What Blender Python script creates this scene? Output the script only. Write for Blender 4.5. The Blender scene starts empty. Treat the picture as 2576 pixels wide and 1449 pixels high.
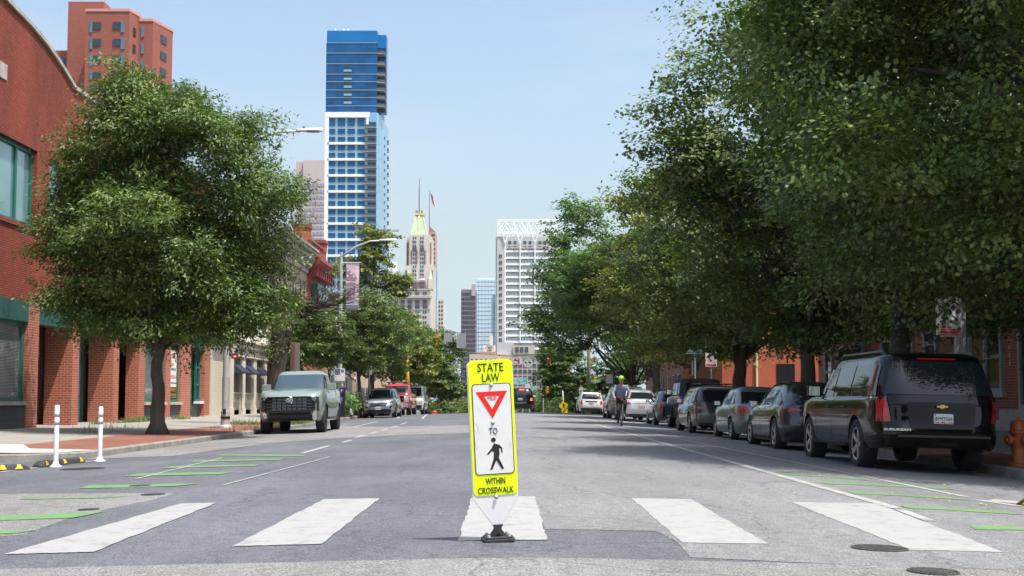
import bpy, bmesh, math, random
import numpy as np
from mathutils import Vector, Matrix
R = math.radians
C = bpy.context.scene.collection
SC = bpy.context.scene
# ------------------------------------------------------------------ camera
F = 1250.0; TILT = R(4.0); CAMZ = 0.957; PX0 = 519.0; PY0 = 401.0-F*math.tan(TILT)
K = F/1024     # lengths down the street were first laid out for a 36 mm lens; K turns them into metres
cam = bpy.data.objects.new('camera', bpy.data.cameras.new('camera')); C.objects.link(cam)
cam.location = (0, 0, CAMZ); cam.rotation_euler = (math.pi/2 + TILT, 0, 0)
cam.data.sensor_width = 36; cam.data.lens = 36*F/1024
cam.data.shift_x = (512-PX0)/1024; cam.data.shift_y = (PY0-288)/1024
cam.data.clip_start = 0.05; cam.data.clip_end = 6000
cam.data.dof.use_dof = False
SC.camera = cam
# ------------------------------------------------------------------ light
w = bpy.data.worlds.new('World'); SC.world = w; w.use_nodes = True
nt = w.node_tree; nt.nodes.clear()
sky = nt.nodes.new('ShaderNodeTexSky'); sky.sky_type = 'NISHITA'; sky.sun_disc = False
SUN_EL = R(68); SX, SY = 0.8, -0.6
sky.sun_elevation = SUN_EL; sky.sun_rotation = math.atan2(SX, SY)
sky.altitude = 20; sky.air_density = 1.3; sky.dust_density = 4.0; sky.ozone_density = 1.0
bg = nt.nodes.new('ShaderNodeBackground'); bg.inputs[1].default_value = 0.15
wo = nt.nodes.new('ShaderNodeOutputWorld')
tcw = nt.nodes.new('ShaderNodeTexCoord'); spw = nt.nodes.new('ShaderNodeSeparateXYZ'); cbw = nt.nodes.new('ShaderNodeCombineXYZ'); mxw = nt.nodes.new('ShaderNodeMath'); mxw.operation = 'MAXIMUM'; mxw.inputs[1].default_value = .13
nt.links.new(tcw.outputs['Generated'], spw.inputs[0]); nt.links.new(spw.outputs[2], mxw.inputs[0])
for i_ in (0, 1): nt.links.new(spw.outputs[i_], cbw.inputs[i_])
nt.links.new(mxw.outputs[0], cbw.inputs[2]); nt.links.new(cbw.outputs[0], sky.inputs[0])     # the pale band above the horizon stays pale down to the ground
cln = nt.nodes.new('ShaderNodeTexNoise'); cln.inputs['Scale'].default_value = 3.2; cln.inputs['Detail'].default_value = 7; cln.inputs['Roughness'].default_value = .6
clm = nt.nodes.new('ShaderNodeMapping'); clm.inputs['Scale'].default_value = (1, 1, 4.5); nt.links.new(tcw.outputs['Generated'], clm.inputs[0]); nt.links.new(clm.outputs[0], cln.inputs['Vector'])
clr = nt.nodes.new('ShaderNodeValToRGB'); clr.color_ramp.elements[0].position = .5; clr.color_ramp.elements[1].position = .85; clr.color_ramp.elements[1].color = (.35, .35, .35, 1); nt.links.new(cln.outputs[0], clr.inputs[0])
clx = nt.nodes.new('ShaderNodeMixRGB'); clx.inputs[2].default_value = (3.6, 3.7, 3.8, 1); nt.links.new(clr.outputs[0], clx.inputs[0]); nt.links.new(sky.outputs[0], clx.inputs[1])   # faint high cloud
nt.links.new(clx.outputs[0], bg.inputs[0]); nt.links.new(bg.outputs[0], wo.inputs[0])
sl = bpy.data.lights.new('sun', 'SUN'); sl.energy = 4.0; sl.angle = R(0.53); sl.color = (1, .955, .89)
so = bpy.data.objects.new('sun', sl); C.objects.link(so)
n_ = math.hypot(SX, SY)
sdir = Vector((SX/n_*math.cos(SUN_EL), SY/n_*math.cos(SUN_EL), math.sin(SUN_EL)))
so.rotation_euler = sdir.to_track_quat('Z', 'Y').to_euler(); so.location = (20, -20, 60)
SC.view_settings.view_transform = 'Standard'; SC.view_settings.look = 'None'
SC.view_settings.exposure = 0.65; SC.view_settings.gamma = 1
SC.cycles.max_bounces = 7; SC.cycles.transparent_max_bounces = 12
SC.cycles.volume_bounces = 0
SC.cycles.sample_clamp_indirect = 6

# ------------------------------------------------------------------ picture <-> place
def ray(dx, dy):
    "direction of the sight line through a point given in 2576-wide photo units"
    px, py = dx*1024/2576, dy*1024/2576
    u, v = (px-PX0)/F, (PY0-py)/F
    return (u, math.cos(TILT)-v*math.sin(TILT), math.sin(TILT)+v*math.cos(TILT))
def at(dx, dy, Y):
    d = ray(dx, dy); s = Y*MB.ys/d[1]
    return (d[0]*s, CAMZ+d[2]*s)
def crest(y):
    y = y/K
    if y < 5: return 0.0
    if y < 62: return .0042*(y-5)
    z0 = .0042*57
    if y < 78: t = (y-62)/16; return z0+.0042*(y-62)-.5*.0342*16*t*t
    z1 = z0+.0042*16-.5*.0342*16
    return max(z1-.03*(y-78), -7)
def zr(x, y):
    "height of the road surface"
    ax = abs(x)
    z = crest(y) - .0255*(math.sqrt(min(ax, 9)**2+.25)-.5)
    return z-.032*min(max(x-4, 0), 4) if x > 4 else z
def gr(dx, dy, dz=0):
    "point of the road seen at a photo position"
    d = ray(dx, dy); z = 0
    for _ in range(12):
        s = (z-CAMZ)/d[2]; x, y = d[0]*s, d[1]*s
        z = zr(x, y)+dz
    return (x, y, z)

# ------------------------------------------------------------------ materials
MATS = {}
def nodes_of(m):
    m.use_nodes = True; t = m.node_tree
    return t, t.nodes['Principled BSDF']
def pmat(name, base, rough=.6, metal=0., var=0., scale=4., bump=0., coat=0., spec=.5, emit=None, es=1., bscale=None, stretch=None, dark=None):
    if name in MATS: return MATS[name]
    m = bpy.data.materials.new(name); t, b = nodes_of(m)
    b.inputs['Base Color'].default_value = (*base, 1); b.inputs['Roughness'].default_value = rough
    b.inputs['Metallic'].default_value = metal; b.inputs['Coat Weight'].default_value = coat
    b.inputs['Coat Roughness'].default_value = .04
    b.inputs['Specular IOR Level'].default_value = spec
    if emit: b.inputs['Emission Color'].default_value = (*emit, 1); b.inputs['Emission Strength'].default_value = es
    if var or bump:
        tc = t.nodes.new('ShaderNodeTexCoord'); mp = t.nodes.new('ShaderNodeMapping')
        t.links.new(tc.outputs['Object'], mp.inputs[0])
        if stretch: mp.inputs['Scale'].default_value = stretch
        no = t.nodes.new('ShaderNodeTexNoise'); no.inputs['Scale'].default_value = scale; no.inputs['Detail'].default_value = 6
        no.inputs['Roughness'].default_value = .65
        t.links.new(mp.outputs[0], no.inputs['Vector'])
        if var:
            cr = t.nodes.new('ShaderNodeValToRGB'); cr.color_ramp.elements[0].position = .3; cr.color_ramp.elements[1].position = .7
            lo = dark or tuple(c*(1-var) for c in base); hi = tuple(min(1, c*(1+var*.6)) for c in base)
            cr.color_ramp.elements[0].color = (*lo, 1); cr.color_ramp.elements[1].color = (*hi, 1)
            t.links.new(no.outputs[0], cr.inputs[0]); t.links.new(cr.outputs[0], b.inputs['Base Color'])
        if bump:
            n2 = no
            if bscale:
                n2 = t.nodes.new('ShaderNodeTexNoise'); n2.inputs['Scale'].default_value = bscale; n2.inputs['Detail'].default_value = 4
                t.links.new(mp.outputs[0], n2.inputs['Vector'])
            bp = t.nodes.new('ShaderNodeBump'); bp.inputs['Strength'].default_value = bump; bp.inputs['Distance'].default_value = .02
            t.links.new(n2.outputs[0], bp.inputs['Height']); t.links.new(bp.outputs[0], b.inputs['Normal'])
    MATS[name] = m; return m
def brick(name, c1, c2, mortar, bw=.215, bh=.075, ms=.012, dirt=.35, bump=.6, rough=.85, dscale=.5, horiz=False):
    if name in MATS: return MATS[name]
    m = bpy.data.materials.new(name); t, b = nodes_of(m); L = t.links.new; N = t.nodes.new
    g = N('ShaderNodeNewGeometry'); s = N('ShaderNodeSeparateXYZ'); L(g.outputs['Position'], s.inputs[0])
    a = N('ShaderNodeMath'); a.operation = 'ADD'
    L(s.outputs[0], a.inputs[0]); L(s.outputs[1], a.inputs[1])
    c = N('ShaderNodeCombineXYZ')
    if horiz: L(s.outputs[0], c.inputs[0]); L(s.outputs[1], c.inputs[1])
    else: L(a.outputs[0], c.inputs[0]); L(s.outputs[2], c.inputs[1])
    br = N('ShaderNodeTexBrick'); L(c.outputs[0], br.inputs['Vector'])
    br.inputs['Scale'].default_value = 1; br.inputs['Brick Width'].default_value = bw; br.inputs['Row Height'].default_value = bh
    br.inputs['Mortar Size'].default_value = ms; br.inputs['Mortar Smooth'].default_value = .2; br.inputs['Bias'].default_value = 0
    br.inputs['Color1'].default_value = (*c1, 1); br.inputs['Color2'].default_value = (*c2, 1); br.inputs['Mortar'].default_value = (*mortar, 1)
    no = N('ShaderNodeTexNoise'); no.inputs['Scale'].default_value = dscale; no.inputs['Detail'].default_value = 8; no.inputs['Roughness'].default_value = .7
    mp = N('ShaderNodeMapping'); mp.inputs['Scale'].default_value = (1, 1, .35); L(g.outputs['Position'], mp.inputs[0]); L(mp.outputs[0], no.inputs['Vector'])
    cr = N('ShaderNodeValToRGB'); cr.color_ramp.elements[0].position = .32; cr.color_ramp.elements[1].position = .62
    cr.color_ramp.elements[0].color = (1-dirt,)*3+(1,); cr.color_ramp.elements[1].color = (1, 1, 1, 1); L(no.outputs[0], cr.inputs[0])
    mx = N('ShaderNodeMixRGB'); mx.blend_type = 'MULTIPLY'; mx.inputs[0].default_value = 1
    L(br.outputs[0], mx.inputs[1]); L(cr.outputs[0], mx.inputs[2]); L(mx.outputs[0], b.inputs['Base Color'])
    b.inputs['Roughness'].default_value = rough
    if bump:
        bp = N('ShaderNodeBump'); bp.inputs['Strength'].default_value = bump; bp.inputs['Distance'].default_value = .01; bp.invert = True
        L(br.outputs['Fac'], bp.inputs['Height']); L(bp.outputs[0], b.inputs['Normal'])
    MATS[name] = m; return m
def asphalt(name, base, var=.18, grain=.35):
    if name in MATS: return MATS[name]
    m = bpy.data.materials.new(name); t, b = nodes_of(m); L = t.links.new; N = t.nodes.new
    g = N('ShaderNodeNewGeometry')
    def noise(sc, det, st=None):
        n = N('ShaderNodeTexNoise'); n.inputs['Scale'].default_value = sc; n.inputs['Detail'].default_value = det
        if st:
            mp = N('ShaderNodeMapping'); mp.inputs['Scale'].default_value = st; L(g.outputs['Position'], mp.inputs[0]); L(mp.outputs[0], n.inputs['Vector'])
        else: L(g.outputs['Position'], n.inputs['Vector'])
        return n
    def ramp(n, lo, hi, a, c):
        r = N('ShaderNodeValToRGB'); r.color_ramp.elements[0].position = a; r.color_ramp.elements[1].position = c
        r.color_ramp.elements[0].color = (lo, lo, lo, 1); r.color_ramp.elements[1].color = (hi, hi, hi, 1); L(n.outputs[0], r.inputs[0]); return r
    def mul(a, c):
        x = N('ShaderNodeMixRGB'); x.blend_type = 'MULTIPLY'; x.inputs[0].default_value = 1; L(a, x.inputs[1]); L(c, x.inputs[2]); return x.outputs[0]
    rgb = N('ShaderNodeRGB'); rgb.outputs[0].default_value = (*base, 1)
    o = mul(rgb.outputs[0], ramp(noise(.5, 6, (1, .5, 1)), 1-var, 1+var*.5, .35, .65).outputs[0])
    o = mul(o, ramp(noise(75, 3), 1-grain, 1+grain, .36, .64).outputs[0])
    o = mul(o, ramp(noise(1.7, 9, (1, .6, 1)), .8, 1.0, .27, .36).outputs[0])
    o = mul(o, ramp(noise(9, 6), .86, 1.06, .35, .6).outputs[0])
    o = mul(o, ramp(noise(1.3, 4, (2.2, .3, 1)), .95, 1.03, .4, .6).outputs[0])
    # cracks
    v = N('ShaderNodeTexVoronoi'); v.feature = 'DISTANCE_TO_EDGE'; v.inputs['Scale'].default_value = .38
    nn = noise(1.6, 5); mp2 = N('ShaderNodeMixRGB'); mp2.blend_type = 'ADD'; mp2.inputs[0].default_value = .55
    L(g.outputs['Position'], mp2.inputs[1]); L(nn.outputs['Color'], mp2.inputs[2]); L(mp2.outputs[0], v.inputs['Vector'])
    r = N('ShaderNodeValToRGB'); r.color_ramp.elements[0].position = 0; r.color_ramp.elements[1].position = .0075
    r.color_ramp.elements[0].color = (.66, .66, .66, 1); r.color_ramp.elements[1].color = (1, 1, 1, 1); L(v.outputs[0], r.inputs[0])
    o = mul(o, r.outputs[0])
    L(o, b.inputs['Base Color']); b.inputs['Roughness'].default_value = .85; b.inputs['Specular IOR Level'].default_value = .3
    bp = N('ShaderNodeBump'); bp.inputs['Strength'].default_value = .5; bp.inputs['Distance'].default_value = .006
    L(noise(90, 3).outputs[0], bp.inputs['Height']); L(bp.outputs[0], b.inputs['Normal'])
    MATS[name] = m; return m
def paintmark(name, base, wear=.35):
    "road paint with worn patches through which the tarmac shows"
    if name in MATS: return MATS[name]
    m = bpy.data.materials.new(name); t, b = nodes_of(m); L = t.links.new; N = t.nodes.new
    g = N('ShaderNodeNewGeometry')
    n1 = N('ShaderNodeTexNoise'); n1.inputs['Scale'].default_value = 4.5; n1.inputs['Detail'].default_value = 14; n1.inputs['Roughness'].default_value = .85
    L(g.outputs['Position'], n1.inputs['Vector'])
    cr = N('ShaderNodeValToRGB'); cr.color_ramp.elements[0].position = wear-.05; cr.color_ramp.elements[1].position = wear+.12
    cr.color_ramp.elements[0].color = (.13, .13, .135, 1); cr.color_ramp.elements[1].color = (*base, 1)
    L(n1.outputs[0], cr.inputs[0])
    n2 = N('ShaderNodeTexNoise'); n2.inputs['Scale'].default_value = 130; L(g.outputs['Position'], n2.inputs['Vector'])
    c2 = N('ShaderNodeValToRGB'); c2.color_ramp.elements[0].position = .3; c2.color_ramp.elements[1].position = .5
    c2.color_ramp.elements[0].color = (.75, .75, .75, 1); c2.color_ramp.elements[1].color = (1, 1, 1, 1); L(n2.outputs[0], c2.inputs[0])
    mx = N('ShaderNodeMixRGB'); mx.blend_type = 'MULTIPLY'; mx.inputs[0].default_value = 1
    L(cr.outputs[0], mx.inputs[1]); L(c2.outputs[0], mx.inputs[2]); L(mx.outputs[0], b.inputs['Base Color'])
    b.inputs['Roughness'].default_value = .7
    MATS[name] = m; return m
def leafmat(name, base, trans=.35, rough=.5):
    if name in MATS: return MATS[name]
    m = bpy.data.materials.new(name); m.use_nodes = True; t = m.node_tree; t.nodes.clear(); L = t.links.new; N = t.nodes.new
    at_ = N('ShaderNodeAttribute'); at_.attribute_name = 'tint'
    rgb = N('ShaderNodeRGB'); rgb.outputs[0].default_value = (*base, 1)
    mx = N('ShaderNodeMixRGB'); mx.blend_type = 'MULTIPLY'; mx.inputs[0].default_value = 1
    L(rgb.outputs[0], mx.inputs[1]); L(at_.outputs['Color'], mx.inputs[2])
    p = N('ShaderNodeBsdfPrincipled'); p.inputs['Roughness'].default_value = rough; p.inputs['Specular IOR Level'].default_value = .5
    L(mx.outputs[0], p.inputs['Base Color'])
    tr = N('ShaderNodeBsdfTranslucent'); m2 = N('ShaderNodeMixRGB'); m2.blend_type = 'MULTIPLY'; m2.inputs[0].default_value = 1
    m2.inputs[2].default_value = (1.3, 1.5, .45, 1); L(mx.outputs[0], m2.inputs[1]); L(m2.outputs[0], tr.inputs[0])
    ms = N('ShaderNodeMixShader'); ms.inputs[0].default_value = trans
    L(p.outputs[0], ms.inputs[1]); L(tr.outputs[0], ms.inputs[2])
    o = N('ShaderNodeOutputMaterial'); L(ms.outputs[0], o.inputs[0])
    MATS[name] = m; return m

# ------------------------------------------------------------------ mesh helpers
def tag(o, label=None, cat=None, group=None, kind=None):
    if label: o['label'] = label
    if cat: o['category'] = cat
    if group: o['group'] = group
    if kind: o['kind'] = kind
    return o
def empty(name, loc, rz=0, label=None, cat=None, group=None):
    o = bpy.data.objects.new(name, None); C.objects.link(o); o.empty_display_size = .2
    o.location = (loc[0], loc[1]*MB.ys, loc[2]); o.rotation_euler = (0, 0, rz); return tag(o, label, cat, group)
class MB:
    ys = 1.0
    def __init__(s): s.v = []; s.f = []; s.m = []; s.M = None
    def add(s, vs, fs, m=0):
        o = len(s.v)
        if s.M is not None: vs = [tuple(s.M @ Vector(p)) for p in vs]
        s.v += [(p[0], p[1]*MB.ys, p[2]) for p in vs]; s.f += [tuple(i+o for i in f) for f in fs]; s.m += [m]*len(fs); return s
    def box(s, x0, x1, y0, y1, z0, z1, m=0):
        if x0 > x1: x0, x1 = x1, x0
        if y0 > y1: y0, y1 = y1, y0
        if z0 > z1: z0, z1 = z1, z0
        return s.add([(x0, y0, z0), (x1, y0, z0), (x1, y1, z0), (x0, y1, z0), (x0, y0, z1), (x1, y0, z1), (x1, y1, z1), (x0, y1, z1)],
                     [(0, 3, 2, 1), (4, 5, 6, 7), (0, 1, 5, 4), (1, 2, 6, 5), (2, 3, 7, 6), (3, 0, 4, 7)], m)
    def cbox(s, c, d, m=0): return s.box(c[0]-d[0]/2, c[0]+d[0]/2, c[1]-d[1]/2, c[1]+d[1]/2, c[2]-d[2]/2, c[2]+d[2]/2, m)
    def poly(s, pts, m=0): return s.add(pts, [tuple(range(len(pts)))], m)
    def prism(s, pts, vec, m=0):
        n = len(pts); b = [Vector(p) for p in pts]; v = Vector(vec); t = [p+v for p in b]
        nrm = Vector((0, 0, 0))
        for i in range(n): nrm += b[i].cross(b[(i+1) % n])
        fl = nrm.dot(v) > 0
        f = [tuple(range(n))[::-1], tuple(range(n, 2*n))] if fl else [tuple(range(n)), tuple(range(n, 2*n))[::-1]]
        for i in range(n):
            j = (i+1) % n; f.append((i, j, n+j, n+i) if fl else (j, i, n+i, n+j))
        return s.add(b+t, f, m)
    def tube(s, pts, rad, n=8, m=0, cap=True):
        pts = [Vector(p) for p in pts]; k = len(pts)
        if not hasattr(rad, '__len__'): rad = [rad]*k
        vs = []; fs = []; up = None
        for i in range(k):
            d = (pts[min(i+1, k-1)]-pts[max(i-1, 0)])
            d = d.normalized() if d.length > 1e-9 else Vector((0, 0, 1))
            if up is None: up = d.orthogonal().normalized()
            up = (up-d*up.dot(d)); up = up.normalized() if up.length > 1e-6 else d.orthogonal().normalized()
            sd = d.cross(up)
            for j in range(n):
                a = 2*math.pi*j/n; vs.append(pts[i]+(up*math.cos(a)+sd*math.sin(a))*rad[i])
        for i in range(k-1):
            for j in range(n):
                j2 = (j+1) % n; fs.append((i*n+j, i*n+j2, (i+1)*n+j2, (i+1)*n+j))
        if cap: fs.append(tuple(range(n))[::-1]); fs.append(tuple((k-1)*n+j for j in range(n)))
        return s.add(vs, fs, m)
    def lathe(s, prof, n=24, m=0, axis='Z', c=(0, 0, 0)):
        vs = []; fs = []
        for r, h in prof:
            for j in range(n):
                a = 2*math.pi*j/n; p = (r*math.cos(a), r*math.sin(a), h)
                if axis == 'X': p = (h, p[0], p[1])
                elif axis == 'Y': p = (p[0], -h, p[1])
                vs.append((p[0]+c[0], p[1]+c[1], p[2]+c[2]))
        for i in range(len(prof)-1):
            for j in range(n):
                j2 = (j+1) % n; fs.append((i*n+j, i*n+j2, (i+1)*n+j2, (i+1)*n+j))
        return s.add(vs, fs, m)
    def build(s, name, mats, parent=None, smooth=False, world=False, bevel=0, loc=None, sub=0, auto=None):
        me = bpy.data.meshes.new(name); v = s.v
        if world and parent is not None:
            l = parent.location; q = parent.parent
            off = Vector(l)
            while q is not None: off += q.location; q = q.parent
            v = [(a-off[0], b-off[1], c-off[2]) for a, b, c in v]
        me.from_pydata(v, [], s.f)
        if not isinstance(mats, (list, tuple)): mats = [mats]
        for m in mats: me.materials.append(m)
        if len(mats) > 1: me.polygons.foreach_set('material_index', s.m)
        if smooth: me.polygons.foreach_set('use_smooth', [True]*len(me.polygons))
        me.update()
        if auto:
            me.set_sharp_from_angle(angle=R(auto))
        o = bpy.data.objects.new(name, me); C.objects.link(o)
        if parent is not None: o.parent = parent
        if loc: o.location = loc
        if bevel:
            b = o.modifiers.new('b', 'BEVEL'); b.width = bevel; b.segments = 2; b.limit_method = 'ANGLE'; b.angle_limit = R(40)
        if sub:
            b = o.modifiers.new('s', 'SUBSURF'); b.levels = sub; b.render_levels = sub
        return o
def copy_tree(o, parent=None):
    c = o.copy(); C.objects.link(c); c.parent = parent
    for ch in [k for k in o.children]: copy_tree(ch, c)
    return c
FONTC = {}
def text_mesh(body, size, width=None, thick=.0015, align='CENTER', bold=0.0):
    "lettering as a flat solid mesh in the xz plane, facing -y"
    cu = bpy.data.curves.new('t', 'FONT'); cu.body = body; cu.size = size; cu.align_x = align; cu.align_y = 'CENTER'
    cu.extrude = thick; cu.resolution_u = 3; cu.offset = bold
    ob = bpy.data.objects.new('t', cu); C.objects.link(ob)
    dg = bpy.context.evaluated_depsgraph_get(); dg.update()
    me = bpy.data.meshes.new_from_object(ob.evaluated_get(dg))
    bpy.data.objects.remove(ob); bpy.data.curves.remove(cu)
    xs = [v.co.x for v in me.vertices]; ys = [v.co.y for v in me.vertices]
    if not xs: return me
    w_ = max(xs)-min(xs); k = width/w_ if width else 1; yc = (max(ys)+min(ys))/2; xc = (max(xs)+min(xs))/2 if align == 'CENTER' else 0
    for v in me.vertices:
        x, y, z = v.co; v.co = ((x-xc)*k, -z, y-yc)
    me.update(); return me
def text(body, size, parent, loc, mat, width=None, rot=(0, 0, 0), thick=.0015, name='lettering', bold=0.0, align='CENTER'):
    me = text_mesh(body, size, width, thick, align, bold); me.materials.clear(); me.materials.append(mat)
    o = bpy.data.objects.new(name, me); C.objects.link(o); o.parent = parent; o.location = loc; o.rotation_euler = rot
    return o
def txtjoin(items, parent, mat, name='lettering', loc=(0, 0, 0), rot=(0, 0, 0)):
    "several lines of lettering as one mesh; items (body, size, x, z, width)"
    v = []; f = []
    for it in items:
        b, sz, x, z = it[:4]; me = text_mesh(b, sz, it[4] if len(it) > 4 else None, .0015)
        o = len(v); v += [(q.co.x+x, q.co.y, q.co.z+z) for q in me.vertices]; f += [tuple(i+o for i in p.vertices) for p in me.polygons]
        bpy.data.meshes.remove(me)
    me = bpy.data.meshes.new(name); me.from_pydata(v, [], f); me.materials.append(mat)
    o = bpy.data.objects.new(name, me); C.objects.link(o); o.parent = parent; o.location = loc; o.rotation_euler = rot
    return o
def rrect(w_, h, r, n=5, cx=0, cz=0):
    p = []
    for (sx, sz, a0) in ((1, 1, 0), (-1, 1, 90), (-1, -1, 180), (1, -1, 270)):
        for i in range(n+1):
            a = R(a0+90*i/n); p.append((cx+sx*(w_/2-r)+r*math.cos(a), cz+sz*(h/2-r)+r*math.sin(a)))
    return p
def plate(b, pts2, y0, y1, m=0):
    "solid plate from an outline in xz between two y"
    return b.prism([(x, y0, z) for x, z in pts2], (0, y1-y0, 0), m)
# common materials
white = pmat('white_paint', (.78, .78, .77), .4)
black = pmat('black_plastic', (.015, .015, .016), .5)
gal = pmat('galvanised_steel', (.42, .43, .44), .5, .4, .15, 8)
glass_dark = pmat('dark_glass', (.012, .017, .02), .06, 0, spec=.8)
chrome = pmat('chrome', (.75, .76, .78), .08, 1)
# ================================================================== ground, road, pavements
KL, KR = -8.2, 7.78          # kerb faces
ys = [-8, -4, 0, 3, 6, 9, 12, 15, 18.5, 22, 26, 30, 35, 40, 45, 50, 55, 60, 62, 64, 66, 68, 70, 72, 74, 76, 78, 82, 90, 110, 150, 220, 300, 420]
ys = [y*K for y in ys]; YC = 18.5*K
def klx(y): return KL-.65*min(max((y-46)/24, 0), 1)
def sheet(xs, yy, zf, name, mat, dz=0):
    b = MB(); n = len(xs)
    v = [(x, y, zf(x, y)+dz) for y in yy for x in xs]
    f = [(j*n+i, j*n+i+1, (j+1)*n+i+1, (j+1)*n+i) for j in range(len(yy)-1) for i in range(n-1)]
    b.add(v, f); o = b.build(name, mat, smooth=True); tag(o, kind='structure'); return o
asph = asphalt('asphalt_blue_grey', (.116, .123, .14), .22, .5)
asph_w = asphalt('asphalt_warm_grey', (.184, .187, .191), .15, .5)
asph_l = asphalt('asphalt_light_grey', (.2, .197, .193), .15, .55)
CUT = [-7, -6, -5, -4, -3, -2, -1.2, -.9, -.6, -.4, -.2, 0, .2, .4, .6, .9, 1.2, 2, 3, 4, 5, 6, 7]
xs = [-60, -30, -15, KL]+CUT+[KR, 12, 30, 60]; ys = sorted(ys+[5*K])
sheet(xs, [y for y in ys if y <= YC+.01], zr, 'road', asph)
o = sheet([-9.2]+[x for x in xs if KL <= x <= KR], [y for y in ys if y >= YC-.01], zr, 'road', asph)
gmat = pmat('earth', (.09, .1, .06), .95, 0, .3, .05)
gb = MB(); gx = [-3000, -400, -61, 61, 400, 3000]
gy = [-300, -9, 18, 70, 80, 90, 96, 102, 110, 130, 180, 260, 340, 600, 1500, 5000]
gz = lambda y: crest(y)-.6
gb.add([(x, y, gz(y)) for y in gy for x in gx], [(j*6+i, j*6+i+1, (j+1)*6+i+1, (j+1)*6+i) for j in range(len(gy)-1) for i in range(5)])
tag(gb.build('ground', gmat), kind='structure')

def decal(name, polys, mat, dz=.004, sub=14):
    "flat marks that follow the road; every outline is cut into strips so it hugs the camber"
    bm = bmesh.new()
    for pl in polys:
        vs = [bm.verts.new((p[0], p[1], 0)) for p in pl]; bm.faces.new(vs)
    for c in CUT:
        g = bm.verts[:]+bm.edges[:]+bm.faces[:]
        bmesh.ops.bisect_plane(bm, geom=g, plane_co=(c, 0, 0), plane_no=(1, 0, 0))
    for c in [y for y in ys if 3 < y < 97]:
        g = bm.verts[:]+bm.edges[:]+bm.faces[:]
        bmesh.ops.bisect_plane(bm, geom=g, plane_co=(0, c, 0), plane_no=(0, 1, 0))
    for v in bm.verts: v.co.z = zr(v.co.x, v.co.y)+dz
    bmesh.ops.recalc_face_normals(bm, faces=bm.faces)
    me = bpy.data.meshes.new(name); bm.to_mesh(me); bm.free()
    if me.polygons and me.polygons[0].normal.z < 0: me.flip_normals()
    me.materials.append(mat); o = bpy.data.objects.new(name, me); C.objects.link(o); tag(o, kind='structure'); return o
G = lambda *pts: [gr(x, y)[:2] for x, y in pts]
def wob(p, q, n, amp, seed):
    r = random.Random(seed); out = []
    for i in range(n):
        t = i/n; out.append((p[0]+(q[0]-p[0])*t+(r.random()-.5)*amp*(i > 0), p[1]+(q[1]-p[1])*t+(r.random()-.5)*amp*(i > 0)))
    return out
# big resurfacing patches
YN = gr(1288, 1404)[1]
near = wob((-20, YN), (20, YN), 60, .05, 1)+[(20, YN), (20, -7.5), (-20, -7.5)]
decal('road_patch', [near], asph_l, .002)
p1 = gr(1740, 1400)[:2]; p2 = gr(1690, 1360)[:2]
rightp = [gr(1738, 1403)[:2], gr(1700, 1362)[:2], gr(1650, 1337)[:2], gr(1372, 1332)[:2], gr(1340, 1255)[:2], (-.08, 11.5)]+wob((-.15, 12), (-1.25, 84), 14, .05, 3)+[(-1.3, 92), (KR-.01, 92), (KR-.01, 15), (20, 14.9), (20, YN-.06), (2.2, YN-.06)]
decal('road_patch', [rightp], asph_w, .003)
leftp = G((-60, 1243), (300, 1241), (440, 1241), (385, 1258), (300, 1275), (180, 1302), (60, 1345), (-60, 1356))
decal('road_patch', [leftp], asph_l, .002)
band = wob((KL+.01, 27.5), (-3.5, 34), 12, .2, 5)+wob((-3.5, 34), (-.5, 35), 8, .1, 5)+wob((-.5, 35), (-.6, 44.5), 3, .02, 6)+wob((-.6, 44.5), (-5.8, 45.5), 8, .2, 7)+[(KL+.01, 52), (KL+.01, 27.6)]
decal('road_patch', [band], asph_l, .0042)
park = [(KL+.01, 23.5), (-6.6, 24), (-6.0, 30), (KL+.01, 27.5)]
decal('road_patch', [park], asph_l, .0052)

mark = paintmark('road_paint_white', (.325, .325, .318), .365)
mark2 = paintmark('road_paint_line', (.36, .36, .35), .395)
green = paintmark('road_paint_green', (.12, .27, .08), .42)
stripes = [[(10, 1396), (235, 1390), (545, 1266), (455, 1268)], [(585, 1376), (808, 1370), (955, 1255), (815, 1257)],
           [(1152, 1362), (1376, 1360), (1345, 1250), (1188, 1250)], [(1718, 1367), (1932, 1370), (1738, 1257), (1588, 1255)],
           [(2290, 1385), (2525, 1391), (2205, 1268), (1990, 1264)]]
yn = sum(gr(*s[0])[1]+gr(*s[1])[1] for s in stripes)/10; yf = sum(gr(*s[2])[1]+gr(*s[3])[1] for s in stripes)/10
for s in stripes:
    pts = [gr(*q) for q in s]; rr = random.Random(int(s[0][0])); out = []
    for i in range(4):
        a, c = pts[i], pts[(i+1) % 4]
        out += wob(a[:2], c[:2], 26, .02, i+int(s[0][0]))
    decal('crosswalk_stripe', [out], mark, .006)
def line(p, q, w_, mat=mark2, name='road_line', dz=.0076):
    a = Vector(p[:2]); c = Vector(q[:2]); d = (c-a).normalized(); n = Vector((-d.y, d.x))*w_/2
    pts = [a-n, c-n, c+n, a+n]; return decal(name, [[tuple(v) for v in pts]], mat, dz)
# right bike lane lines
line(gr(2260, 1281), gr(1497, 1067), .13)
line(gr(2340, 1312), gr(2262, 1283), .1)
line(gr(1478, 1061), gr(1415, 1048), .13)
line(gr(2570, 1275), gr(2460, 1259), .14)
line(gr(2430, 1251), gr(1560, 1076), .11)
line(gr(1510, 1062), gr(1440, 1047), .11)
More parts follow.
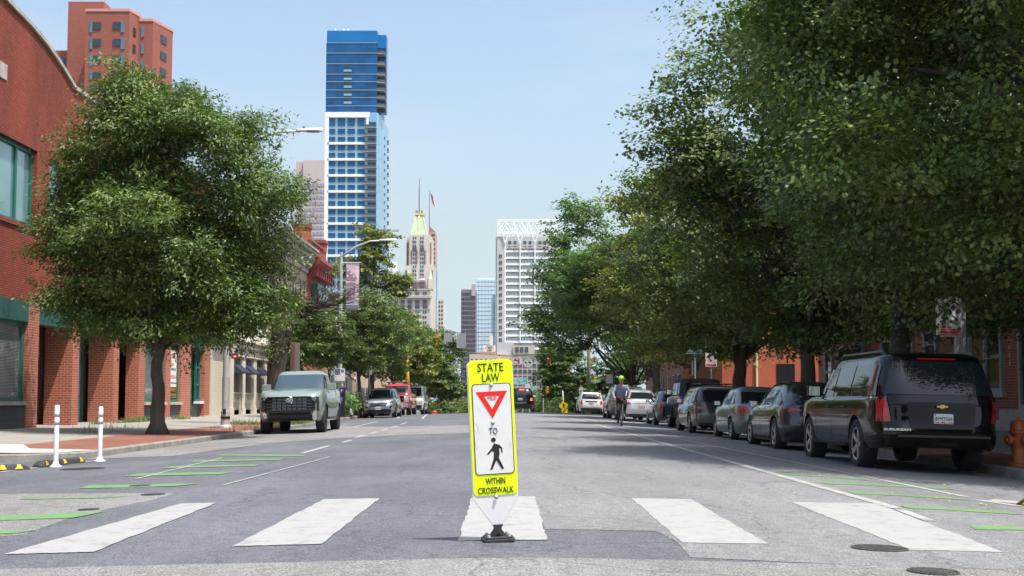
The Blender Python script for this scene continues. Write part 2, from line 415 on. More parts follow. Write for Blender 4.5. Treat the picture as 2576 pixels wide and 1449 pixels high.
# green bars
gbars = [((0, 1311), (185, 1304), (270, 1287), (0, 1300)), ((0, 1345), (45, 1343), (95, 1335), (0, 1336)), ((50, 1258), (260, 1254), (330, 1250), (60, 1253)),
         ((197, 1230), (440, 1224), (505, 1217), (225, 1222)), ((310, 1199), (555, 1194), (590, 1188), (345, 1192)), ((408, 1179), (640, 1173), (655, 1169), (430, 1174)),
         ((478, 1163), (700, 1158), (720, 1154), (490, 1159)), ((545, 1147), (760, 1149), (770, 1145), (560, 1144)),
         ((1965, 1195), (2210, 1212), (2185, 1207), (1945, 1191)), ((2080, 1219), (2400, 1233), (2375, 1228), (2060, 1214)), ((2150, 1244), (2440, 1260), (2410, 1254), (2130, 1238)),
         ((2290, 1281), (2576, 1297), (2540, 1289), (2262, 1274)), ((2455, 1334), (2600, 1337), (2576, 1328), (2440, 1325))]
for gbar in gbars: decal('bike_lane_bar', [G(*gbar)], green, .0068)
# white marks on the left
for a, c, w_ in (((0, 1188), (262, 1157), .12), ((760, 1141), (826, 1122), .12), ((862, 1114), (884, 1107), .12), ((896, 1101), (915, 1095), .12), ((932, 1091), (950, 1086), .12), ((960, 1083), (975, 1079), .12), ((984, 1076), (1000, 1072), .12), ((890, 1074), (950, 1061), .12),
                 ((1062, 1054), (1110, 1041), .12), ((1008, 1068), (1024, 1063), .12)):
    line(gr(*a), gr(*c), w_)
line(gr(340, 1206), gr(560, 1152), .05); line(gr(1000, 1053), gr(1040, 1041), .11)
line(gr(560, 1222), gr(830, 1150), .04)
hb = [((2480, 1262), (2576, 1270), (2560, 1262), (2500, 1257))]
decal('hatched_marking', [G(*hb[0])], mark, .008)

# pavements
conc = brick('pavement_concrete', (.3, .285, .255), (.27, .26, .235), (.13, .12, .11), 1.5, 1.5, .014, .32, .15, .9, 1.1, horiz=True)
conc_new = pmat('new_concrete', (.42, .42, .4), .85, 0, .06, 2, .15, bscale=40)
kerbm = pmat('kerb_stone', (.25, .24, .22), .9, 0, .4, 3, .4, bscale=30)
pav = brick('brick_paving', (.22, .065, .04), (.27, .09, .05), (.18, .14, .11), .2, .1, .01, .35, horiz=True)
zs = lambda x, y: crest(y)-.217+.15+.02*(abs(x)-8.2)*.9
yy = [y for y in ys if 20*K <= y < 500]; yl = [20.2*K]+yy
sheet([-30, -14.6, -10.4], yl, zs, 'pavement', conc)
b = MB(); yq = sorted(set(yl+[46, 58, 70]))
b.add([(x, y, zs(x, y)+.002) for y in yq for x in (-10.4, klx(y)-.16)], [(2*j, 2*j+1, 2*j+3, 2*j+2) for j in range(len(yq)-1)])
tag(b.build('pavement_brick_strip', pav), kind='structure')
# corner apron in new concrete with a curved kerb
ya = YC
cr_ = [(KL-.16, 20.2*K), (KL-.17, 20*K), (KL-.35, ya+.75), (KL-.9, ya+.42), (KL-1.6, ya+.25), (-30, ya+.16)]
b = MB(); b.add([(x, y, zs(x, y)+.003) for x, y in cr_]+[(-30, 20.6*K, zs(-30, 20.2*K)), (-10.4, 21.6*K, zs(-10.4, 21*K)+.006), (-9.6, 20.2*K, zs(-9.6, 20.2*K)+.006)], [tuple(range(9))])
o = b.build('corner_pavement', conc_new); tag(o, kind='structure')
def kerb(pts, name='kerb', w_=.16, inward=-1, h=.15, mat=None):
    b = MB(); n = len(pts); v = []
    for i, (x, y) in enumerate(pts):
        a = Vector(pts[max(i-1, 0)]); c = Vector(pts[min(i+1, n-1)]); d = (c-a).normalized(); nn = Vector((-d.y, d.x))*inward
        z = crest(y)-(.217 if x < 0 else .305); q = Vector((x, y))+nn*w_
        v += [(x, y, z-.2), (x+nn.x*.012, y+nn.y*.012, z+h-.02), (x+nn.x*.03, y+nn.y*.03, z+h), (q.x, q.y, z+h+.004), (q.x, q.y, z-.2)]
    for i in range(n-1):
        for k in range(4): b.add([], []); b.f.append((i*5+k, i*5+k+1, (i+1)*5+k+1, (i+1)*5+k)); b.m.append(0)
    b.v = v
    bm = None
    o = b.build(name, mat or kerbm); tag(o, kind='structure')
    m = o.data; 
    return o
kl = [(-30, ya), (KL-1.6, ya+.1), (KL-.8, ya+.3), (KL-.25, ya+.7), (KL-.03, ya+1.2), (KL, 20.4*K)]+[(klx(y), y) for y in np.arange(26, 95, 2.0)]
kerb(kl, inward=1)
zsr = lambda x, y: crest(y)-.305+.15+.02*(x-7.7)
yr_ = [15, 17, 20]+[y for y in ys if 22 < y < 500]
sheet([KR+.16, 9.4], yr_, zsr, 'pavement_brick_strip', pav, .002)
sheet([9.4, 30], yr_, zsr, 'pavement', conc)
kr = [(30, 13.8), (9.8, 13.9), (8.9, 14.4), (8.1, 15.4), (KR, 16.8)]+[(KR, y) for y in np.arange(18, 95, 2.0)]
kerb(kr, inward=-1)
# manhole covers
iron = pmat('cast_iron', (.1, .095, .095), .6, .5, .3, 20, .4, bscale=60)
ringm = asphalt('manhole_collar', (.24, .225, .205), .1, .4)
def manhole(dx, dy, r, label, collar=None):
    x, y, z = gr(dx, dy); t = empty('manhole_cover', (x, y, z+.006), 0, label, 'manhole cover', 'iron covers in the road')
    sl_ = -.0255 if x > 0 else .0255
    t.rotation_euler = (.004, -math.atan(sl_)*1, 0) if False else (0.004, math.atan(.0255)*(1 if x > 0 else -1), 0)
    b = MB(); b.lathe([(0, .004), (r*.86, .004), (r*.87, -.004), (r*.9, -.004), (r*.91, .005), (r, .005), (r, -.01)], 28)
    for i in range(-3, 4):
        hw_ = math.sqrt(max(0, (r*.8)**2-(i*r*.24)**2))
        b.box(-hw_, hw_, i*r*.24-.012, i*r*.24+.012, .004, .008)
    b.build('cover', iron, t)
    if collar:
        b = MB(); b.box(-collar, collar, -collar, collar, -.02, -.002); b.build('collar', ringm, t)
    return t
manhole(208, 1180, .34, 'large ribbed iron manhole cover beside the white posts at the left')
manhole(352, 1223, .13, 'small iron cover in a patched square on the green bike bar', .26)
manhole(385, 1245, .13, 'small round iron cover on the edge of the light road patch')
manhole(223, 1283, .1, 'small round iron cover inside the light grey patch at left')
manhole(2213, 1381, .19, 'dark iron cover cutting into the rightmost white crossing stripe')
manhole(2348, 1440, .15, 'iron cover at the bottom right corner of the road')
# scattered dry leaves and grass tufts
rg = random.Random(5)
def scatter(name, pts, mat, s0, s1, label, cat, up=False):
    b = MB()
    for (x, y, z) in pts:
        s = rg.uniform(s0, s1); a = rg.uniform(0, 6.28); ca, sa = math.cos(a)*s, math.sin(a)*s
        if up:
            h = s*rg.uniform(1, 2.2); lx, ly = rg.uniform(-.5, .5)*s, rg.uniform(-.5, .5)*s
            b.add([(x-ca*.12, y-sa*.12, z), (x+ca*.12, y+sa*.12, z), (x+lx, y+ly, z+h)], [(0, 1, 2)])
        else:
            b.add([(x-ca, y-sa, z+.004), (x+sa*.6, y-ca*.6, z+.012), (x+ca, y+sa, z+.006), (x-sa*.6, y+ca*.6, z+.01)], [(0, 1, 2, 3)])
    o = b.build(name, mat); tag(o, label, cat, kind='stuff'); return o
dry = pmat('dry_leaf', (.5, .38, .15), .8, 0, .4, 3)
grassm = pmat('weed_green', (.14, .2, .04), .7, 0, .4, 3)
pl = [(rg.uniform(6.8, 7.76), y, 0) for y in [rg.uniform(16, 40) for _ in range(220)]]
pl += [(rg.gauss(4.6, 1.3), rg.uniform(12, 40), 0) for _ in range(90)]
pl = [(x, y, zr(x, y)+.012) for x, y, _ in pl if x < 7.76]
pl2 = [(KL+abs(rg.gauss(0, .35)), rg.uniform(46, 70), 0) for _ in range(260)]; pl2 = [(x, y, zr(x, y)+.012) for x, y, _ in pl2]
pl2 += [(x, y, zr(x, y)+.012) for x, y in [(rg.uniform(KL+.05, -6.5), rg.uniform(41, 54)) for _ in range(80)]]
scatter('fallen_leaves', pl+pl2, dry, .025, .05, 'dry yellow leaves scattered along both gutters', 'leaves')
def tufts(cx, cy, rx, ry, n): return [(cx+rg.gauss(0, rx), K*(cy+rg.gauss(0, ry)), 0) for _ in range(n)]
tp = tufts(-14.2, 38.6, .12, 1.1, 700)+tufts(-14.1, 43, .1, .5, 120)+tufts(-9.9, 37.5, .3, .5, 260)+tufts(-8.5, 39.5, .15, 2.5, 500)+tufts(-8.6, 33, .1, 2, 60)+tufts(-12.5, 31.5, .4, .6, 40)+tufts(-11.5, 28, .3, .5, 30)+tufts(-14.3, 34.8, .08, .15, 60)
tp = [(x, y, zs(x, y)) for x, y, _ in tp]
scatter('weeds', tp, grassm, .05, .14, 'green weeds growing along the pavement edge and wall base', 'weeds', up=True)

# from here to the vehicles, distances down the street are given in layout units (times K = metres)
MB.ys = K; crest_m = crest
def crest(y): return crest_m(y*K)
# ================================================================== trees
bark = pmat('bark', (.085, .07, .058), .9, 0, .45, 6, .9, stretch=(1, 1, .25))
bark2 = pmat('bark_furrowed', (.05, .037, .028), .95, 0, .6, 9, 1.0, stretch=(1, 1, .2))
def crown(name, parent, origin, lobes, nleaf, ls, asp, mat, seed, twig=.7, droop=.4, per=36, shoots=0, yellow=.1, inner=.3, flat=.5, spread=.13, sub=10):
    r = np.random.default_rng(seed); lb = np.array(lobes, float); lb[:, 1] *= MB.ys
    if sub:     # every bough carries its own smaller masses of foliage, so the crown has bright shoulders and dark hollows
        q = []
        for l in lb:
            for _ in range(sub):
                e = r.normal(size=3); e /= np.linalg.norm(e); f = r.uniform(.28, .46); q.append([*(l[:3]+e*l[3:6]*r.uniform(.55, .8)), l[3]*f*1.15, l[4]*f*1.15, l[5]*f*.8])
        lb = np.array(q)
    wt = (lb[:, 3]*lb[:, 4]*lb[:, 5])**.66; wt /= wt.sum()
    nc = nleaf//per + shoots
    k = r.choice(len(lb), nc, p=wt)
    d = r.normal(size=(nc, 3)); d /= np.linalg.norm(d, axis=1)[:, None]
    rad = inner+(1-inner)*r.random(nc)**.55
    bump = 1+.14*np.sin(d[:, 0]*5+k*1.7)*np.sin(d[:, 1]*4+k)+.1*np.sin(d[:, 2]*7+k*2.3)
    base = lb[k, :3]+d*lb[k, 3:6]*(rad*bump)[:, None]
    td = d+r.normal(size=(nc, 3))*.55; td[:, 2] = td[:, 2]*.45+.05
    ln = twig*r.uniform(.5, 1.3, nc)
    if shoots:
        s = slice(nc-shoots, nc); d[s, 2] = np.abs(d[s, 2])*1.2+.2; d[s] /= np.linalg.norm(d[s], axis=1)[:, None]
        base[s] = lb[k[s], :3]+d[s]*lb[k[s], 3:6]*.97; td[s] = d[s]+np.array([0, 0, .6])+r.normal(size=(shoots, 3))*.25; ln[s] = r.uniform(.6, 1.3, shoots)*twig*1.3
    td /= np.linalg.norm(td, axis=1)[:, None]
    # outermost ends droop
    n = nc*per; ci = np.repeat(np.arange(nc), per)
    t = r.random(n)
    sp = np.full(nc, spread);
    if shoots: sp[nc-shoots:] = spread*.3
    p = base[ci]+td[ci]*(t*ln[ci])[:, None]+r.normal(size=(n, 3))*np.array([1.25, 1.25, .5])*(sp[ci]*(1.2-.6*t))[:, None]*twig*1.6
    p[:, 2] -= droop*.25*t**2*ln[ci]
    nor = np.array([0, 0, flat*1.6])+d[ci]*.5+r.normal(size=(nc, 3))[ci]*.42+r.normal(size=(n, 3))*.3; nor /= np.linalg.norm(nor, axis=1)[:, None]
    ax = td[ci]*.7+r.normal(size=(n, 3))*.6; ax[:, 2] -= droop; ax -= nor*(ax*nor).sum(1)[:, None]; ax /= np.linalg.norm(ax, axis=1)[:, None]
    sd = np.cross(nor, ax); L_ = ls*r.uniform(.6, 1.25, n)[:, None]; W_ = L_*asp
    v = np.empty((n, 4, 3)); v[:, 0] = p; v[:, 1] = p+ax*L_*.45+sd*W_*.5-nor*L_*.06; v[:, 2] = p+ax*L_; v[:, 3] = p+ax*L_*.45-sd*W_*.5-nor*L_*.06
    tint = np.ones((n, 4)); cb = r.uniform(.68, 1.32, nc)[ci]*r.uniform(.86, 1.16, n)
    yl = r.random(n) < yellow; cy = r.uniform(-.1, .18, nc)[ci]
    tint[:, 0] = cb*(1+cy)+yl*.9; tint[:, 1] = cb+yl*.55; tint[:, 2] = cb*(1-cy)+yl*.35
    v = v.reshape(-1, 3)-np.array(origin)
    me = bpy.data.meshes.new(name); me.vertices.add(n*4); me.vertices.foreach_set('co', v.ravel())
    me.loops.add(n*4); me.loops.foreach_set('vertex_index', np.arange(n*4, dtype=np.int32))
    me.polygons.add(n); me.polygons.foreach_set('loop_start', np.arange(0, n*4, 4, dtype=np.int32)); me.polygons.foreach_set('loop_total', np.full(n, 4, np.int32))
    ca = me.color_attributes.new('tint', 'FLOAT_COLOR', 'POINT'); ca.data.foreach_set('color', np.repeat(tint, 4, axis=0).ravel().astype(np.float32))
    me.update(calc_edges=True); me.materials.append(mat)
    o = bpy.data.objects.new(name, me); C.objects.link(o); o.parent = parent
    m_ = nc-shoots
    return o, (base-np.array(origin))[:m_], td[:m_]
def limb(b, p, q, r0, r1, rnd, n=6, sides=7, wig=.12, sag=0):
    p, q = Vector(p), Vector(q); L_ = (q-p).length; pts = []; rs = []
    a = Vector([rnd.uniform(-1, 1) for _ in range(3)])*L_*wig; c = Vector([rnd.uniform(-1, 1) for _ in range(3)])*L_*wig*.5
    for i in range(n+1):
        t = i/n; pts.append(p.lerp(q, t)+a*math.sin(math.pi*t)+c*math.sin(2*math.pi*t)+Vector((0, 0, L_*.12*math.sin(math.pi*t)+sag*t*t))); rs.append(r0+(r1-r0)*t**.8)
    b.tube(pts, rs, sides); return pts
def trunk(parent, h, r0, targets, seed, mat, lean=(0, 0), fork=.75, twigs=None, flare=1.5, sides=12):
    "trunk from the ground (local origin) with limbs to the target points"
    rnd = random.Random(seed); b = MB(); pts = []; rs = []
    n = 9
    for i in range(n+1):
        t = i/n; pts.append((lean[0]*t*t+rnd.uniform(-1, 1)*.02*h*(0 < i), lean[1]*t*t, h*t-.1*(i == 0)))
        rs.append(r0*((flare-1)*max(0, 1-t*8)**2+1)*(1-.4*t))
    b.tube(pts, rs, sides)
    for tg in targets:
        tz = Vector(tg); s = fork+(1-fork)*rnd.random(); i = int(s*n); st = Vector(pts[min(i, n)])
        rr = r0*rnd.uniform(.28, .45)
        pp = limb(b, st, tz, rr, rr*.22, rnd, 7)
        for _ in range(4):
            a = pp[rnd.randint(2, 6)]; q = a+(tz-st).length*.2*(Vector([rnd.uniform(-1, 1) for _ in range(3)])+Vector((0, 0, .4)))
            limb(b, a, q, rr*.28, rr*.08, rnd, 4, 5)
    if twigs is not None:
        for (q, dd) in twigs: b.tube([q-dd*.5, q+dd*.6], [.012, .004], 4, cap=False)
    return b.build('trunk', mat, parent, smooth=True)
def tree(x, y, lobes, nleaf, ls, asp, mat, seed, r0, h, label, zb=None, name='street_tree', group=None, bk=None, ntw=260, cname='crown', flare=1.5, lean=(0, 0), fork=.7, **kw):
    z = (zs(x, y) if x < 0 else zsr(x, y)) if zb is None else zb
    t = empty(name, (x, y, z), 0, label, 'tree', group)
    cr_, bs, td = crown(cname, t, (x, y*MB.ys, z), lobes, nleaf, ls, asp, mat, seed, **kw)
    rnd = random.Random(seed)
    tw = [(Vector(bs[i]), Vector(td[i])) for i in rnd.sample(range(len(bs)), min(ntw, len(bs)))]
    tg = [(l[0]-x+rnd.uniform(-.3, .3)*l[3], (l[1]-y)*MB.ys+rnd.uniform(-.3, .3)*l[4], l[2]-z+rnd.uniform(-.4, 0)*l[5]) for l in lobes if l[3] > .85]
    tg = [(a*.85, b_*.85, h*.75+(c_-h*.75)*.85) for a, b_, c_ in tg]
    k_, MB.ys = MB.ys, 1.0
    trunk(t, h, r0, tg, seed, bk or bark, twigs=tw, flare=flare, lean=lean, fork=fork)
    MB.ys = k_; return t
lf_zel = leafmat('leaf_dark_glossy', (.088, .15, .034), .2, .52)
lf_lin = leafmat('leaf_linden', (.082, .138, .035), .2, .5)
lf_lin2 = leafmat('leaf_yellow_green', (.13, .17, .04), .3, .5)
lf_map = leafmat('leaf_fresh_green', (.075, .145, .036), .35, .5)
lf_bush = leafmat('leaf_bush', (.1, .15, .045), .35, .55)
# front left tree
Y0 = 28
def LB(dx, dy, r, dy_=0, rz=None, ry=None):
    x, z = at(dx, dy, Y0); return (x, Y0+dy_, z, r, ry or r*1.1, rz or r)
lob = [LB(350, 330, 1.45), LB(225, 480, 1.45, .6), LB(575, 370, 1.15, -.3), LB(420, 520, 2.1), LB(640, 530, 1.6, .3), LB(200, 620, 1.45, -.4), LB(300, 740, 1.6, .2),
       LB(520, 740, 1.75, -.2), LB(640, 700, 1.35, .4), LB(385, 240, 1.0, .2), LB(165, 470, .9), LB(450, 820, 1.3, 0, .8), LB(240, 830, .9, 0, .6), LB(150, 600, .9), LB(420, 650, 2.0, -1.2), LB(420, 600, 2.2, 1.4), LB(545, 320, .95), LB(635, 290, .7, .4), LB(675, 500, 1.2), LB(300, 185, .6), LB(455, 225, .55), LB(490, 300, 1.0, -.4), LB(300, 250, .95), LB(230, 350, 1.0)]
tree(-9.85, 28, [(l[0]*.94-9.7*.06, l[1], l[2]*.95+.27, l[3]*.84, l[4]*.84, l[5]*.8) for l in lob+[LB(300, 815, 1.3, .3, .7), LB(440, 850, 1.3, -.2, .7), LB(560, 830, 1.3, .2, .7), LB(180, 740, 1.1, 0, .8), LB(660, 770, 1.0, 0, .7)]], 185000, .14, .34, lf_zel, 3, .2, 2.9, 'full dark green tree on the brick strip in front of the brick building', ntw=500, twig=.62, droop=.55, shoots=230, yellow=.08, per=55, flat=.45, spread=.21, inner=.45, flare=1.9, fork=.8)
def rt(x, y, cx, cz, rx, rz, n, ls, mat, seed, label, r0=.28, h=3.6, extra=(), ry=None, **kw):
    rnd = random.Random(seed); ry = ry or rx
    lb = [(cx, y, cz, rx*.62, ry*.62, rz*.62)]
    for i in range(11):
        a = i*2.4+rnd.uniform(-.3, .3); e = rnd.uniform(-.75, .85)
        q = math.sqrt(max(0, 1-e*e)); rr = rnd.uniform(.3, .44)
        lb.append((cx+rx*.66*math.cos(a)*q, y+ry*.66*math.sin(a)*q, cz+rz*.68*e, rx*rr, ry*rr, rz*rr))
    lb += list(extra)
    return tree(x, y, lb, n, ls, .8, mat, seed, r0, h, label, group='big street trees along the right pavement', **kw)
kw = dict(yellow=.24, twig=.75, droop=.5, per=60, spread=.2)
rt(9.6, 16.5, 9.5, 8.2, 5.0, 6.4, 210000, .1, lf_lin, 11, 'nearest linden at the right edge, its crown hanging over the black full-size SUV', .3, 4.6, [(6.2, 15.8, 5.2, 2.0, 2, 1.4), (8.0, 15.5, 4.2, 1.7, 2, 1.2), (5.8, 17, 10, 2.0, 2, 1.8), (5.2, 17.5, 7.3, 1.5, 1.6, 1.5), (10.5, 14.5, 5.0, 2, 2, 1.6), (8.3, 18.3, 3.95, 2.0, 1.5, 1.3), (10.6, 18, 4.2, 2.2, 1.5, 1.5), (7.9, 18.6, 3.15, .9, .6, .5), (8.5, 18.6, 3.3, .9, .6, .5)], ry=5, **kw)
rt(8.6, 23, 8.9, 8.2, 3.9, 5.6, 110000, .11, lf_lin, 12, 'linden standing behind the black full-size SUV, second from the right edge', .27, 4, [(10.2, 22.6, 3.8, 2.4, 2, 1.4), (8.0, 22.5, 4.0, 1.8, 1.8, 1.4), (5.2, 23, 9.5, 1.5, 1.5, 1.6), (11.5, 21, 4.4, 2.2, 2, 1.5)], ry=4, **kw)
rt(8.5, 30, 8.5, 8.0, 3.8, 4.8, 100000, .13, lf_lin, 13, 'tall linden with its thick dark trunk behind the black crossover', .27, 3.4, [(4.9, 30, 9.3, .95, 1.5, .8), (5.6, 30, 10.9, 1.0, 1.5, .9), (7.2, 30, 12.2, 1.3, 1.5, 1.0), (10.5, 30, 4.0, 2.5, 1.8, 1.3), (7.6, 29.5, 3.9, 2.4, 1.6, 1.2), (9.2, 30, 3.5, 2.6, 1.5, 1.1), (6.2, 29.6, 5.2, 1.6, 1.4, 1.2), (4.6, 30, 8.2, .9, 1, .6)], ry=4, **kw)
rt(8.4, 39, 8.4, 7.6, 4.3, 4.7, 70000, .14, lf_lin, 14, 'linden whose forked trunk rises behind the grey green sedan in front of brick wall', .32, 3.2, [(5.2, 39, 9.2, 1.2, 1.3, 1.3), (5.6, 39, 4.6, 1.1, 1.3, 1), (7.2, 38.3, 3.9, 2.2, 1.4, 1.2), (9.8, 38.6, 3.6, 2.5, 1.4, 1.1), (12, 38.5, 3.6, 2.4, 1.4, 1.1)], ry=4, **kw)
rt(8.6, 50, 8.4, 7.8, 4.7, 5.4, 68000, .15, lf_lin2, 15, 'yellow green street tree above the blue off-roader and wagon', .25, 3.2, [(5.2, 50, 10.4, 1.3, 1.3, 1.3), (5, 50, 5.8, 1.3, 1.4, 1.2), (6.6, 50, 3.9, 2, 1.5, 1.3), (9, 50, 3.4, 2.2, 1.5, 1.1)], ry=4.5, yellow=.3, twig=.8, droop=.4, per=32)
rt(8.3, 62, 7.6, 8.2, 5.9, 6.6, 72000, .17, lf_map, 16, 'broad fresh green tree above the white sedan, leaning out over the road', .3, 3.2, [(3.6, 62, 12, 1.6, 1.6, 1.6), (3.2, 62, 8.6, 1.4, 1.5, 1.2)], ry=5, yellow=.08, twig=.85, droop=.3, per=32)
rt(8.4, 75, 6.9, 7.8, 6.1, 6.6, 68000, .19, lf_map, 17, 'farthest tall tree of the right row, its crown edge against the white tower', .28, 3, [(2.6, 75, 10.4, 1.5, 1.6, 1.5), (2.1, 75, 6.6, 1.3, 1.5, 1.2), (3.4, 75, 12.4, 1.3, 1.3, 1.2)], ry=5, yellow=.05, twig=.9, droop=.3, per=32)
lbm = [(4.6, 93, 3.6, 2.4, 2.4, 2.4), (3, 93, 2.6, 1.7, 2, 1.5), (6.8, 92, 2.6, 2.4, 2, 2), (3.2, 93, 5.3, 1.2, 1.5, 1.2), (9, 92, 3.2, 2.4, 2, 2.2)]
tree(5.2, 93, lbm, 42000, .19, .8, lf_map, 18, .18, 1.9, 'low bright green maple beyond the signals at the far end', zb=crest(93)-.3, twig=.7, yellow=.04, droop=.3)
# left row
def lt(x, y, lobes, n, ls, mat, seed, r0, h, label, **kw):
    return tree(x, y, [(l[0], l[1], l[2], l[3]*1.14, l[4]*1.14, l[5]*1.12) for l in lobes], int(n*1.2), ls, .7, mat, seed, r0, h, label, group='street trees along the left pavement', **kw)
lt(-9.0, 57.5, [(-10, 57.5, 4.6, 2.0, 2, 1.8), (-8.2, 57.5, 5, 1.9, 2, 2.0), (-9.4, 57.5, 6, 1.8, 1.8, 1.3), (-7.5, 57.3, 3.9, 1.2, 1.4, 1.1), (-11.6, 57.5, 4.4, 1.5, 1.6, 1.3), (-9, 57, 3.6, 1.8, 1.5, .9)], 52000, .12, lf_lin, 21, .16, 2.6, 'round dark green tree behind the banner pole and parking machine', yellow=.14, twig=.55)
lt(-9.3, 65.5, [(-9.6, 65.5, 9.6, 1.2, 1.2, 1.3), (-10.8, 65.5, 7.6, 1.0, 1, .8), (-8.2, 65.5, 8.6, 1.1, 1, .7), (-9.3, 65.5, 11.6, .9, .9, .8), (-8.0, 65.5, 8.0, .7, .8, .45), (-9.2, 65.5, 6.6, 1.3, 1.2, .8), (-11.2, 65.5, 9.4, .7, .8, .6), (-7.3, 65.5, 8.4, .5, .5, .25)], 17000, .16, lf_lin2, 22, .2, 8.2, 'tall open tree with airy yellow green crown against the blue tower', yellow=.3, twig=.55, inner=.3, fork=.5)
lt(-8.9, 62.5, [(-8.6, 62.5, 4.5, 1.7, 1.6, 2.0), (-9.9, 62.5, 4.2, 1.2, 1.3, 1.5), (-8.2, 62.5, 6.0, 1.0, 1, .9)], 26000, .15, lf_map, 23, .13, 2.4, 'bright green maple between the banner pole and the red pickup', yellow=.02, twig=.55)
lt(-8.9, 73, [(-9.4, 73, 4.9, 2.0, 2, 1.9), (-7.3, 73, 4.7, 1.7, 1.8, 1.6), (-8.3, 73, 6.2, 1.5, 1.5, 1.2), (-6.9, 73, 3.3, 1.2, 1.4, 1.2), (-11, 73, 5.2, 1.6, 1.8, 1.6)], 34000, .17, lf_lin2, 24, .18, 2.4, 'yellow green tree behind the yellow signal pole', yellow=.22, twig=.6)
lt(-7.7, 86, [(-8.3, 86, 4.4, 2.2, 2, 2.6), (-6.6, 86, 4.0, 1.9, 2, 2.3), (-5.9, 86, 2.6, 1.6, 1.8, 1.7), (-7.6, 86, 6.0, 1.7, 1.6, 1.1), (-9.8, 86, 4.8, 1.9, 2, 2.2), (-5.0, 86, 1.7, .7, .8, .45)], 44000, .18, lf_lin, 25, .2, 2.2, 'last dark green tree of the left row, beside the hanging signals', zb=crest(86)-.2, yellow=.14, twig=.65)
lt(-9.2, 49.5, [(-10.8, 50, 3.9, 1.2, 1.3, 1.1), (-9.6, 50, 4.2, 1.3, 1.3, 1.2), (-8.7, 50, 3.5, 1.0, 1.2, .8), (-11.6, 50.5, 3.1, .8, 1, .8)], 26000, .11, lf_lin, 26, .1, 1.9, 'small leafy tree half hidden behind the broken old trunk', yellow=.14, twig=.45)
rt(10.2, -8, 9.6, 7.6, 5.0, 5.2, 14000, .32, lf_lin, 81, 'added unseen tree on the right pavement just behind the camera, for darker reflections', ry=4, per=30, zb=-.1)  # three unseen trees added behind the camera to darken reflections in the car paint
rt(10.2, -20, 9.6, 7.6, 5.0, 5.2, 14000, .32, lf_lin, 82, 'added unseen tree farther behind the camera on the right pavement, for darker reflections', ry=4, per=30, zb=-.1)
rt(-12, -14, -12, 7.6, 5.0, 5.2, 14000, .32, lf_lin, 83, 'added unseen tree on the left pavement behind the camera, for darker reflections', ry=4, per=30, zb=-.1)
# broken old tree with bare branches
Y0 = 38.6
t = empty('broken_tree', (-9.15, 38.6, zs(-9.15, 38.6)), 0, 'old thick trunk with broken top and bare branches behind the pale green pickup', 'tree')
b = MB(); rnd = random.Random(9); z0 = t.location.z
def P3(dx, dy, yo=0):
    x, z = at(dx, dy, Y0+yo); return Vector((x+9.15, yo, z-z0))
b.tube([(0, 0, -.1), P3(693, 1000), P3(695, 930), P3(704, 870), P3(702, 800), P3(700, 760)], [.48, .36, .33, .34, .25, .14], 14)
b.tube([P3(712, 880), P3(728, 830), P3(735, 790)], [.22, .15, .08], 9)
b.tube([P3(702, 820), P3(686, 775), P3(687, 748), P3(698, 733)], [.2, .15, .13, .11], 9)
main = [[P3(698, 735), P3(715, 745), P3(740, 765), P3(758, 782), P3(790, 790)], [P3(695, 800), P3(660, 790), P3(625, 785), P3(600, 790)], [P3(758, 782), P3(800, 770), P3(850, 765)], [P3(715, 745), P3(730, 760, .3), P3(760, 800, .5)]]
for m_ in main: b.tube(m_, [.1-.018*i for i in range(len(m_))], 7)
for i in range(150):
    m_ = main[rnd.choice([0, 0, 2, 2, 3, 1])]; a = m_[rnd.randint(1, len(m_)-1)]
    ang = rnd.uniform(-.5, 2.4) if m_ is not main[1] else rnd.uniform(1, 3)
    L_ = rnd.uniform(.5, 2.1); d = Vector((math.cos(ang)*L_, rnd.uniform(-.6, .6), math.sin(ang)*L_*.75))
    k_ = d.cross(Vector((0, 1, 0)))*.12*rnd.uniform(-1, 1)
    b.tube([a, a+d*.5+k_, a+d+k_*.3], [.018, .012, .004], 4, cap=False)
    e = a+d*.5+k_
    for _ in range(2): b.tube([e, e+Vector((rnd.uniform(-.5, .5), rnd.uniform(-.3, .3), rnd.uniform(-.1, .5)))], [.008, .003], 3, cap=False)
b.build('trunk', bark2, t, smooth=True)
lbd = [(-9.6, 38.6, 4.2, .8, .6, .8), (-10.6, 38.6, 4.0, .9, .6, .5), (-9.2, 38.4, 3.5, .4, .4, .8), (-11.2, 38.6, 4.3, .6, .5, .4), (-8.9, 38.6, 4.1, .3, .3, .5)]
crown('leaf_shoots', t, t.location, lbd, 3800, .09, .6, lf_lin2, 31, sub=0, twig=.5, per=14, yellow=.35)
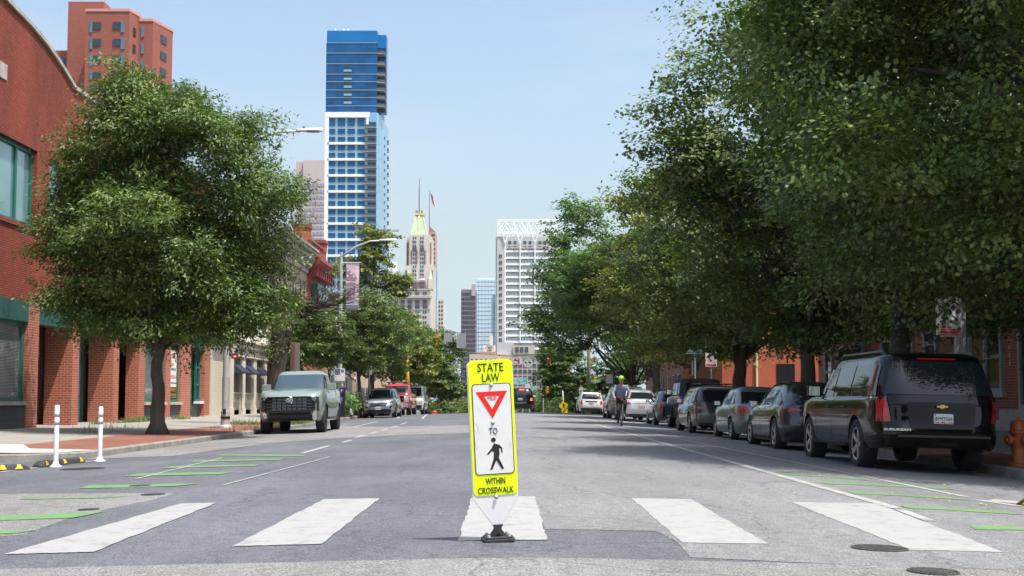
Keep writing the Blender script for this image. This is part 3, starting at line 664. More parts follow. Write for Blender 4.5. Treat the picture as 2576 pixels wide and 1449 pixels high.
# bushes
def bush(x, y, rx, rz, n, ls, mat, seed, label, zb=None, ry=None, grp='bushes beyond the crest of the road'):
    z = zb if zb is not None else crest(y)-.3
    rnd = random.Random(seed)
    lb = [(x+rnd.uniform(-.6, .6)*rx, y+rnd.uniform(-.5, .5), z+rz*rnd.uniform(.35, .65), rx*rnd.uniform(.35, .6), (ry or rx)*.5, rz*rnd.uniform(.35, .55)) for _ in range(7)]
    t = empty('bush', (x, y, z), 0, label, 'bush', grp)
    crown('foliage', t, (x, y*MB.ys, z), lb, n, ls, .6, mat, seed, twig=.5, yellow=.08, per=28)
    b = MB(); r2 = random.Random(seed)
    for l in lb: limb(b, (r2.uniform(-.2, .2)*rx, 0, -.1), (l[0]-x, l[1]-y, l[2]-z), .035, .01, r2, 4, 5)
    b.build('stem', bark, t, smooth=True)
for i, (dx, w_, h_, y, m_, lab) in enumerate([
    (1118, 3.0, 2.6, 112, lf_bush, 'dark green bush at the far end left of the yellow crossing sign panel'),
    (1158, 2.6, 3.0, 124, lf_lin2, 'pale yellow green bush just left of the crossing sign top'),
    (1372, 3.4, 4.1, 112, lf_bush, 'grey green bush right behind the black compact SUV'),
    (1450, 3.2, 3.6, 105, lf_map, 'bright bush behind the yellow pedestrian warning sign'),
    (1545, 3.4, 3.6, 105, lf_bush, 'bush at the far end behind the white hatchback'),
    (1410, 3.6, 5.4, 122, lf_map, 'taller light green bush between the compact SUV and the warning sign')]):
    x, z = at(dx, 1035, y); bush(x, y, w_, h_, 9000, .2, m_, 40+i, lab)
bush(-10.3, 53.5, 1.7, 1.25, 16000, .1, lf_zel, 50, 'dark clipped hedge bush beside the green scooter', zs(-10, 53), grp='planting by the left pavement')
bush(-9.4, 58.5, 1.0, 1.2, 6000, .1, lf_lin, 51, 'small bush at the foot of the tree behind the silver SUV', zs(-9.4, 58), grp='planting by the left pavement')
# ================================================================== buildings
brick_o = brick('brick_orange', (.34, .05, .02), (.43, .075, .028), (.09, .03, .02), .2, .067, .011, .5, .8)
brick_l = brick('brick_light_joint', (.4, .075, .03), (.48, .11, .045), (.4, .3, .24), .215, .078, .011, .25, .8)
brick_h = brick('brick_pink', (.31, .09, .062), (.35, .11, .075), (.2, .06, .05), .6, .25, .02, .14, 0, dscale=.06)
brick_r = brick('brick_row_house', (.36, .1, .05), (.22, .065, .045), (.34, .22, .17), .21, .075, .012, .3, .5)
teal = pmat('green_frame', (.02, .13, .1), .45, 0, .1, 4)
teal_d = pmat('green_fascia', (.02, .095, .085), .5, 0, .15, 3)
stone_c = pmat('coping_stone', (.42, .39, .34), .85, 0, .35, 3, .3)
slate = brick('slate_tile', (.09, .095, .1), (.12, .11, .11), (.05, .05, .05), .3, .4, .008, .3, .2)
sillm = pmat('sill_stone', (.5, .42, .34), .8, 0, .25, 4)
def stripes_mat(name, c1, c2, scale, rough=.25, axis=2):
    if name in MATS: return MATS[name]
    m = bpy.data.materials.new(name); t, b = nodes_of(m); L = t.links.new; N = t.nodes.new
    g = N('ShaderNodeNewGeometry'); w_ = N('ShaderNodeTexWave'); w_.bands_direction = 'XYZ'[axis]; w_.inputs['Scale'].default_value = scale
    w_.inputs['Distortion'].default_value = 0; L(g.outputs['Position'], w_.inputs['Vector'])
    no = N('ShaderNodeTexNoise'); no.inputs['Scale'].default_value = .8; L(g.outputs['Position'], no.inputs['Vector'])
    mx = N('ShaderNodeMixRGB'); mx.inputs[1].default_value = (*c1, 1); mx.inputs[2].default_value = (*c2, 1); L(w_.outputs[0], mx.inputs[0])
    m2 = N('ShaderNodeMixRGB'); m2.blend_type = 'MULTIPLY'; m2.inputs[0].default_value = .5; L(mx.outputs[0], m2.inputs[1]); L(no.outputs[0], m2.inputs[2])
    L(m2.outputs[0], b.inputs['Base Color']); b.inputs['Roughness'].default_value = rough; b.inputs['Coat Weight'].default_value = 1; b.inputs['Coat Roughness'].default_value = .03
    MATS[name] = m; return m
blinds_u = stripes_mat('blinds_teal', (.26, .5, .52), (.1, .26, .28), 9.5)
blinds_g = stripes_mat('blinds_grey', (.4, .43, .43), (.06, .08, .09), 7.5)
blinds_p = stripes_mat('blinds_pale', (.55, .6, .66), (.38, .43, .5), 9)
shopglass = pmat('shop_glass', (.02, .03, .032), .08, spec=.8)
def winX(parent, xf, y0, y1, z0, z1, pane, frame, fw=.07, mull=(), trans=(), sgn=1, depth=.1, name='window', extra=None):
    b = MB(); xa, xb = xf-sgn*depth, xf-sgn*(depth-.09)
    b.box(xa, xb, y0, y0+fw, z0, z1); b.box(xa, xb, y1-fw, y1, z0, z1)
    b.box(xa, xb, y0+fw, y1-fw, z0, z0+fw); b.box(xa, xb, y0+fw, y1-fw, z1-fw, z1)
    for m in mull: b.box(xa, xb-sgn*.01, m-fw/2, m+fw/2, z0+fw, z1-fw)
    for z in trans:
        ms = [y0+fw]+[v for m in mull for v in (m-fw/2, m+fw/2)]+[y1-fw]
        for i in range(0, len(ms), 2): b.box(xa, xb-sgn*.01, ms[i], ms[i+1], z-fw/2, z+fw/2)
    o = b.build(name, frame, parent, world=True)
    b = MB(); b.box(xa-sgn*.03, xa+sgn*.02, y0+fw*.5, y1-fw*.5, z0+fw*.5, z1-fw*.5)
    p = b.build('pane', pane, o); p.data.transform(Matrix.Translation(-parent.location)); return o
XF = -14.6
t = empty('brick_commercial_building', (XF, 35, zs(XF, 35)), 0, 'red brick building with curved parapet, green framed windows and a ground floor arcade', 'building')
zt = 11.15; b = MB()
g0 = -.3
# upper wall with openings
ups = [(23.1, 26.5), (27.3, 30.7), (31.5, 34.9), (35.7, 39.1), (39.9, 43.3), (44.1, 47.5)]
b.box(XF-.4, XF, 18.6, 48.4, 3.9, 6.15)
b.box(XF-.4, XF, 18.6, 48.4, 8.5, zt)
edge = [18.6]+[v for u in ups for v in u]+[48.4]
for i in range(0, len(edge), 2): b.box(XF-.4, XF, edge[i], edge[i+1], 6.15, 8.5)
arc = [(22.5, zt), (22.5, 12.9), (25, 12.75), (27.2, 12.5), (28.8, 12.27), (30, 12.12), (31, 11.92), (32, 11.6), (32.7, 11.32), (33.05, zt)]
b.prism([(XF-.4, y, z) for y, z in arc], (.4, 0, 0))
b.box(XF-14, XF-.4, 18.6, 48.4, 3.9, zt-.3); b.box(XF-14, XF-1.2, 18.6, 48.4, g0, 3.9)
b.build('wall', brick_o, t, world=True)
b = MB(); cp = arc[1:-1]+[(33.05, zt+.02)]
for i in range(len(cp)-1):
    (ya, za), (yb, zb2) = cp[i], cp[i+1]; b.prism([(XF-.45, ya, za), (XF-.45, yb, zb2), (XF-.45, yb, zb2+.13), (XF-.45, ya, za+.13)], (.53, 0, 0))
b.box(XF-.45, XF+.08, 33.05, 48.45, zt, zt+.13); b.build('coping', stone_c, t, world=True)
b = MB()
for u in ups: b.box(XF-.02, XF+.05, u[0]-.1, u[1]+.1, 6.03, 6.15)
b.build('brick_sill', brick_o, t, world=True)
for u in ups:
    winX(t, XF, u[0], u[1], 6.15, 8.5, blinds_u, teal, .11, (u[0]+2.4,), (), depth=.22)
piers = [(30.4, 31.1), (33.48, 34.0), (36.9, 37.4), (39.35, 40.0), (42.4, 42.96), (44.25, 45.6), (47.6, 48.4)]
for a, c in piers:
    b = MB(); d = .9 if a < 39 else .5
    b.box(XF-d, XF, a, c, g0, 3.9); b.build('pier', brick_l, t, world=True)
for a, c in [(18.6, 30.4)]+list(zip([p[1] for p in piers[:-1]], [p[0] for p in piers[1:]])): b = MB(); b.box(XF-.3, XF-.02 if a > 20 else XF+.012, a, c, 3.3, 3.898); b.build('fascia', teal_d, t, world=True)
soff = pmat('soffit', (.45, .44, .42), .8)
b = MB(); b.box(XF-1.2, XF-.3, 31.1, 39.35, 3.5, 3.62); b.build('soffit', soff, t, world=True)
# street-front bays
winX(t, XF, 19.5, 30.4, .95, 3.3, blinds_g, teal, .12, (24, 27.5), (), depth=.2)
b = MB(); b.box(XF-.3, XF-.06, 18.6, 30.4, g0, .83); b.build('plinth', slate, t, world=True)
b = MB(); b.box(XF-.3, XF+.02, 18.6, 30.4, .832, .948); b.build('sill', stone_c, t, world=True)
def doorX(parent, xf, y0, y1, z0, z1, pane, frame, leaves=1, trans=2.35, sgn=1):
    o = winX(parent, xf, y0, y1, z0, z1, pane, frame, .09, [y0+(y1-y0)*i/leaves for i in range(1, leaves)], (trans,), sgn=sgn, name='door', depth=.12)
    b = MB(); yc = (y0+y1)/2
    b.box(xf+.0, xf+.05*sgn, y0+.15, y1-.15, 1.1, 1.14); h = b.build('handle', chrome, o); h.data.transform(Matrix.Translation(-parent.location)); return o
XR = XF-1.05
doorX(t, XR, 31.1, 33.48, .02, 3.5, shopglass, teal, 2)
doorX(t, XR, 34.0, 36.9, .02, 3.5, blinds_p, teal, 2)
winX(t, XR, 37.4, 39.35, .02, 3.5, shopglass, teal, .12, (), (2.3,))
signw = pmat('sign_white', (.72, .73, .72), .5)
signg = pmat('window_poster_grey', (.3, .33, .32), .4)
b = MB(); b.box(XR+.03, XR+.045, 31.3, 33.3, 2.45, 3.25); sg = b.build('window_sign', signg, t, world=True)
ry = (0, 0, math.pi/2)
ink = pmat('sign_black', (.02, .02, .02), .5); red = pmat('sign_red', (.55, .02, .03), .45)
def txX(body, size, y, z, x, mat, par, width=None):
    o = text(body, size, par, (x-par.location.x, y*K-par.location.y, z-par.location.z), mat, width*K if width else None, ry); return o
for s_, z_ in (('Divisional', 3.0), ('Maryland and', 2.65)):
    txX(s_, .26, 32.4, z_, XR+.048, ink, t, 1.6)
# windows over tiled plinths
for (y0, y1) in ((40.0, 42.4), (42.96, 44.25)):
    winX(t, XF, y0, y1, .92, 3.3, blinds_g if y0 < 41 else shopglass, teal, .12, depth=.2)
    b = MB(); b.box(XF-.5, XF-.06, y0, y1, g0, .8); b.build('plinth', slate, t, world=True)
    b = MB(); b.box(XF-.4, XF+.08, y0-.02, y1+(.1 if y0 > 42 else 0), .802, .918); b.build('sill', sillm, t, world=True)
b = MB(); b.box(XF-.12, XF-.105, 43.15, 44.0, 1.1, 3.1); fs = b.build('for_sale_poster', signw, t, world=True)
xp = XF-.1
txX('FOR SALE', .3, 43.58, 2.86, xp, red, t, .8); txX('GOLD', .16, 43.4, 2.5, xp, ink, t); txX('COMMERCIAL', .13, 43.6, 2.3, xp, ink, t, .6)
txX('410.578.1311', .2, 43.58, 1.98, xp, red, t, .8); txX('www.goldcommercial.com', .1, 43.58, 1.72, xp, ink, t, .78)
b = MB(); b.box(xp, xp+.004, 43.17, 43.36, 2.35, 2.7, 0); b.build('poster_logo', pmat('gold', (.5, .36, .03), .5), t, world=True); b = MB(); b.box(xp-.003, xp+.003, 43.18, 43.97, 1.12, 1.55); b.build('poster_dark_panel', pmat('poster_dark', (.06, .03, .02), .5), t, world=True)
txX('SPACE', .18, 43.58, 1.43, xp+.004, MATS['gold'], t, .6); txX('FOR LEASE', .16, 43.58, 1.22, xp+.004, MATS['gold'], t, .7)
doorX(t, XF-.35, 45.6, 47.0, .1, 3.3, shopglass, teal, 2, 2.5)
winX(t, XF-.2, 47.0, 47.6, .95, 3.3, shopglass, teal, .09, (), (1.7, 2.5))
b = MB(); b.box(XF-.5, XF-.2, 47.0, 47.6, g0, .83); b.build('plinth', slate, t, world=True)
b = MB(); b.box(XF-.3, XF+.0, 46.98, 47.62, .832, .948); b.build('sill', white, t, world=True)
b = MB()
for a, c in piers[3:]: b.box(XF-.3, XF+.05, a-.05, c+.05, g0, .28)
b.build('footing', sillm, t, world=True)
b = MB(); b.box(XF, XF+.03, 28.2, 28.7, 10.05, 10.5); b.build('wall_vent', stone_c, t, world=True)

# cream painted building
cream = pmat('cream_stucco', (.62, .57, .47), .85, 0, .08, 1.2, .2, bscale=30)
creamb = brick('cream_painted_brick', (.66, .6, .49), (.63, .57, .46), (.52, .46, .37), .215, .078, .01, .12, .8)
whitew = pmat('white_wall', (.74, .72, .68), .85, 0, .08, .6)
t = empty('cream_building', (XF, 54, zs(XF, 54)), 0, 'cream painted building with pilasters, deep window bays and dark awnings', 'building')
b = MB(); b.box(XF-12, XF-.02, 48.45, 59.6, g0, 8.2, 0); b.box(XF-.7, XF-.02, 48.45, 49.9, 0, 0, 0)
b.build('wall', whitew, t, world=True)
b = MB(); b.box(XF-.02, XF+.06, 48.45, 51.4, g0, 3.7); b.build('brick_wall_panel', creamb, t, world=True)
b = MB(); b.box(XF-.02, XF+.3, 48.45, 68.0, 3.7, 4.0); b.box(XF-.02, XF+.42, 48.45, 68.0, 4.002, 4.12); b.box(XF-.02, XF+.2, 51.4, 68, 3.25, 3.698)
b.build('cornice', cream, t, world=True)
pil = [51.4, 53.6, 55.9, 58.2, 60.5, 62.8, 65.1, 67.4]
for y in pil:
    b = MB(); b.box(XF-.5, XF+.14, y, y+.6, g0, 3.25); b.box(XF+.14, XF+.18, y-.0, y+.6, g0, .6); b.build('pilaster', cream, t, world=True)
nav = pmat('awning_navy', (.02, .03, .055), .7); darkw = pmat('bay_shade_glass', (.1, .1, .095), .3)
for y in pil[:-1]:
    b = MB(); b.box(XF-.46, XF-.02, y+.6, y+2.3, g0, .9); b.build('bay_panel', cream, t, world=True)
    b = MB(); b.box(XF-.03+.0, XF-.012, y+.62, y+2.28, .9, 3.2); b.build('window', darkw, t, world=True)
    b = MB()
    for k in range(8): yy_ = y+.66+k*.22; b.box(XF+.1, XF+.12, yy_, yy_+.02, .5, 1.35)
    b.box(XF+.09, XF+.13, y+.6, y+2.3, 1.35, 1.39); b.build('railing', cream, t, world=True)
    b = MB(); b.prism([(XF-.01, y+.7, 2.9), (XF+.55, y+.7, 2.45), (XF+.55, y+.7, 2.38), (XF-.01, y+.7, 2.38)], (0, 1.5, 0)); b.build('awning', nav, t, world=True)
# wall box near the lamp pole
t = empty('wall_box', (XF+.06, 50.6, 1.3), 0, 'dark wall-mounted intercom box on the cream brick by the lamp pole', 'box')
b = MB(); b.box(0, .16, -.35, .35, -.55, .85); b.build('case', pmat('box_brown', (.05, .03, .025), .5), t, bevel=.01)
b = MB(); b.box(.16, .17, -.25, .2, -.2, .55); b.box(.17, .2, .05, .17, -.1, .12); b.build('panel', pmat('box_panel', (.2, .2, .17), .4), t)

# tan stone building with a bracketed cornice
tan = brick('tan_brick', (.5, .37, .24), (.42, .31, .2), (.45, .36, .26), .3, .09, .01, .2, .4)
greyst = pmat('grey_cornice', (.4, .37, .33), .8, 0, .15, 2)
t = empty('tan_building', (XF, 64, zs(XF, 64)), 0, 'tan brick building with grey bracketed cornice left of the banner pole', 'building')
XT = XF+.02
b = MB(); b.box(XF-12, XT, 59.65, 70, g0, 10.6)
b.build('wall', tan, t, world=True)
b = MB(); b.box(XT, XT+.12, 59.65, 70, 9.7, 9.95); b.box(XT, XT+.75, 59.6, 70.1, 10.9, 11.1); b.box(XF-12, XT+.55, 59.62, 70.05, 10.6, 10.9); b.box(XF-12, XT+.85, 59.55, 70.15, 11.1, 11.24)
b.build('cornice', greyst, t, world=True)
for i in range(9):
    y = 60.1+i*1.18; b = MB(); b.prism([(XT, y, 9.95), (XT+.2, y, 9.98), (XT+.6, y, 10.5), (XT+.6, y, 10.6), (XT, y, 10.6)], (0, .22, 0)); b.build('bracket', greyst, t, world=True)
for i in range(7):
    for z in (5.3, 7.7):
        winX(t, XT+.1, 60.3+i*1.4, 61.0+i*1.4, z, z+1.4, glass_dark, stone_c, .06, (), (z+.7,), depth=.1)
for y in (60.4, 62.6, 64.8, 67): winX(t, XT+.1, y, y+1.5, .9, 3.0, glass_dark, pmat('brown_frame', (.12, .06, .04), .5), .1, (), (2.3,), depth=.1)
# red brick building with deep red cornice
redc = pmat('red_cornice', (.3, .05, .05), .6, 0, .15, 3); brickr2 = brick('brick_bright', (.4, .085, .038), (.46, .11, .048), (.25, .08, .05), .22, .08, .012, .2, .5)
t = empty('red_brick_building', (XF, 73, zs(XF, 73)), 0, 'bright red brick building with projecting dark red cornice and green bay window', 'building')
b = MB(); b.box(XF-11, XT, 70.2, 77, -.6, 12.1); b.box(XF-1.0, XT+.06, 70.2, 71.1, 12.1, 12.9); b.box(XF-1.0, XT+.06, 75.9, 77, 12.1, 12.7); b.build('wall', brickr2, t, world=True)
b = MB(); b.box(XF-1.1, XT+.14, 70.15, 71.2, 12.9, 13.15); b.box(XF-1.1, XT+.14, 75.8, 77.1, 12.7, 12.95); b.box(XF-11, XT+.1, 71.2, 75.8, 12.1, 12.28); b.build('parapet_cap', pmat('brown_cap', (.2, .06, .05), .7), t, world=True)
b = MB(); b.prism([(XT, 70.1, 9.9), (XT+.25, 70.1, 9.95), (XT+.95, 70.1, 10.6), (XT+.95, 70.1, 10.85), (XT, 70.1, 10.95)], (0, 7, 0)); b.build('cornice', redc, t, world=True)
for i in range(9):
    y = 70.3+i*.78; b = MB(); b.box(XT, XT+.7, y, y+.2, 9.6, 10.05); b.build('bracket', redc, t, world=True)
b = MB(); b.box(XT, XT+.5, 71.5, 75.5, 6.2, 9.2); b.build('bay_window', teal, t, world=True)
for i in range(3): b = MB(); b.box(XT+.5, XT+.53, 71.8+i*1.25, 72.8+i*1.25, 6.8, 8.8); b.build('window', glass_dark, t, world=True)
t = empty('grey_building', (XF-.5, 84, -.4), 0, 'low grey concrete building just past the red brick one', 'building')
b = MB(); b.box(XF-10, XF-.3, 77.3, 92, -1.2, 9.3); b.build('wall', pmat('grey_render', (.3, .27, .23), .85, 0, .2, 1.5, stretch=(1, 1, .2)), t, world=True)
b = MB(); b.box(XF-10.2, XF-.1, 77.25, 92.2, 9.3, 9.65); b.build('parapet', greyst, t, world=True)
for i in range(5):
    b = MB(); b.box(XF-.3, XF-.27, 78.3+i*2.6, 79.8+i*2.6, 5.5, 7.6); b.build('window', glass_dark, t, world=True)

# ---------------- right side row houses
XH = 12.8
trimw = pmat('painted_trim', (.3, .34, .37), .6, 0, .1, 5)
bal = pmat('stoop_stone', (.38, .37, .35), .85, 0, .2, 3)
hs = [(10.5, 17.6, 7.6), (17.65, 24.4, 8.2), (24.45, 30.6, 7.7), (30.65, 37.4, 8.3), (37.45, 44.2, 7.6)]
hlab = ['row house nearest the camera, behind the orange hydrant', 'second brick row house from the hydrant behind the black full-size SUV', 'brick row house with pale window frame and dark door right of the black SUV',
        'fourth brick row house from the right edge behind the crossover', 'last brick row house before the side street, behind the linden trunks']
for i, (y0, y1, h) in enumerate(hs):
    t = empty('row_house', (XH, (y0+y1)/2, zsr(XH, y0)), 0, hlab[i], 'house', 'brick row houses along the right pavement')
    xo = XH+.03*i
    b = MB(); b.box(xo, XH+10, y0, y1, -.4, h); b.build('wall', brick_r, t, world=True)
    b = MB(); b.box(xo-.3, XH+10, y0, y1, h, h+.3); b.build('cornice', trimw, t, world=True)
    b = MB(); b.box(xo-.02, xo+.0, y0+.3, y1-.3, -.3, .35); b.build('base_course', bal, t, world=True)
    d0 = y0+.8
    dr = winX(t, xo-.05, d0, d0+1.0, .75, 3.2, pmat('door_black', (.02, .02, .025), .3), trimw, .12, (), (2.75,), sgn=-1, name='door', depth=.05)
    b = MB(); b.lathe([(0, -.03), (.035, -.02), (.035, .02), (0, .03)], 8, axis='X', c=(xo-.12-XH, d0+.85-(y0+y1)/2, 1.75-t.location.z)); b.build('handle', pmat('brass', (.6, .4, .12), .3, 1), dr)
    b = MB()
    for k in range(3): b.box(xo-.4*(3-k)-.1, xo-.03, d0-.2, d0+1.2, -.2+0*k, .24*(k+1)+.02) if k == 2 else b.box(xo-.4*(3-k)-.1, xo-.4*(2-k)-.1, d0-.2, d0+1.2, -.2, .24*(k+1))
    b.build('stoop', bal, t, world=True)
    for (wy, wz) in ((y0+2.7, 1.2), (y0+4.6, 1.2), (y0+1.0, 4.6), (y0+2.8, 4.6), (y0+4.6, 4.6)):
        w_ = winX(t, xo-.05, wy, wy+1.05, wz, wz+1.9, glass_dark, trimw, .1, (), (wz+.95,), sgn=-1, depth=.05)
    b = MB()
    for wy in (y0+2.7, y0+4.6):
        b.box(xo-.12, xo-.0, wy-.1, wy+1.15, 1.05, 1.198)
    b.build('sill', bal, t, world=True)
txr = (0, 0, -math.pi/2)
for k, ch in enumerate('125'):
    tt = bpy.data.objects['row_house.002']; text(ch, .16, tt, (-.09+.03, 26.6*K-tt.location.y, 2.35-.2*k-tt.location.z), white, None, txr, name='house_number')
t = empty('corner_house', (12, 58, .1), 0, 'orange brick house across the side street with sunlit side wall and downspout', 'house')
b = MB(); b.box(11.2, 24, 56.5, 70, -.3, 7.5); b.build('wall', brickr2, t, world=True)
b = MB(); b.box(11, 24.2, 56.3, 70.2, 7.5, 7.8); b.build('cornice', trimw, t, world=True)
b = MB(); b.box(13.05, 13.15, 56.38, 56.498, -.2, 7.5); b.build('downspout', pmat('pale_pipe', (.6, .5, .35), .6), t, world=True)
for x_ in (14.2, 17): b = MB(); b.box(x_, x_+1, 56.46, 56.498, 1.3, 3); b.build('window', glass_dark, t, world=True)

dkb = pmat('shopfront_dark', (.05, .045, .045), .5, 0, .3, 1)
t = empty('brown_brick_building', (XF-1, 106, -1), 0, 'low brown brick building with dark shopfronts hidden behind the last left trees', 'building')
b = MB(); b.box(XF-10, XF, 92.4, 125, -3, 5.2); b.build('wall', tan, t, world=True)
for i in range(7): b = MB(); b.box(XF, XF+.05, 93.5+i*4.3, 96.8+i*4.3, -.8, 2.2); b.build('shopfront', dkb, t, world=True)
for i in range(4): b = MB(); y = 77.8+i*3.5; b.box(XF-.3, XF-.2, y, y+2.8, -.3, 3.0); b.build('shopfront', dkb, bpy.data.objects['grey_building'], world=True)
for i, (y0, y1, h, lab) in enumerate(((70.5, 80, 8, 'brick house right behind the corner house, mostly hidden by leaves'), (80.1, 90, 7.4, 'brick house behind the broad fresh green tree'), (90.1, 104, 8.2, 'last brick house on the right before the far junction'))):
    t = empty('row_house', (XH, (y0+y1)/2, 0), 0, lab, 'house', 'brick row houses along the right pavement')
    b = MB(); b.box(XH+.03*i, XH+10, y0, y1, -2, h); b.build('wall', brick_r, t, world=True); b = MB(); b.box(XH-.25, XH+10, y0, y1, h, h+.3); b.build('cornice', trimw, t, world=True)
    for k in range(3):
        for z in (1.2, 4.4): winX(t, XH-.05, y0+1+k*2.8, y0+2+k*2.8, z, z+1.9, glass_dark, trimw, .1, (), (z+.95,), sgn=-1, depth=.05)
# ================================================================== skyline
def pbox(parent, name, mat, dx0, dx1, dyt, Y, depth, zb=-8, dyb=None):
    x0, zt_ = at(dx0, dyt, Y); x1, _ = at(dx1, dyt, Y)
    if dyb is not None: zb = at(dx0, dyb, Y)[1]
    b = MB(); b.box(x0, x1, Y, Y+depth, zb, zt_); return b.build(name, mat, parent, world=True)
WM = {}
def pwin(parent, mat, dx0, dx1, dy0, dy1, Y, proud=.12, name='window', m2=None, mull=0, thick=.1):
    x0, z1 = at(dx0, dy0, Y); x1, z0 = at(dx1, dy1, Y); w_, h_ = x1-x0, z1-z0
    key = (name, mat.name, round(w_, 1), round(h_, 1), mull, thick)
    if key not in WM:
        b = MB(); b.box(-w_/2, w_/2, 0, thick, -h_/2, h_/2, 0)
        for i in range(mull):
            x = -w_/2+w_*(i+1)/(mull+1); b.box(x-w_*.014, x+w_*.014, -.06, 0, -h_/2, h_/2, 1)
        me = bpy.data.meshes.new(name); me.from_pydata(b.v, [], b.f); me.materials.append(mat); me.materials.append(m2 or mat); me.polygons.foreach_set('material_index', b.m); WM[key] = me
    o = bpy.data.objects.new(name, WM[key]); C.objects.link(o); o.parent = parent
    l = parent.location; o.location = ((x0+x1)/2-l[0], Y*K-proud*K-l[1], (z0+z1)/2-l[2]); return o
def bld(name, dx, Y, label, cat='tower', zb=-7): x, _ = at(dx, 1000, Y); return empty(name, (x, Y, zb), 0, label, cat)
def gmat_(name, base, rough=.12, spec=.5, var=.15, scale=.25): return pmat(name, base, rough, 0, var, scale, spec=spec)
# pink brick apartment tower
t = bld('apartment_tower', 280, 182, 'stepped pink brick apartment tower rising behind the left brick building', 'tower')
Y = 182
pbox(t, 'wing', brick_h, 120, 173, 127, Y+9, 12); pbox(t, 'shaft', brick_h, 172, 262, 4, Y+6, 20)
x0 = at(217, 0, Y)[0]; x1 = at(327, 0, Y)[0]; x2 = at(337, 0, Y)[0]; x3 = at(374, 0, Y)[0]; x4 = at(398, 0, Y)[0]
zt1 = at(217, 29, Y)[1]; zt2 = at(370, 41, Y)[1]
b = MB(); b.prism([(x0, Y, -8), (x1, Y, -8), (x2, Y+2.5, -8), (x2, Y+20, -8), (x0, Y+20, -8)], (0, 0, zt1+8)); b.build('front_block', brick_h, t, world=True)
b = MB(); b.prism([(x2+.01, Y+2.5, -8), (x3, Y+2.5, -8), (x4, Y+8, -8), (x4*(Y+20)/(Y+8)-.3, Y+20, -8), (x2+.01, Y+20, -8)], (0, 0, zt2+8)); b.build('corner_block', brick_h, t, world=True)
b = MB(); b.prism([(x0-.1, Y-.1, zt1), (x1, Y-.1, zt1), (x2+.1, Y+2.4, zt1), (x2+.1, Y+20, zt1), (x0-.1, Y+20, zt1)], (0, 0, .5)); b.prism([(x2+.12, Y+2.4, zt2), (x3, Y+2.4, zt2), (x4+.1, Y+8, zt2), (x4*(Y+20)/(Y+8)-.3, Y+20, zt2), (x2+.12, Y+20, zt2)], (0, 0, .5)); b.build('coping', pmat('pink_coping', (.55, .25, .22), .7), t, world=True)
aw = gmat_('tower_window_dark', (.025, .04, .055), .1, .6); aw2 = gmat_('tower_window_blue', (.1, .17, .22), .1, .6)
rows = [54, 96, 138, 180, 214, 248, 283, 318, 352]; rh = [28, 28, 28, 20, 18, 18, 18, 18, 18]
for r_, h_ in zip(rows, rh):
    for k, (a, c) in enumerate(((226, 233), (234.5, 254), (285, 303), (304.5, 313.5))):
        hh = h_ if k in (0, 3) else h_*.72; pwin(t, aw2 if (k+r_) % 3 == 0 else aw, a, c, r_+(0 if k in (0, 3) else 2), r_+hh, Y)
    pwin(t, aw2, 355, 363, r_+12, r_+12+h_, Y+2.5)
for dy in (147, 188, 230):
    pwin(t, aw2, 140, 158, dy, dy+20, Y+9); pwin(t, aw, 160, 168, dy, dy+28, Y+9)
# windows on the two splayed corners
for (xa, ya, xb, yb, zt_) in ((x1, Y, x2, Y+2.5, zt1), (x3, Y+2.5, x4, Y+8, zt2)):
    d = Vector((xb-xa, yb-ya, 0)); n = Vector((d.y, -d.x, 0)).normalized()*.12
    for r_, h_ in zip(rows, rh):
        z1 = at(300, r_+10, Y)[1]; z0 = at(300, r_+8+h_*.8, Y)[1]; p = Vector((xa, ya, 0))+d*.38+n; q = Vector((xa, ya, 0))+d*.68+n
        b = MB(); b.prism([(p.x, p.y, z0), (q.x, q.y, z0), (q.x, q.y, z1), (p.x, p.y, z1)], (-n.x*.8, -n.y*.8, 0)); b.build('window', aw, t, world=True)
b = MB()
for dx, dt in ((203, -2), (212, -6), (247, -6), (257, 6), (265, 12)): xx, zz = at(dx, dt, Y+8); b.tube([(xx, Y+8, zt1), (xx, Y+8, zz+1)], .12, 5)
b.build('antenna', gal, t, world=True)
# blue glass tower
Y = 410
t = bld('glass_tower', 890, Y, 'tall blue glass skyscraper with white gridded lower half and stacked balconies', 'skyscraper')
gb1 = gmat_('blue_glass', (.004, .085, .25), .25, .25, .5, .12); gb2 = gmat_('blue_crown_glass', (.006, .15, .42), .3, .2, .1, .1); gb3 = gmat_('window_blue', (.006, .085, .22), .2, .3, .35, .2)
spand = pmat('pale_blue_spandrel', (.27, .42, .54), .4); wpan = pmat('white_panel', (.8, .8, .8), .5); sideg = gmat_('pale_side_glass', (.22, .4, .58), .2, .6, .15, .1)
pbox(t, 'upper_block', gb1, 821, 949, 107, Y+1, 24, dyb=283)
pbox(t, 'upper_corner', gb1, 949.2, 972, 89, Y+5, 4, dyb=283); pbox(t, 'crown', gb2, 822.5, 949, 77, Y+1.2, 23, dyb=107)
pbox(t, 'corner_crown', gb2, 949.5, 972, 88, Y+4.6, .35, dyb=121)
for dy in (107.5, 133, 160, 186, 205, 226, 245, 266): pwin(t, spand, 821, 949.3, dy, dy+1.1, Y+1, .15, 'floor_line')
for i, dy in enumerate((197-75+0, 0)): pass
for dy in (167+24.5, 212, 232, 252, 272): pwin(t, glass_dark, 865, 885, dy-21-3, dy-21+4, Y+1, .2, 'loggia'); pwin(t, sideg, 865, 885, dy-16, dy-11, Y+1, .3, 'loggia_rail')
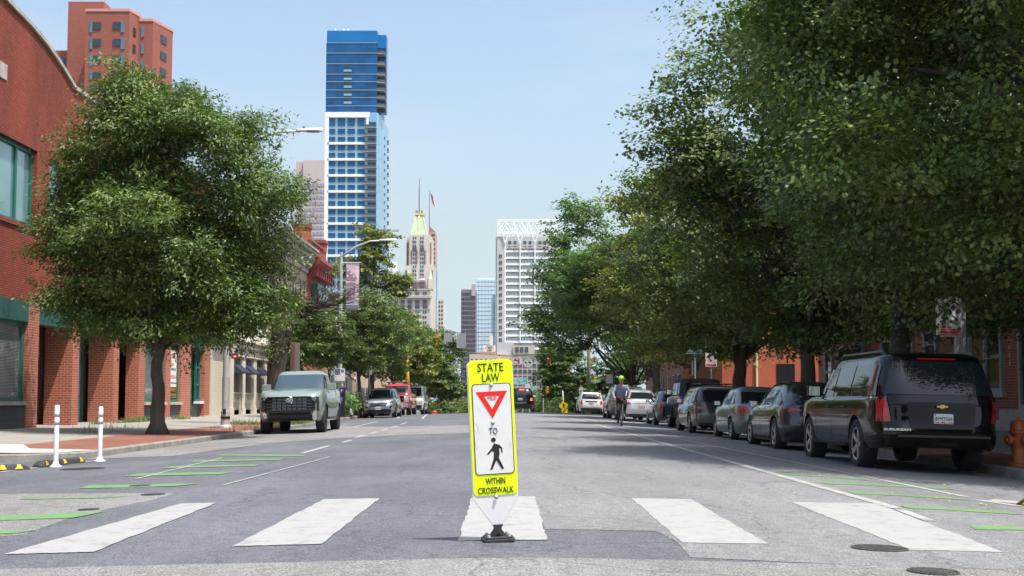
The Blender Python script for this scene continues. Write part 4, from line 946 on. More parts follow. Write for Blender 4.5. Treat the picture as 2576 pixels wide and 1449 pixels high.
# lower block
plan = [(818, 0), (948, 0)]
xa = at(818, 300, Y)[0]; xb = at(948, 300, Y)[0]; xc = at(977, 300, Y)[0]; zt_ = at(900, 283, Y)[1]; xc = at(977, 300, Y+26)[0]; xq = xc+1
cur = [(xb, Y)]+[(xb+(xc-xb)*math.sin(a), Y+26*(1-math.cos(a))) for a in [R(v) for v in (15, 30, 45, 60, 75, 90)]]
b = MB(); b.prism([(x, y, -8) for x, y in [(xa, Y), (xb, Y)]+cur[1:]+[(xa, Y+26)]], (0, 0, zt_+8)); b.build('lower_block', sideg, t, world=True)
pbox(t, 'facade_frame', spand, 820, 925, 283.5, Y-.4, .4)
pwin(t, wpan, 818.5, 930, 282.5, 296, Y-.4, .5, 'white_band', thick=.5); pwin(t, wpan, 818.5, 824, 296.5, 670, Y-.4, .5, 'white_band', thick=.5); pwin(t, wpan, 922, 927.5, 296.5, 318, Y-.4, .5, 'white_band', thick=.5)
bands = [361+40.35*i for i in range(9)]
for dy in bands: pwin(t, wpan, 824.2, 925, dy-3, dy+3, Y-.4, .5, 'white_band', thick=.5)
wr = [(297, 317), (324, 337), (344.5, 357)]
for dy in bands: wr += [(dy+4.5, dy+16.5), (dy+23.5, dy+36.5)]
for a, c in wr:
    for x0, x1 in ((825.5, 843.5), (850, 868.5), (874.5, 893), (899.5, 917)): pwin(t, gb3, x0, x1, a, c, Y-.4, .15)
grd = pmat('balcony_slab', (.28, .27, .27), .7)
def balcony(dx0, dx1, dy, Yf, dep, nm='balcony'):
    x0, z = at(dx0, dy, Yf); x1, _ = at(dx1, dy, Yf); key = (nm, round(x1-x0, 1), dep)
    if key not in WM:
        w_ = x1-x0; b = MB(); b.box(0, w_, -dep, 0, -.3, 0, 0)
        b.box(0, w_, -dep, -dep+.08, 1.0, 1.12, 1)
        n = max(3, int(w_/.9))
        for i in range(n+1): x = i*(w_-.08)/n; b.box(x, x+.08, -dep, -dep+.08, 0, 1.0, 1)
        b.box(.1, w_-.1, -dep+.1, -dep+.13, .1, .95, 2)
        me = bpy.data.meshes.new(nm); me.from_pydata(b.v, [], b.f)
        for m in (grd, pmat('rail_dark', (.05, .06, .07), .5), pmat('rail_glass', (.1, .16, .2), .2)): me.materials.append(m)
        me.polygons.foreach_set('material_index', b.m); WM[key] = me
    o = bpy.data.objects.new(nm, WM[key]); C.objects.link(o); o.parent = t; o.location = (x0-t.location.x, Yf*K-t.location.y, z-t.location.z)
rec = pmat('recess_dark', (.012, .02, .03), .4)
for i in range(19):
    dy = 322+20.2*i; balcony(918.5, 947.5, dy, Y, 1.5); pwin(t, gb3, 925, 946, dy-15, dy-1, Y, .05, 'balcony_door')
for dy in (141, 167.5, 194, 213, 232.5, 252, 272): balcony(950, 971, dy, Y+5, 3.4); pwin(t, rec, 950, 970, dy+1.5, dy+12, Y+5, .1, 'balcony_recess')
for i in range(16): balcony(975, 979.5, 363+20.2*i, Y+12, 2)
for i in range(14): pwin(t, rec, 966.5, 969, 345+20.2*i, 352+20.2*i, Y+3.9, .5, 'side_vent')
for dx in (844, 865, 876): b = MB(); xx, zz = at(dx, 72, Y+8); b.box(xx-.3, xx+.3, Y+8, Y+8.6, zz-4, zz); b.build('roof_mast', wpan, t, world=True)
# pinkish concrete tower behind
Y = 640; t = bld('concrete_tower', 785, Y, 'pale pinkish concrete office tower half hidden left of the blue tower')
pk = pmat('pink_concrete', (.5, .42, .41), .8, 0, .05, .1); pkw = gmat_('mauve_window', (.3, .25, .34), .3, .4)
pbox(t, 'shaft', pk, 745, 830, 407, Y+2, 30); pbox(t, 'front', pk, 763, 830, 403, Y, 20)
for i in range(20):
    dy = 462+15.2*i; pwin(t, pkw, 766, 830, dy, dy+7.5, Y, .2, 'window_band', pk, 6)
# stone tower with green pyramid roof
Y = 840; t = bld('stone_tower', 1053, Y, 'slender limestone and brick tower with green and gold pyramid roof and mast', 'skyscraper')
lime = pmat('limestone', (.56, .51, .45), .85, 0, .12, .12); bwn = pmat('brown_brick', (.2, .11, .085), .85, 0, .15, .2); dw = gmat_('far_window', (.05, .07, .11), .2, .4)
pbox(t, 'shaft', lime, 1030, 1081, 590, Y, 18); pbox(t, 'shoulder', lime, 1022, 1087, 598, Y+3, 16); pbox(t, 'lower_shaft', lime, 1018, 1091, 668, Y-1, 22)
for a, c, yt, yb, YY in ((1023.5, 1027, 610, 730, Y+3), (1046.5, 1050.5, 630, 665, Y), (1067, 1071, 630, 665, Y), (1082, 1085, 610, 665, Y+3), (1019.5, 1024, 680, 730, Y-1), (1037, 1071, 708, 730, Y-1.0), (1084, 1089, 680, 730, Y-1), (1033, 1036, 630, 665, Y)):
    pwin(t, bwn, a, c, yt, yb, YY, .3, 'brick_strip', thick=.3)
for i in range(13):
    dy = 596+10.3*i
    for a in (1038.5, 1044, 1057, 1062.5): pwin(t, dw, a, a+3.4, dy, dy+6.5, Y if dy < 664 else Y-1, .6)
for a in (1038, 1056.5): pwin(t, dw, a, a+10.5, 623, 633, Y, .7, 'arched_window')
grn = pmat('verdigris', (.4, .52, .4), .7, 0, .2, .3); gold = pmat('pale_gold', (.62, .55, .22), .5)
def frus(dx0, dx1, dyb, tx0, tx1, dyt, Yc, d0, d1):
    xa, za = at(dx0, dyb, Yc); xb, _ = at(dx1, dyb, Yc); xc, zc = at(tx0, dyt, Yc); xd, _ = at(tx1, dyt, Yc)
    return [(xa, Yc, za), (xb, Yc, za), (xb, Yc+d0, za), (xa, Yc+d0, za), (xc, Yc+d1, zc), (xd, Yc+d1, zc), (xd, Yc+d0-d1, zc), (xc, Yc+d0-d1, zc)]
FB = [(0, 3, 2, 1), (4, 5, 6, 7), (0, 1, 5, 4), (1, 2, 6, 5), (2, 3, 7, 6), (3, 0, 4, 7)]
b = MB(); b.add(frus(1033, 1075, 590, 1045, 1064, 541, Y+2, 13, 3.6), FB); b.build('pyramid_roof', grn, t, world=True)
b = MB(); x0, z0 = at(1052, 590, Y+1.6); x1, z1 = at(1057, 541, Y+5)
b.add([(x0, Y+1.6, z0), (at(1057, 590, Y+1.6)[0], Y+1.6, z0), (at(1057, 541, Y+5.2)[0], Y+5.2, z1), (at(1052, 541, Y+5.2)[0], Y+5.2, z1)], [(0, 1, 2, 3)])
for s0, s1 in ((1033, 1045), (1072.5, 1062)):
    b.add([(at(s0, 590, Y+1.7)[0], Y+1.7, z0), (at(s0+2.6, 590, Y+1.7)[0], Y+1.7, z0), (at(s1+2, 541, Y+5.3)[0], Y+5.3, z1), (at(s1, 541, Y+5.3)[0], Y+5.3, z1)], [(0, 1, 2, 3)])
xa, za = at(1043, 541, Y+5); xb, zb_ = at(1067, 536, Y+5); b.box(xa, xb, Y+5, Y+12, za, zb_); b.build('gold_ribs', gold, t, world=True)
b = MB(); xm, zm = at(1055, 447, Y+8); b.tube([(xm, Y+8, zb_), (xm, Y+8, zm-10), (xm, Y+8, zm)], [.55, .4, .15], 6)
for dx, dy in ((1047, 528), (1050, 530), (1060, 528), (1063, 531)): xx, zz = at(dx, dy, Y+8); b.tube([(xx, Y+8, zb_), (xx, Y+8, zz)], .35, 5)
b.build('mast', pmat('mast_dark', (.15, .1, .12), .6), t, world=True)
for dx in (1023, 1079):
    b = MB(); v = frus(dx-1, dx+9.5, 702, dx+3.4, dx+5.2, 679, Y-4, 4, 1.9); b.add(v, FB); b.build('corner_spire', grn, t, world=True); pbox(t, 'corner_turret', lime, dx-1, dx+9, 702, Y-4, 4, dyb=728)
# flag
xf_, zf0 = at(1078, 600, Y+8); _, zf1 = at(1078, 475, Y+8); 
t2 = empty('flagpole', (xf_, Y+16, zf0-6), 0, 'tall thin flagpole with a flag between the stone tower and the sky', 'flagpole')
b = MB(); b.tube([(0, 0, 0), (0, 0, zf1-zf0+6)], [.5, .25], 6); b.build('pole', pmat('pole_maroon', (.3, .12, .14), .6), t2)
b = MB(); zt_ = zf1-zf0+5; n = 13
for i in range(n):
    for k in range(5):
        w0 = lambda kk: 1.0*math.sin(kk*1.3); xk = lambda kk, ii: .4+kk*.62+ii*.16; zk = lambda kk, ii: zt_-ii*.75-kk*1.0
        b.add([(xk(k, i), w0(k), zk(k, i)), (xk(k+1, i), w0(k+1), zk(k+1, i)), (xk(k+1, i+1), w0(k+1), zk(k+1, i+1)), (xk(k, i+1), w0(k), zk(k, i+1))], [(0, 1, 2, 3)], 2 if (i < 6 and k < 2) else i % 2)
b.build('flag', [pmat('flag_red', (.5, .06, .08), .8), pmat('flag_white', (.75, .75, .75), .8), pmat('flag_blue', (.05, .08, .25), .8)], t2)
# base block of the stone tower
Y = 800; t = bld('stone_block', 1040, Y, 'wide limestone block with columns and red spandrels below the pyramid-roofed tower', 'building')
pbox(t, 'wall', lime, 968, 1083, 727, Y, 30); pbox(t, 'cornice', stone_c, 966, 1085.5, 745, Y-2, 2, dyb=750); pbox(t, 'parapet', stone_c, 967, 1084.5, 726, Y-.8, .8, dyb=730)
rsp = pmat('red_spandrel', (.4, .14, .1), .7)
for i, dx in enumerate((972, 989.5, 1007.5, 1025.5, 1044.5, 1063.5)):
    pwin(t, dw, dx, dx+4, 735, 742, Y, .2); pwin(t, dw, dx+5.5, dx+9.5, 735, 742, Y, .2)
    pwin(t, dw, dx, dx+10, 755, 776, Y, .2, 'tall_window'); pwin(t, rsp, dx+.5, dx+9.5, 763, 767.5, Y, .35, 'spandrel')
    for dy in (781, 794.5, 808, 821): pwin(t, dw, dx, dx+3.8, dy, dy+7, Y, .2); pwin(t, dw, dx+5.5, dx+9.5, dy, dy+7, Y, .2)
for dx in (983, 1001, 1019, 1038.5, 1057, 1077): pbox(t, 'pilaster', lime, dx, dx+4, 752, Y-.6, .6, dyb=778)
pbox(t, 'roof_house', stone_c, 975, 1000, 715, Y+6, 8, dyb=727)
b = MB(); xx, zz = at(1011, 711, Y+5); b.lathe([(0, -1), (1.8, -.5), (2.3, 0), (0, .6)], 14, axis='Y', c=(xx, Y+5, zz)); b.tube([(xx, Y+6, zz), (xx, Y+6, zz-6)], .3, 5); b.build('dish_antenna', gal, t, world=True)
# pink tower behind
Y = 900; t = bld('slanted_roof_tower', 1088, Y, 'narrow pink and slate tower with slanted roof behind the stone tower')
pr = pmat('pink_granite', (.5, .27, .25), .7); 
pbox(t, 'shaft', pr, 1078, 1095, 583, Y, 22)
xa, za = at(1080, 569, Y); xb, zb_ = at(1095, 583, Y)
b = MB(); b.prism([(xa, Y, zb_), (xb, Y, zb_), (xa, Y, za)], (0, 22, 0)); b.build('slanted_roof', pmat('roof_mauve', (.28, .16, .18), .6), t, world=True)
for i in range(22): dy = 589+11.5*i; pwin(t, dw, 1086, 1094.5, dy, dy+4.5, Y, .2, 'window_band')
pbox(t, 'glass_edge', sideg, 1095.2, 1099, 680, Y+2, 18)
Y = 860; t = bld('white_office_tower', 1108, Y, 'small white tower with punched windows right of the slanted roof tower')
pbox(t, 'wall', pmat('offwhite', (.58, .55, .5), .8), 1099.5, 1117, 751, Y, 18)
for i in range(9):
    for a in (1103.5, 1110): pwin(t, dw, a, a+4, 757+10.6*i, 763+10.6*i, Y, .2)
# purple tower, glass tower, white tower
Y = 700; t = bld('purple_brown_tower', 1178, Y, 'purple brown office tower with dark ribbon windows left of the pale glass tower')
pp = pmat('purple_precast', (.2, .165, .2), .8, 0, .06, .1); pbox(t, 'wall', pp, 1160, 1196.5, 728, Y, 25); pbox(t, 'stair_block', pmat('pale_mauve', (.42, .36, .4), .8), 1186, 1196.5, 715, Y-.6, .6, dyb=744)
pr_ = gmat_('ribbon_window', (.03, .035, .08), .2, .4)
for i in range(25): dy = 736.5+11.75*i; pwin(t, pr_, 1160.5, 1186 if i == 0 else 1196, dy, dy+5.2, Y, .2, 'window_band', pp, 8)
Y = 760; t = bld('pale_glass_tower', 1221, Y, 'pale sky-reflecting glass tower between the purple and the white tower')
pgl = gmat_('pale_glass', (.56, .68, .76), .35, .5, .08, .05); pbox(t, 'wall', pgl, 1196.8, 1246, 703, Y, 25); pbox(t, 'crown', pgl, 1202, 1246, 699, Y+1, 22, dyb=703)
ln = pmat('mullion_blue', (.3, .42, .52), .5)
for i in range(19): pwin(t, ln, 1196.8, 1246, 708+10.5*i, 708.7+10.5*i, Y, .15, 'floor_line')
for i in range(6): pwin(t, ln, 1204+8*i, 1204.5+8*i, 703, 900, Y, .1, 'mullion')
pbox(t, 'reflecting_edge', gmat_('edge_glass', (.12, .22, .32), .1, .6, .5, .4), 1241, 1246.3, 740, Y-.7, .7)
Y = 620; t = bld('white_grid_tower', 1320, Y, 'white gridded office tower crowned by an open white roof truss', 'skyscraper')
gst = pmat('grey_stone', (.48, .47, .48), .8, 0, .05, .1); pbox(t, 'core', gst, 1247, 1420, 595.5, Y+3, 40); pbox(t, 'corner_strip', gst, 1250, 1270, 595, Y, 3)
wg = pmat('white_metal_frame', (.8, .8, .8), .5); wwin = gmat_('teal_window', (.15, .23, .27), .15, .5, .5, .35)
for i in range(16):
    dy = 639+16.25*i; pwin(t, dw, 1255, 1263, dy+1, dy+10, Y, .2, 'corner_window', wg, 1)
    if i < 15:
        for a in (1273, 1310.3, 1347.5, 1384.5): pwin(t, wwin, a, a+34, dy-1.5, dy+8.5, Y+3, 1.4, 'window', wg, 8)
for i in range(16): dy = 633.5+16.25*i; pwin(t, wg, 1269, 1420, dy-2.6, dy+2.4, Y+3, 2, 'white_spandrel', thick=1)
for dy in (617, 624): pwin(t, wg, 1269, 1420, dy, dy+1.6, Y+3, 2, 'white_spandrel', thick=1)
for a in (1271, 1308.5, 1345.7, 1383): pwin(t, wg, a-1.5, a+1.5, 612, 862, Y+3, 2.6, 'white_column', thick=1.2)
for a in (1279, 1292, 1317, 1330, 1354, 1367): pwin(t, dw, a, a+7, 606.5, 614, Y+3, .2, 'attic_window'); pwin(t, dw, a, a+7, 620, 626, Y+3, .2, 'attic_window')
def bars(parent, name, mat, segs, r, Yp):
    b = MB()
    for (a, c, d, e) in segs:
        p = at(a, c, Yp); q = at(d, e, Yp); b.tube([(p[0], Yp, p[1]), (q[0], Yp, q[1])], r, 5)
    return b.build(name, mat, parent, world=True)
sg = [(1252, 553, 1420, 553), (1252, 553, 1252, 594), (1252, 585, 1420, 585)]
for k in range(4):
    x_ = 1252+37.2*k; sg += [(x_, 554, x_+19, 613), (x_+19, 613, x_+37.2, 554), (x_+37.2, 554, x_+37.2, 594), (x_+6, 578, x_+19, 556), (x_+19, 556, x_+32, 578), (x_+10, 585, x_+19, 568), (x_+19, 568, x_+28, 585)]
for k_, YY in (('front', Y-.5), ('back', Y+24)):
    bars(t, 'roof_truss', wg, sg if k_ == 'front' else [(a+4, c+3, d+4, e+3) for a, c, d, e in sg], .3 if k_ == 'front' else .14, YY)
# lower beige buildings
Y = 560; t = bld('beige_office_block', 1260, Y, 'wide beige concrete block with rows of square windows above the black compact SUV', 'building')
bg_ = pmat('beige_precast', (.5, .42, .34), .85, 0, .06, .1); pbox(t, 'wall', bg_, 1181, 1440, 891, Y, 40); pbox(t, 'roof_block', bg_, 1291, 1345, 869, Y-.5, 30, dyb=891)
for a in (1296, 1308, 1320): pwin(t, dw, a, a+9, 873, 887, Y-.5, .2, 'roof_window')
pbox(t, 'grey_annex', gst, 1250, 1290.5, 861, Y+2, 25, dyb=891)
nW = 0
for i in range(9):
    dy = 903 if i == 0 else 915+15.2*(i-1)
    for k in range(20):
        a = 1185+11.9*k
        if i == 0: pwin(t, dw, a, a+4.2, 903, 908.5, Y, .2); 
        elif a > 1180+0: pwin(t, dw, a, a+9.3, dy, dy+9.5, Y, .2)
        nW += 1
    if nW >= 80 and i == 4: break
b = MB()
for i in range(4, 9):
    dy = 915+15.2*(i-1)+15.2*0
    for k in range(20):
        a = 1185+11.9*k; x0, z1 = at(a, dy+15.2, Y); x1, z0 = at(a+9.3, dy+24.7, Y); b.box(x0, x1, Y-.2, Y-.1, z0, z1)
o = b.build('lower_window', dw, t, world=True); o['kind'] = 'stuff'
Y = 604; t = bld('hotel_sign_building', 1231, Y, 'small cream rooftop block with dark hotel lettering and a tall orange-striped chimney', 'building')
pbox(t, 'wall', pmat('cream_block', (.62, .56, .45), .8), 1216.6, 1246, 869, Y, 12); pbox(t, 'brick_parapet', pmat('far_brick', (.35, .2, .18), .8), 1196, 1246, 885, Y-2, 2, dyb=892); pbox(t, 'tower_chimney', pmat('cream_block', (.6, .5, .4), .8), 1232, 1240, 845, Y-1, 1, dyb=869)
b = MB(); b.add(frus(1232, 1240, 845, 1235, 1237, 836, Y-1, 1, .2), FB); b.build('chimney_cap', stone_c, t, world=True)
for s_, dy, w_ in (('Residence', 873.5, 4.6), ('INN', 877.5, 1.6), ('BY MARRIOTT', 881.5, 2.9)):
    xx, zz = at(1232, dy, Y-.05); text(s_, .9, t, (xx-t.location.x, -.2, zz-t.location.z), ink, w_, thick=.03)
# far low houses left of the purple tower
hm = [pmat('far_house_%s' % n, c, .8) for n, c in (('red', (.35, .16, .13)), ('cream', (.5, .46, .42)), ('grey', (.33, .33, .35)), ('brown', (.28, .2, .17)))]
rf = pmat('far_roof', (.14, .13, .14), .8); rr = random.Random(4)
for i in range(16):
    dx = 1086+rr.uniform(0, 72); Y = rr.choice([300, 340, 380, 420]); dyt = rr.uniform(975, 998)+(Y-300)*-.1
    t = bld('far_house', dx, Y, 'tiny distant house on the slope beyond the crest, left of the purple tower', 'house'); t['group'] = 'tiny distant houses seen past the last left tree'
    pbox(t, 'wall', hm[i % 4], dx, dx+9, dyt, Y, 9); pbox(t, 'roof', rf, dx-.5, dx+9.5, dyt-3, Y-.3, 9.6, dyb=dyt)
    for k in range(2): pwin(t, dw, dx+1.5+4*k, dx+3.5+4*k, dyt+3, dyt+7, Y, .1)
# hillside of hazy trees behind everything at the crest
for i, (dx, w_, dyt, Y) in enumerate(((1100, 20, 1000, 200), (1150, 22, 996, 230), (1350, 26, 998, 220), (1420, 26, 990, 210), (1480, 24, 985, 190), (1560, 26, 985, 180))):
    x, z = at(dx, dyt, Y); h = z-gz(Y); lb = [(x+rr.uniform(-3, 3), Y+rr.uniform(-2, 2), gz(Y)+h*rr.uniform(.45, .75), 2.8, 2.8, h*.28) for _ in range(6)]
    tree(x, Y, lb, 7000, .38, .8, lf_bush, 70+i, .25, h*.5, 'distant tree on the low ground beyond the crest', zb=gz(Y), group='distant trees beyond the crest', twig=.9)
# ================================================================== vehicles (metres again)
MB.ys = 1.0
def crest(y): return crest_m(y)
def itp(t, tab):
    for i in range(len(tab)-1):
        if t <= tab[i+1][0]:
            a, c = tab[i], tab[i+1]; k = (t-a[0])/max(c[0]-a[0], 1e-9); k = min(max(k, 0), 1); return a[1]+(c[1]-a[1])*k
    return tab[-1][1]
def sitp(t, tab):
    "smooth version: averages three nearby samples"
    d = .03*(tab[-1][0]-tab[0][0]); return (itp(t-d, tab)+2*itp(t, tab)+itp(t+d, tab))/4
tyre = pmat('tyre_rubber', (.022, .022, .023), .85, 0, .2, 20)
liner = pmat('wheel_arch_black', (.008, .008, .008), .9)
seam = pmat('panel_gap', (.01, .01, .01), .7)
rimm = pmat('alloy_silver', (.55, .56, .58), .28, .9); rimd = pmat('alloy_dark', (.07, .07, .075), .35, .8)
cglass = pmat('car_glass', (.01, .015, .018), .03, 0, spec=.55); cglass_l = pmat('windscreen_glass', (.03, .06, .075), .05, 0, spec=1.0)
redl = pmat('tail_lamp_red', (.42, .006, .01), .15, 0, coat=1); redon = pmat('tail_lamp_lit', (.6, .02, .01), .3, emit=(1, .08, .03), es=3)
amber = pmat('amber_lens', (.7, .2, .02), .2, coat=1); lamp = pmat('headlamp_lens', (.35, .37, .4), .08, .3, coat=1); dlamp = pmat('headlamp_dark', (.04, .045, .05), .1, .2, coat=1)
trimb = pmat('car_black_trim', (.018, .018, .019), .45); glossb = pmat('gloss_black', (.006, .006, .007), .15, spec=.25)
platew = pmat('plate_white', (.68, .68, .66), .5); platey = pmat('plate_gold', (.6, .42, .05), .5); platei = pmat('plate_ink', (.02, .02, .03), .5)
def paint(name, c, metal=.5, rough=.28): return pmat(name, c, rough, metal, coat=1)
class Car:
    def __init__(s, name, label, x, y, rz, body, L=4.6, W=1.83, H=1.5, gc=.2, wr=.33, ww=.22, yf=1.35, yr=-1.35, top=None, g=None, nose=None, tail=None, n=6,
                 cab=None, group=None, paintmat=None, arch=1.13, lower=None, track=None, crown=.03, cat='car', roof=None, steer=0):
        z = zr(x, y); s.t = empty(name, (x, y, z), 0, label, cat, group)
        back = abs(rz) > 1.5
        s.t.rotation_euler = (0, .0255*(1 if (x > 0) != back else -1)*(1 if abs(x) > 1 else 0), rz)
        s.L, s.W, s.H, s.gc, s.n, s.wr, s.yf, s.yr = L, W, H, gc, n, wr, yf, yr
        s.top = top; s.g = g or [(0, .93), (.12, .97), (.5, 1), (.8, .985), (.93, .96), (1, .93)]
        s.nose = nose or [(0, .12), (.3, .0), (.6, .02), (.85, .1), (1, .2)]; s.tail = tail or [(0, .12), (.3, 0), (.7, .03), (1, .12)]
        s.cab = cab; s.p = paintmat; s.crown = crown; s.trk = track or (W/2-.02)
        s.body(); s.cabin(); s.wheels(ww, steer, rimd if body == 'darkrim' else rimm)
    def ztop(s, y): return sitp(y, s.top)
    def zbot(s, y): t = abs(y)/(s.L/2); return s.gc+.1*max(0, (t-.8)/.2)**2
    def ext(s, v): a = s.L/2-itp(v, s.nose); c = -s.L/2+itp(v, s.tail); return (a+c)/2, (a-c)/2
    def hw(s, v): return s.W/2*itp(v, s.g)
    def side(s, y, z, off=0, sg=-1):
        v = (z-s.zbot(y))/max(s.ztop(y)-s.zbot(y), .05); v = min(max(v, 0), 1); yc, hl = s.ext(v); t = min(abs((y-yc)/hl), .999)
        return (sg*(s.hw(v)*(1-t**s.n)**(1/s.n)+off), y, z)
    def end(s, x, z, off=0, fr=True):
        y = s.L/2 if fr else -s.L/2
        for _ in range(3):
            v = (z-s.zbot(y))/max(s.ztop(y*.96)-s.zbot(y), .05); v = min(max(v, 0), 1); yc, hl = s.ext(v); t = min(abs(x)/s.hw(v), .998)
            k = hl*(1-t**s.n)**(1/s.n); y = yc+k if fr else yc-k
        return (x, y+(off if fr else -off), z)
    def body(s):
        vs = [0, .06, .14, .25, .38, .5, .62, .74, .84, .91, .96, 1.0]; n = s.n
        ring = []
        ysn = list(np.linspace(-.93, .93, 34)); xe = (1-.93**n)**(1/n)
        xsn = [xe*k for k in np.linspace(1, -1, 13)][1:-1]
        for t in ysn: ring.append((1*(1-abs(t)**n)**(1/n), t))
        for u in xsn: ring.append((u, (1-abs(u)**n)**(1/n)))
        for t in ysn[::-1]: ring.append((-(1-abs(t)**n)**(1/n), t))
        for u in xsn[::-1]: ring.append((u, -(1-abs(u)**n)**(1/n)))
        N = len(ring); V = []; Fc = []
        for v in vs:
            yc, hl = s.ext(v); h_ = s.hw(v)
            for (u, t) in ring:
                y = yc+hl*t; zb = s.zbot(y); V.append((u*h_, y, zb+v*(s.ztop(y)-zb)))
        yc, hl = s.ext(1); h_ = s.hw(1)
        for f in (.93, .8, .55, .27, .04):
            for (u, t) in ring:
                y = yc+hl*t*(1-(1-f)*.12); V.append((u*h_*f, y, s.ztop(y)+s.crown*(1-f*f)+.006))
        K_ = len(vs)+5
        for i in range(K_-1):
            for j in range(N): j2 = (j+1) % N; Fc.append((i*N+j, i*N+j2, (i+1)*N+j2, (i+1)*N+j))
        Fc.append(tuple(range(N))[::-1]); Fc.append(tuple((K_-1)*N+j for j in range(N)))
        me = bpy.data.meshes.new('body'); me.from_pydata(V, [], Fc); me.materials.append(s.p); me.materials.append(liner)
        me.polygons.foreach_set('use_smooth', [True]*len(me.polygons)); me.update()
        o = bpy.data.objects.new('body', me); C.objects.link(o)
        b = MB()
        for y in (s.yf, s.yr):
            for sx in (-1, 1):
                r = s.wr*1.16; x1 = sx*(s.W/2+.2); x0 = sx*(s.W/2-.36); a, c = min(x0, x1), max(x0, x1)
                b.lathe([(.001, a), (r, a), (r, c), (.001, c)], 26, axis='X', c=(0, y, s.wr))
        cu = b.build('cut', liner); cu.data.materials.clear(); cu.data.materials.append(s.p); cu.data.materials.append(liner)
        for p in cu.data.polygons: p.material_index = 1
        bm = bmesh.new(); bm.from_mesh(cu.data); bmesh.ops.remove_doubles(bm, verts=bm.verts, dist=.002); bmesh.ops.recalc_face_normals(bm, faces=bm.faces); bm.to_mesh(cu.data); bm.free()
        bm = bmesh.new(); bm.from_mesh(me); bmesh.ops.recalc_face_normals(bm, faces=bm.faces); bm.to_mesh(me); bm.free()
        m = o.modifiers.new('b', 'BOOLEAN'); m.object = cu; m.operation = 'DIFFERENCE'; m.solver = 'EXACT'
        dg = bpy.context.evaluated_depsgraph_get(); dg.update(); m2 = bpy.data.meshes.new_from_object(o.evaluated_get(dg))
        o.modifiers.clear(); o.data = m2; m2.set_sharp_from_angle(angle=R(38)); bpy.data.objects.remove(cu); o.parent = s.t; s.bo = o
    def cw(s, t): c = s.cab; return c['wb']+(c['wt']-c['wb'])*t**c.get('cv', 1.3)
    def cy(s, t):
        c = s.cab; bf = c.get('bf', .07)*math.sin(math.pi*min(t, 1)); br = c.get('br', .05)*math.sin(math.pi*min(t, 1))
        return c['fb']+(c['ft']-c['fb'])*t+bf, c['rb']+(c['rt']-c['rb'])*t-br
    def cside(s, y, z, off=0, sg=-1):
        c = s.cab; t = (z-c['z0'])/(c['z1']-c['z0']); t = min(max(t, 0), 1); f, r = s.cy(t); yc, hl = (f+r)/2, (f-r)/2; q = min(abs((y-yc)/hl), .999); n = c.get('n', 7)
        return (sg*(s.cw(t)*(1-q**n)**(1/n)+off), y, z)
    def cend(s, x, z, off=0, fr=True):
        c = s.cab; t = (z-c['z0'])/(c['z1']-c['z0']); t = min(max(t, 0), 1); f, r = s.cy(t); yc, hl = (f+r)/2, (f-r)/2; n = c.get('n', 7); q = min(abs(x)/s.cw(t), .998)
        k = hl*(1-q**n)**(1/n); return (x, yc+k+off if fr else yc-k-off, z)
    def cabin(s):
        c = s.cab; n = c.get('n', 7); lv = [-.12, 0, .15, .3, .45, .6, .75, .86, .93]; N = 0
        ring = []; ysn = list(np.linspace(-.9, .9, 14)); xe = (1-.9**n)**(1/n); xsn = [xe*k for k in np.linspace(1, -1, 11)][1:-1]
        for t in ysn: ring.append(((1-abs(t)**n)**(1/n), t))
        for u in xsn: ring.append((u, (1-abs(u)**n)**(1/n)))
        for t in ysn[::-1]: ring.append((-(1-abs(t)**n)**(1/n), t))
        for u in xsn[::-1]: ring.append((u, -(1-abs(u)**n)**(1/n)))
        N = len(ring); V = []; Fc = []; H_ = c['z1']-c['z0']
        def lay(t, kx, ky, z):
            f, r = s.cy(t); yc, hl = (f+r)/2, (f-r)/2
            for u, q in ring: V.append((u*s.cw(max(t, 0))*kx, yc+hl*q*ky, z))
        for t in lv: lay(t, 1, 1, c['z0']+t*H_)
        for t, kx, ky, zz in ((.97, .985, .992, .975), (1, .955, .975, 1.0), (1, .88, .94, 1+.025/H_), (1, .7, .8, 1+.045/H_), (1, .4, .5, 1+.058/H_), (1, .1, .15, 1+.062/H_)): lay(t, kx, ky, c['z0']+zz*H_)
        k = len(lv)+6
        for i in range(k-1):
            for j in range(N): j2 = (j+1) % N; Fc.append((i*N+j, i*N+j2, (i+1)*N+j2, (i+1)*N+j))
        Fc.append(tuple((k-1)*N+j for j in range(N)))
        me = bpy.data.meshes.new('cabin'); me.from_pydata(V, [], Fc); me.materials.append(c.get('mat', s.p)); me.polygons.foreach_set('use_smooth', [True]*len(me.polygons))
        o = bpy.data.objects.new('cabin', me); C.objects.link(o); o.parent = s.t; s.co = o
    def skin(s, name, polys, proj, mat, off=.008, thick=.0, parent=None, step=.16, smooth=True, **kw):
        "panel that follows the bodywork: 2-D outlines, (y,z) for sides and (x,z) for ends"
        if polys and not hasattr(polys[0][0], '__len__'): polys = [polys]
        isside = proj in (s.side, s.cside); bm = bmesh.new()
        for pl in polys:
            vs = [bm.verts.new((a, 0, b_)) for a, b_ in pl]; bm.faces.new(vs)
        xs_ = [v.co.x for v in bm.verts]; zs_ = [v.co.z for v in bm.verts]
        for lo, hi, no in ((min(xs_), max(xs_), (1, 0, 0)), (min(zs_), max(zs_), (0, 0, 1))):
            k = int((hi-lo)/step)
            for i in range(1, k+1):
                q = lo+(hi-lo)*i/(k+1); bmesh.ops.bisect_plane(bm, geom=bm.verts[:]+bm.edges[:]+bm.faces[:], plane_co=(q*no[0], 0, q*no[2]), plane_no=no)
        P = {v: (v.co.x, v.co.z) for v in bm.verts}
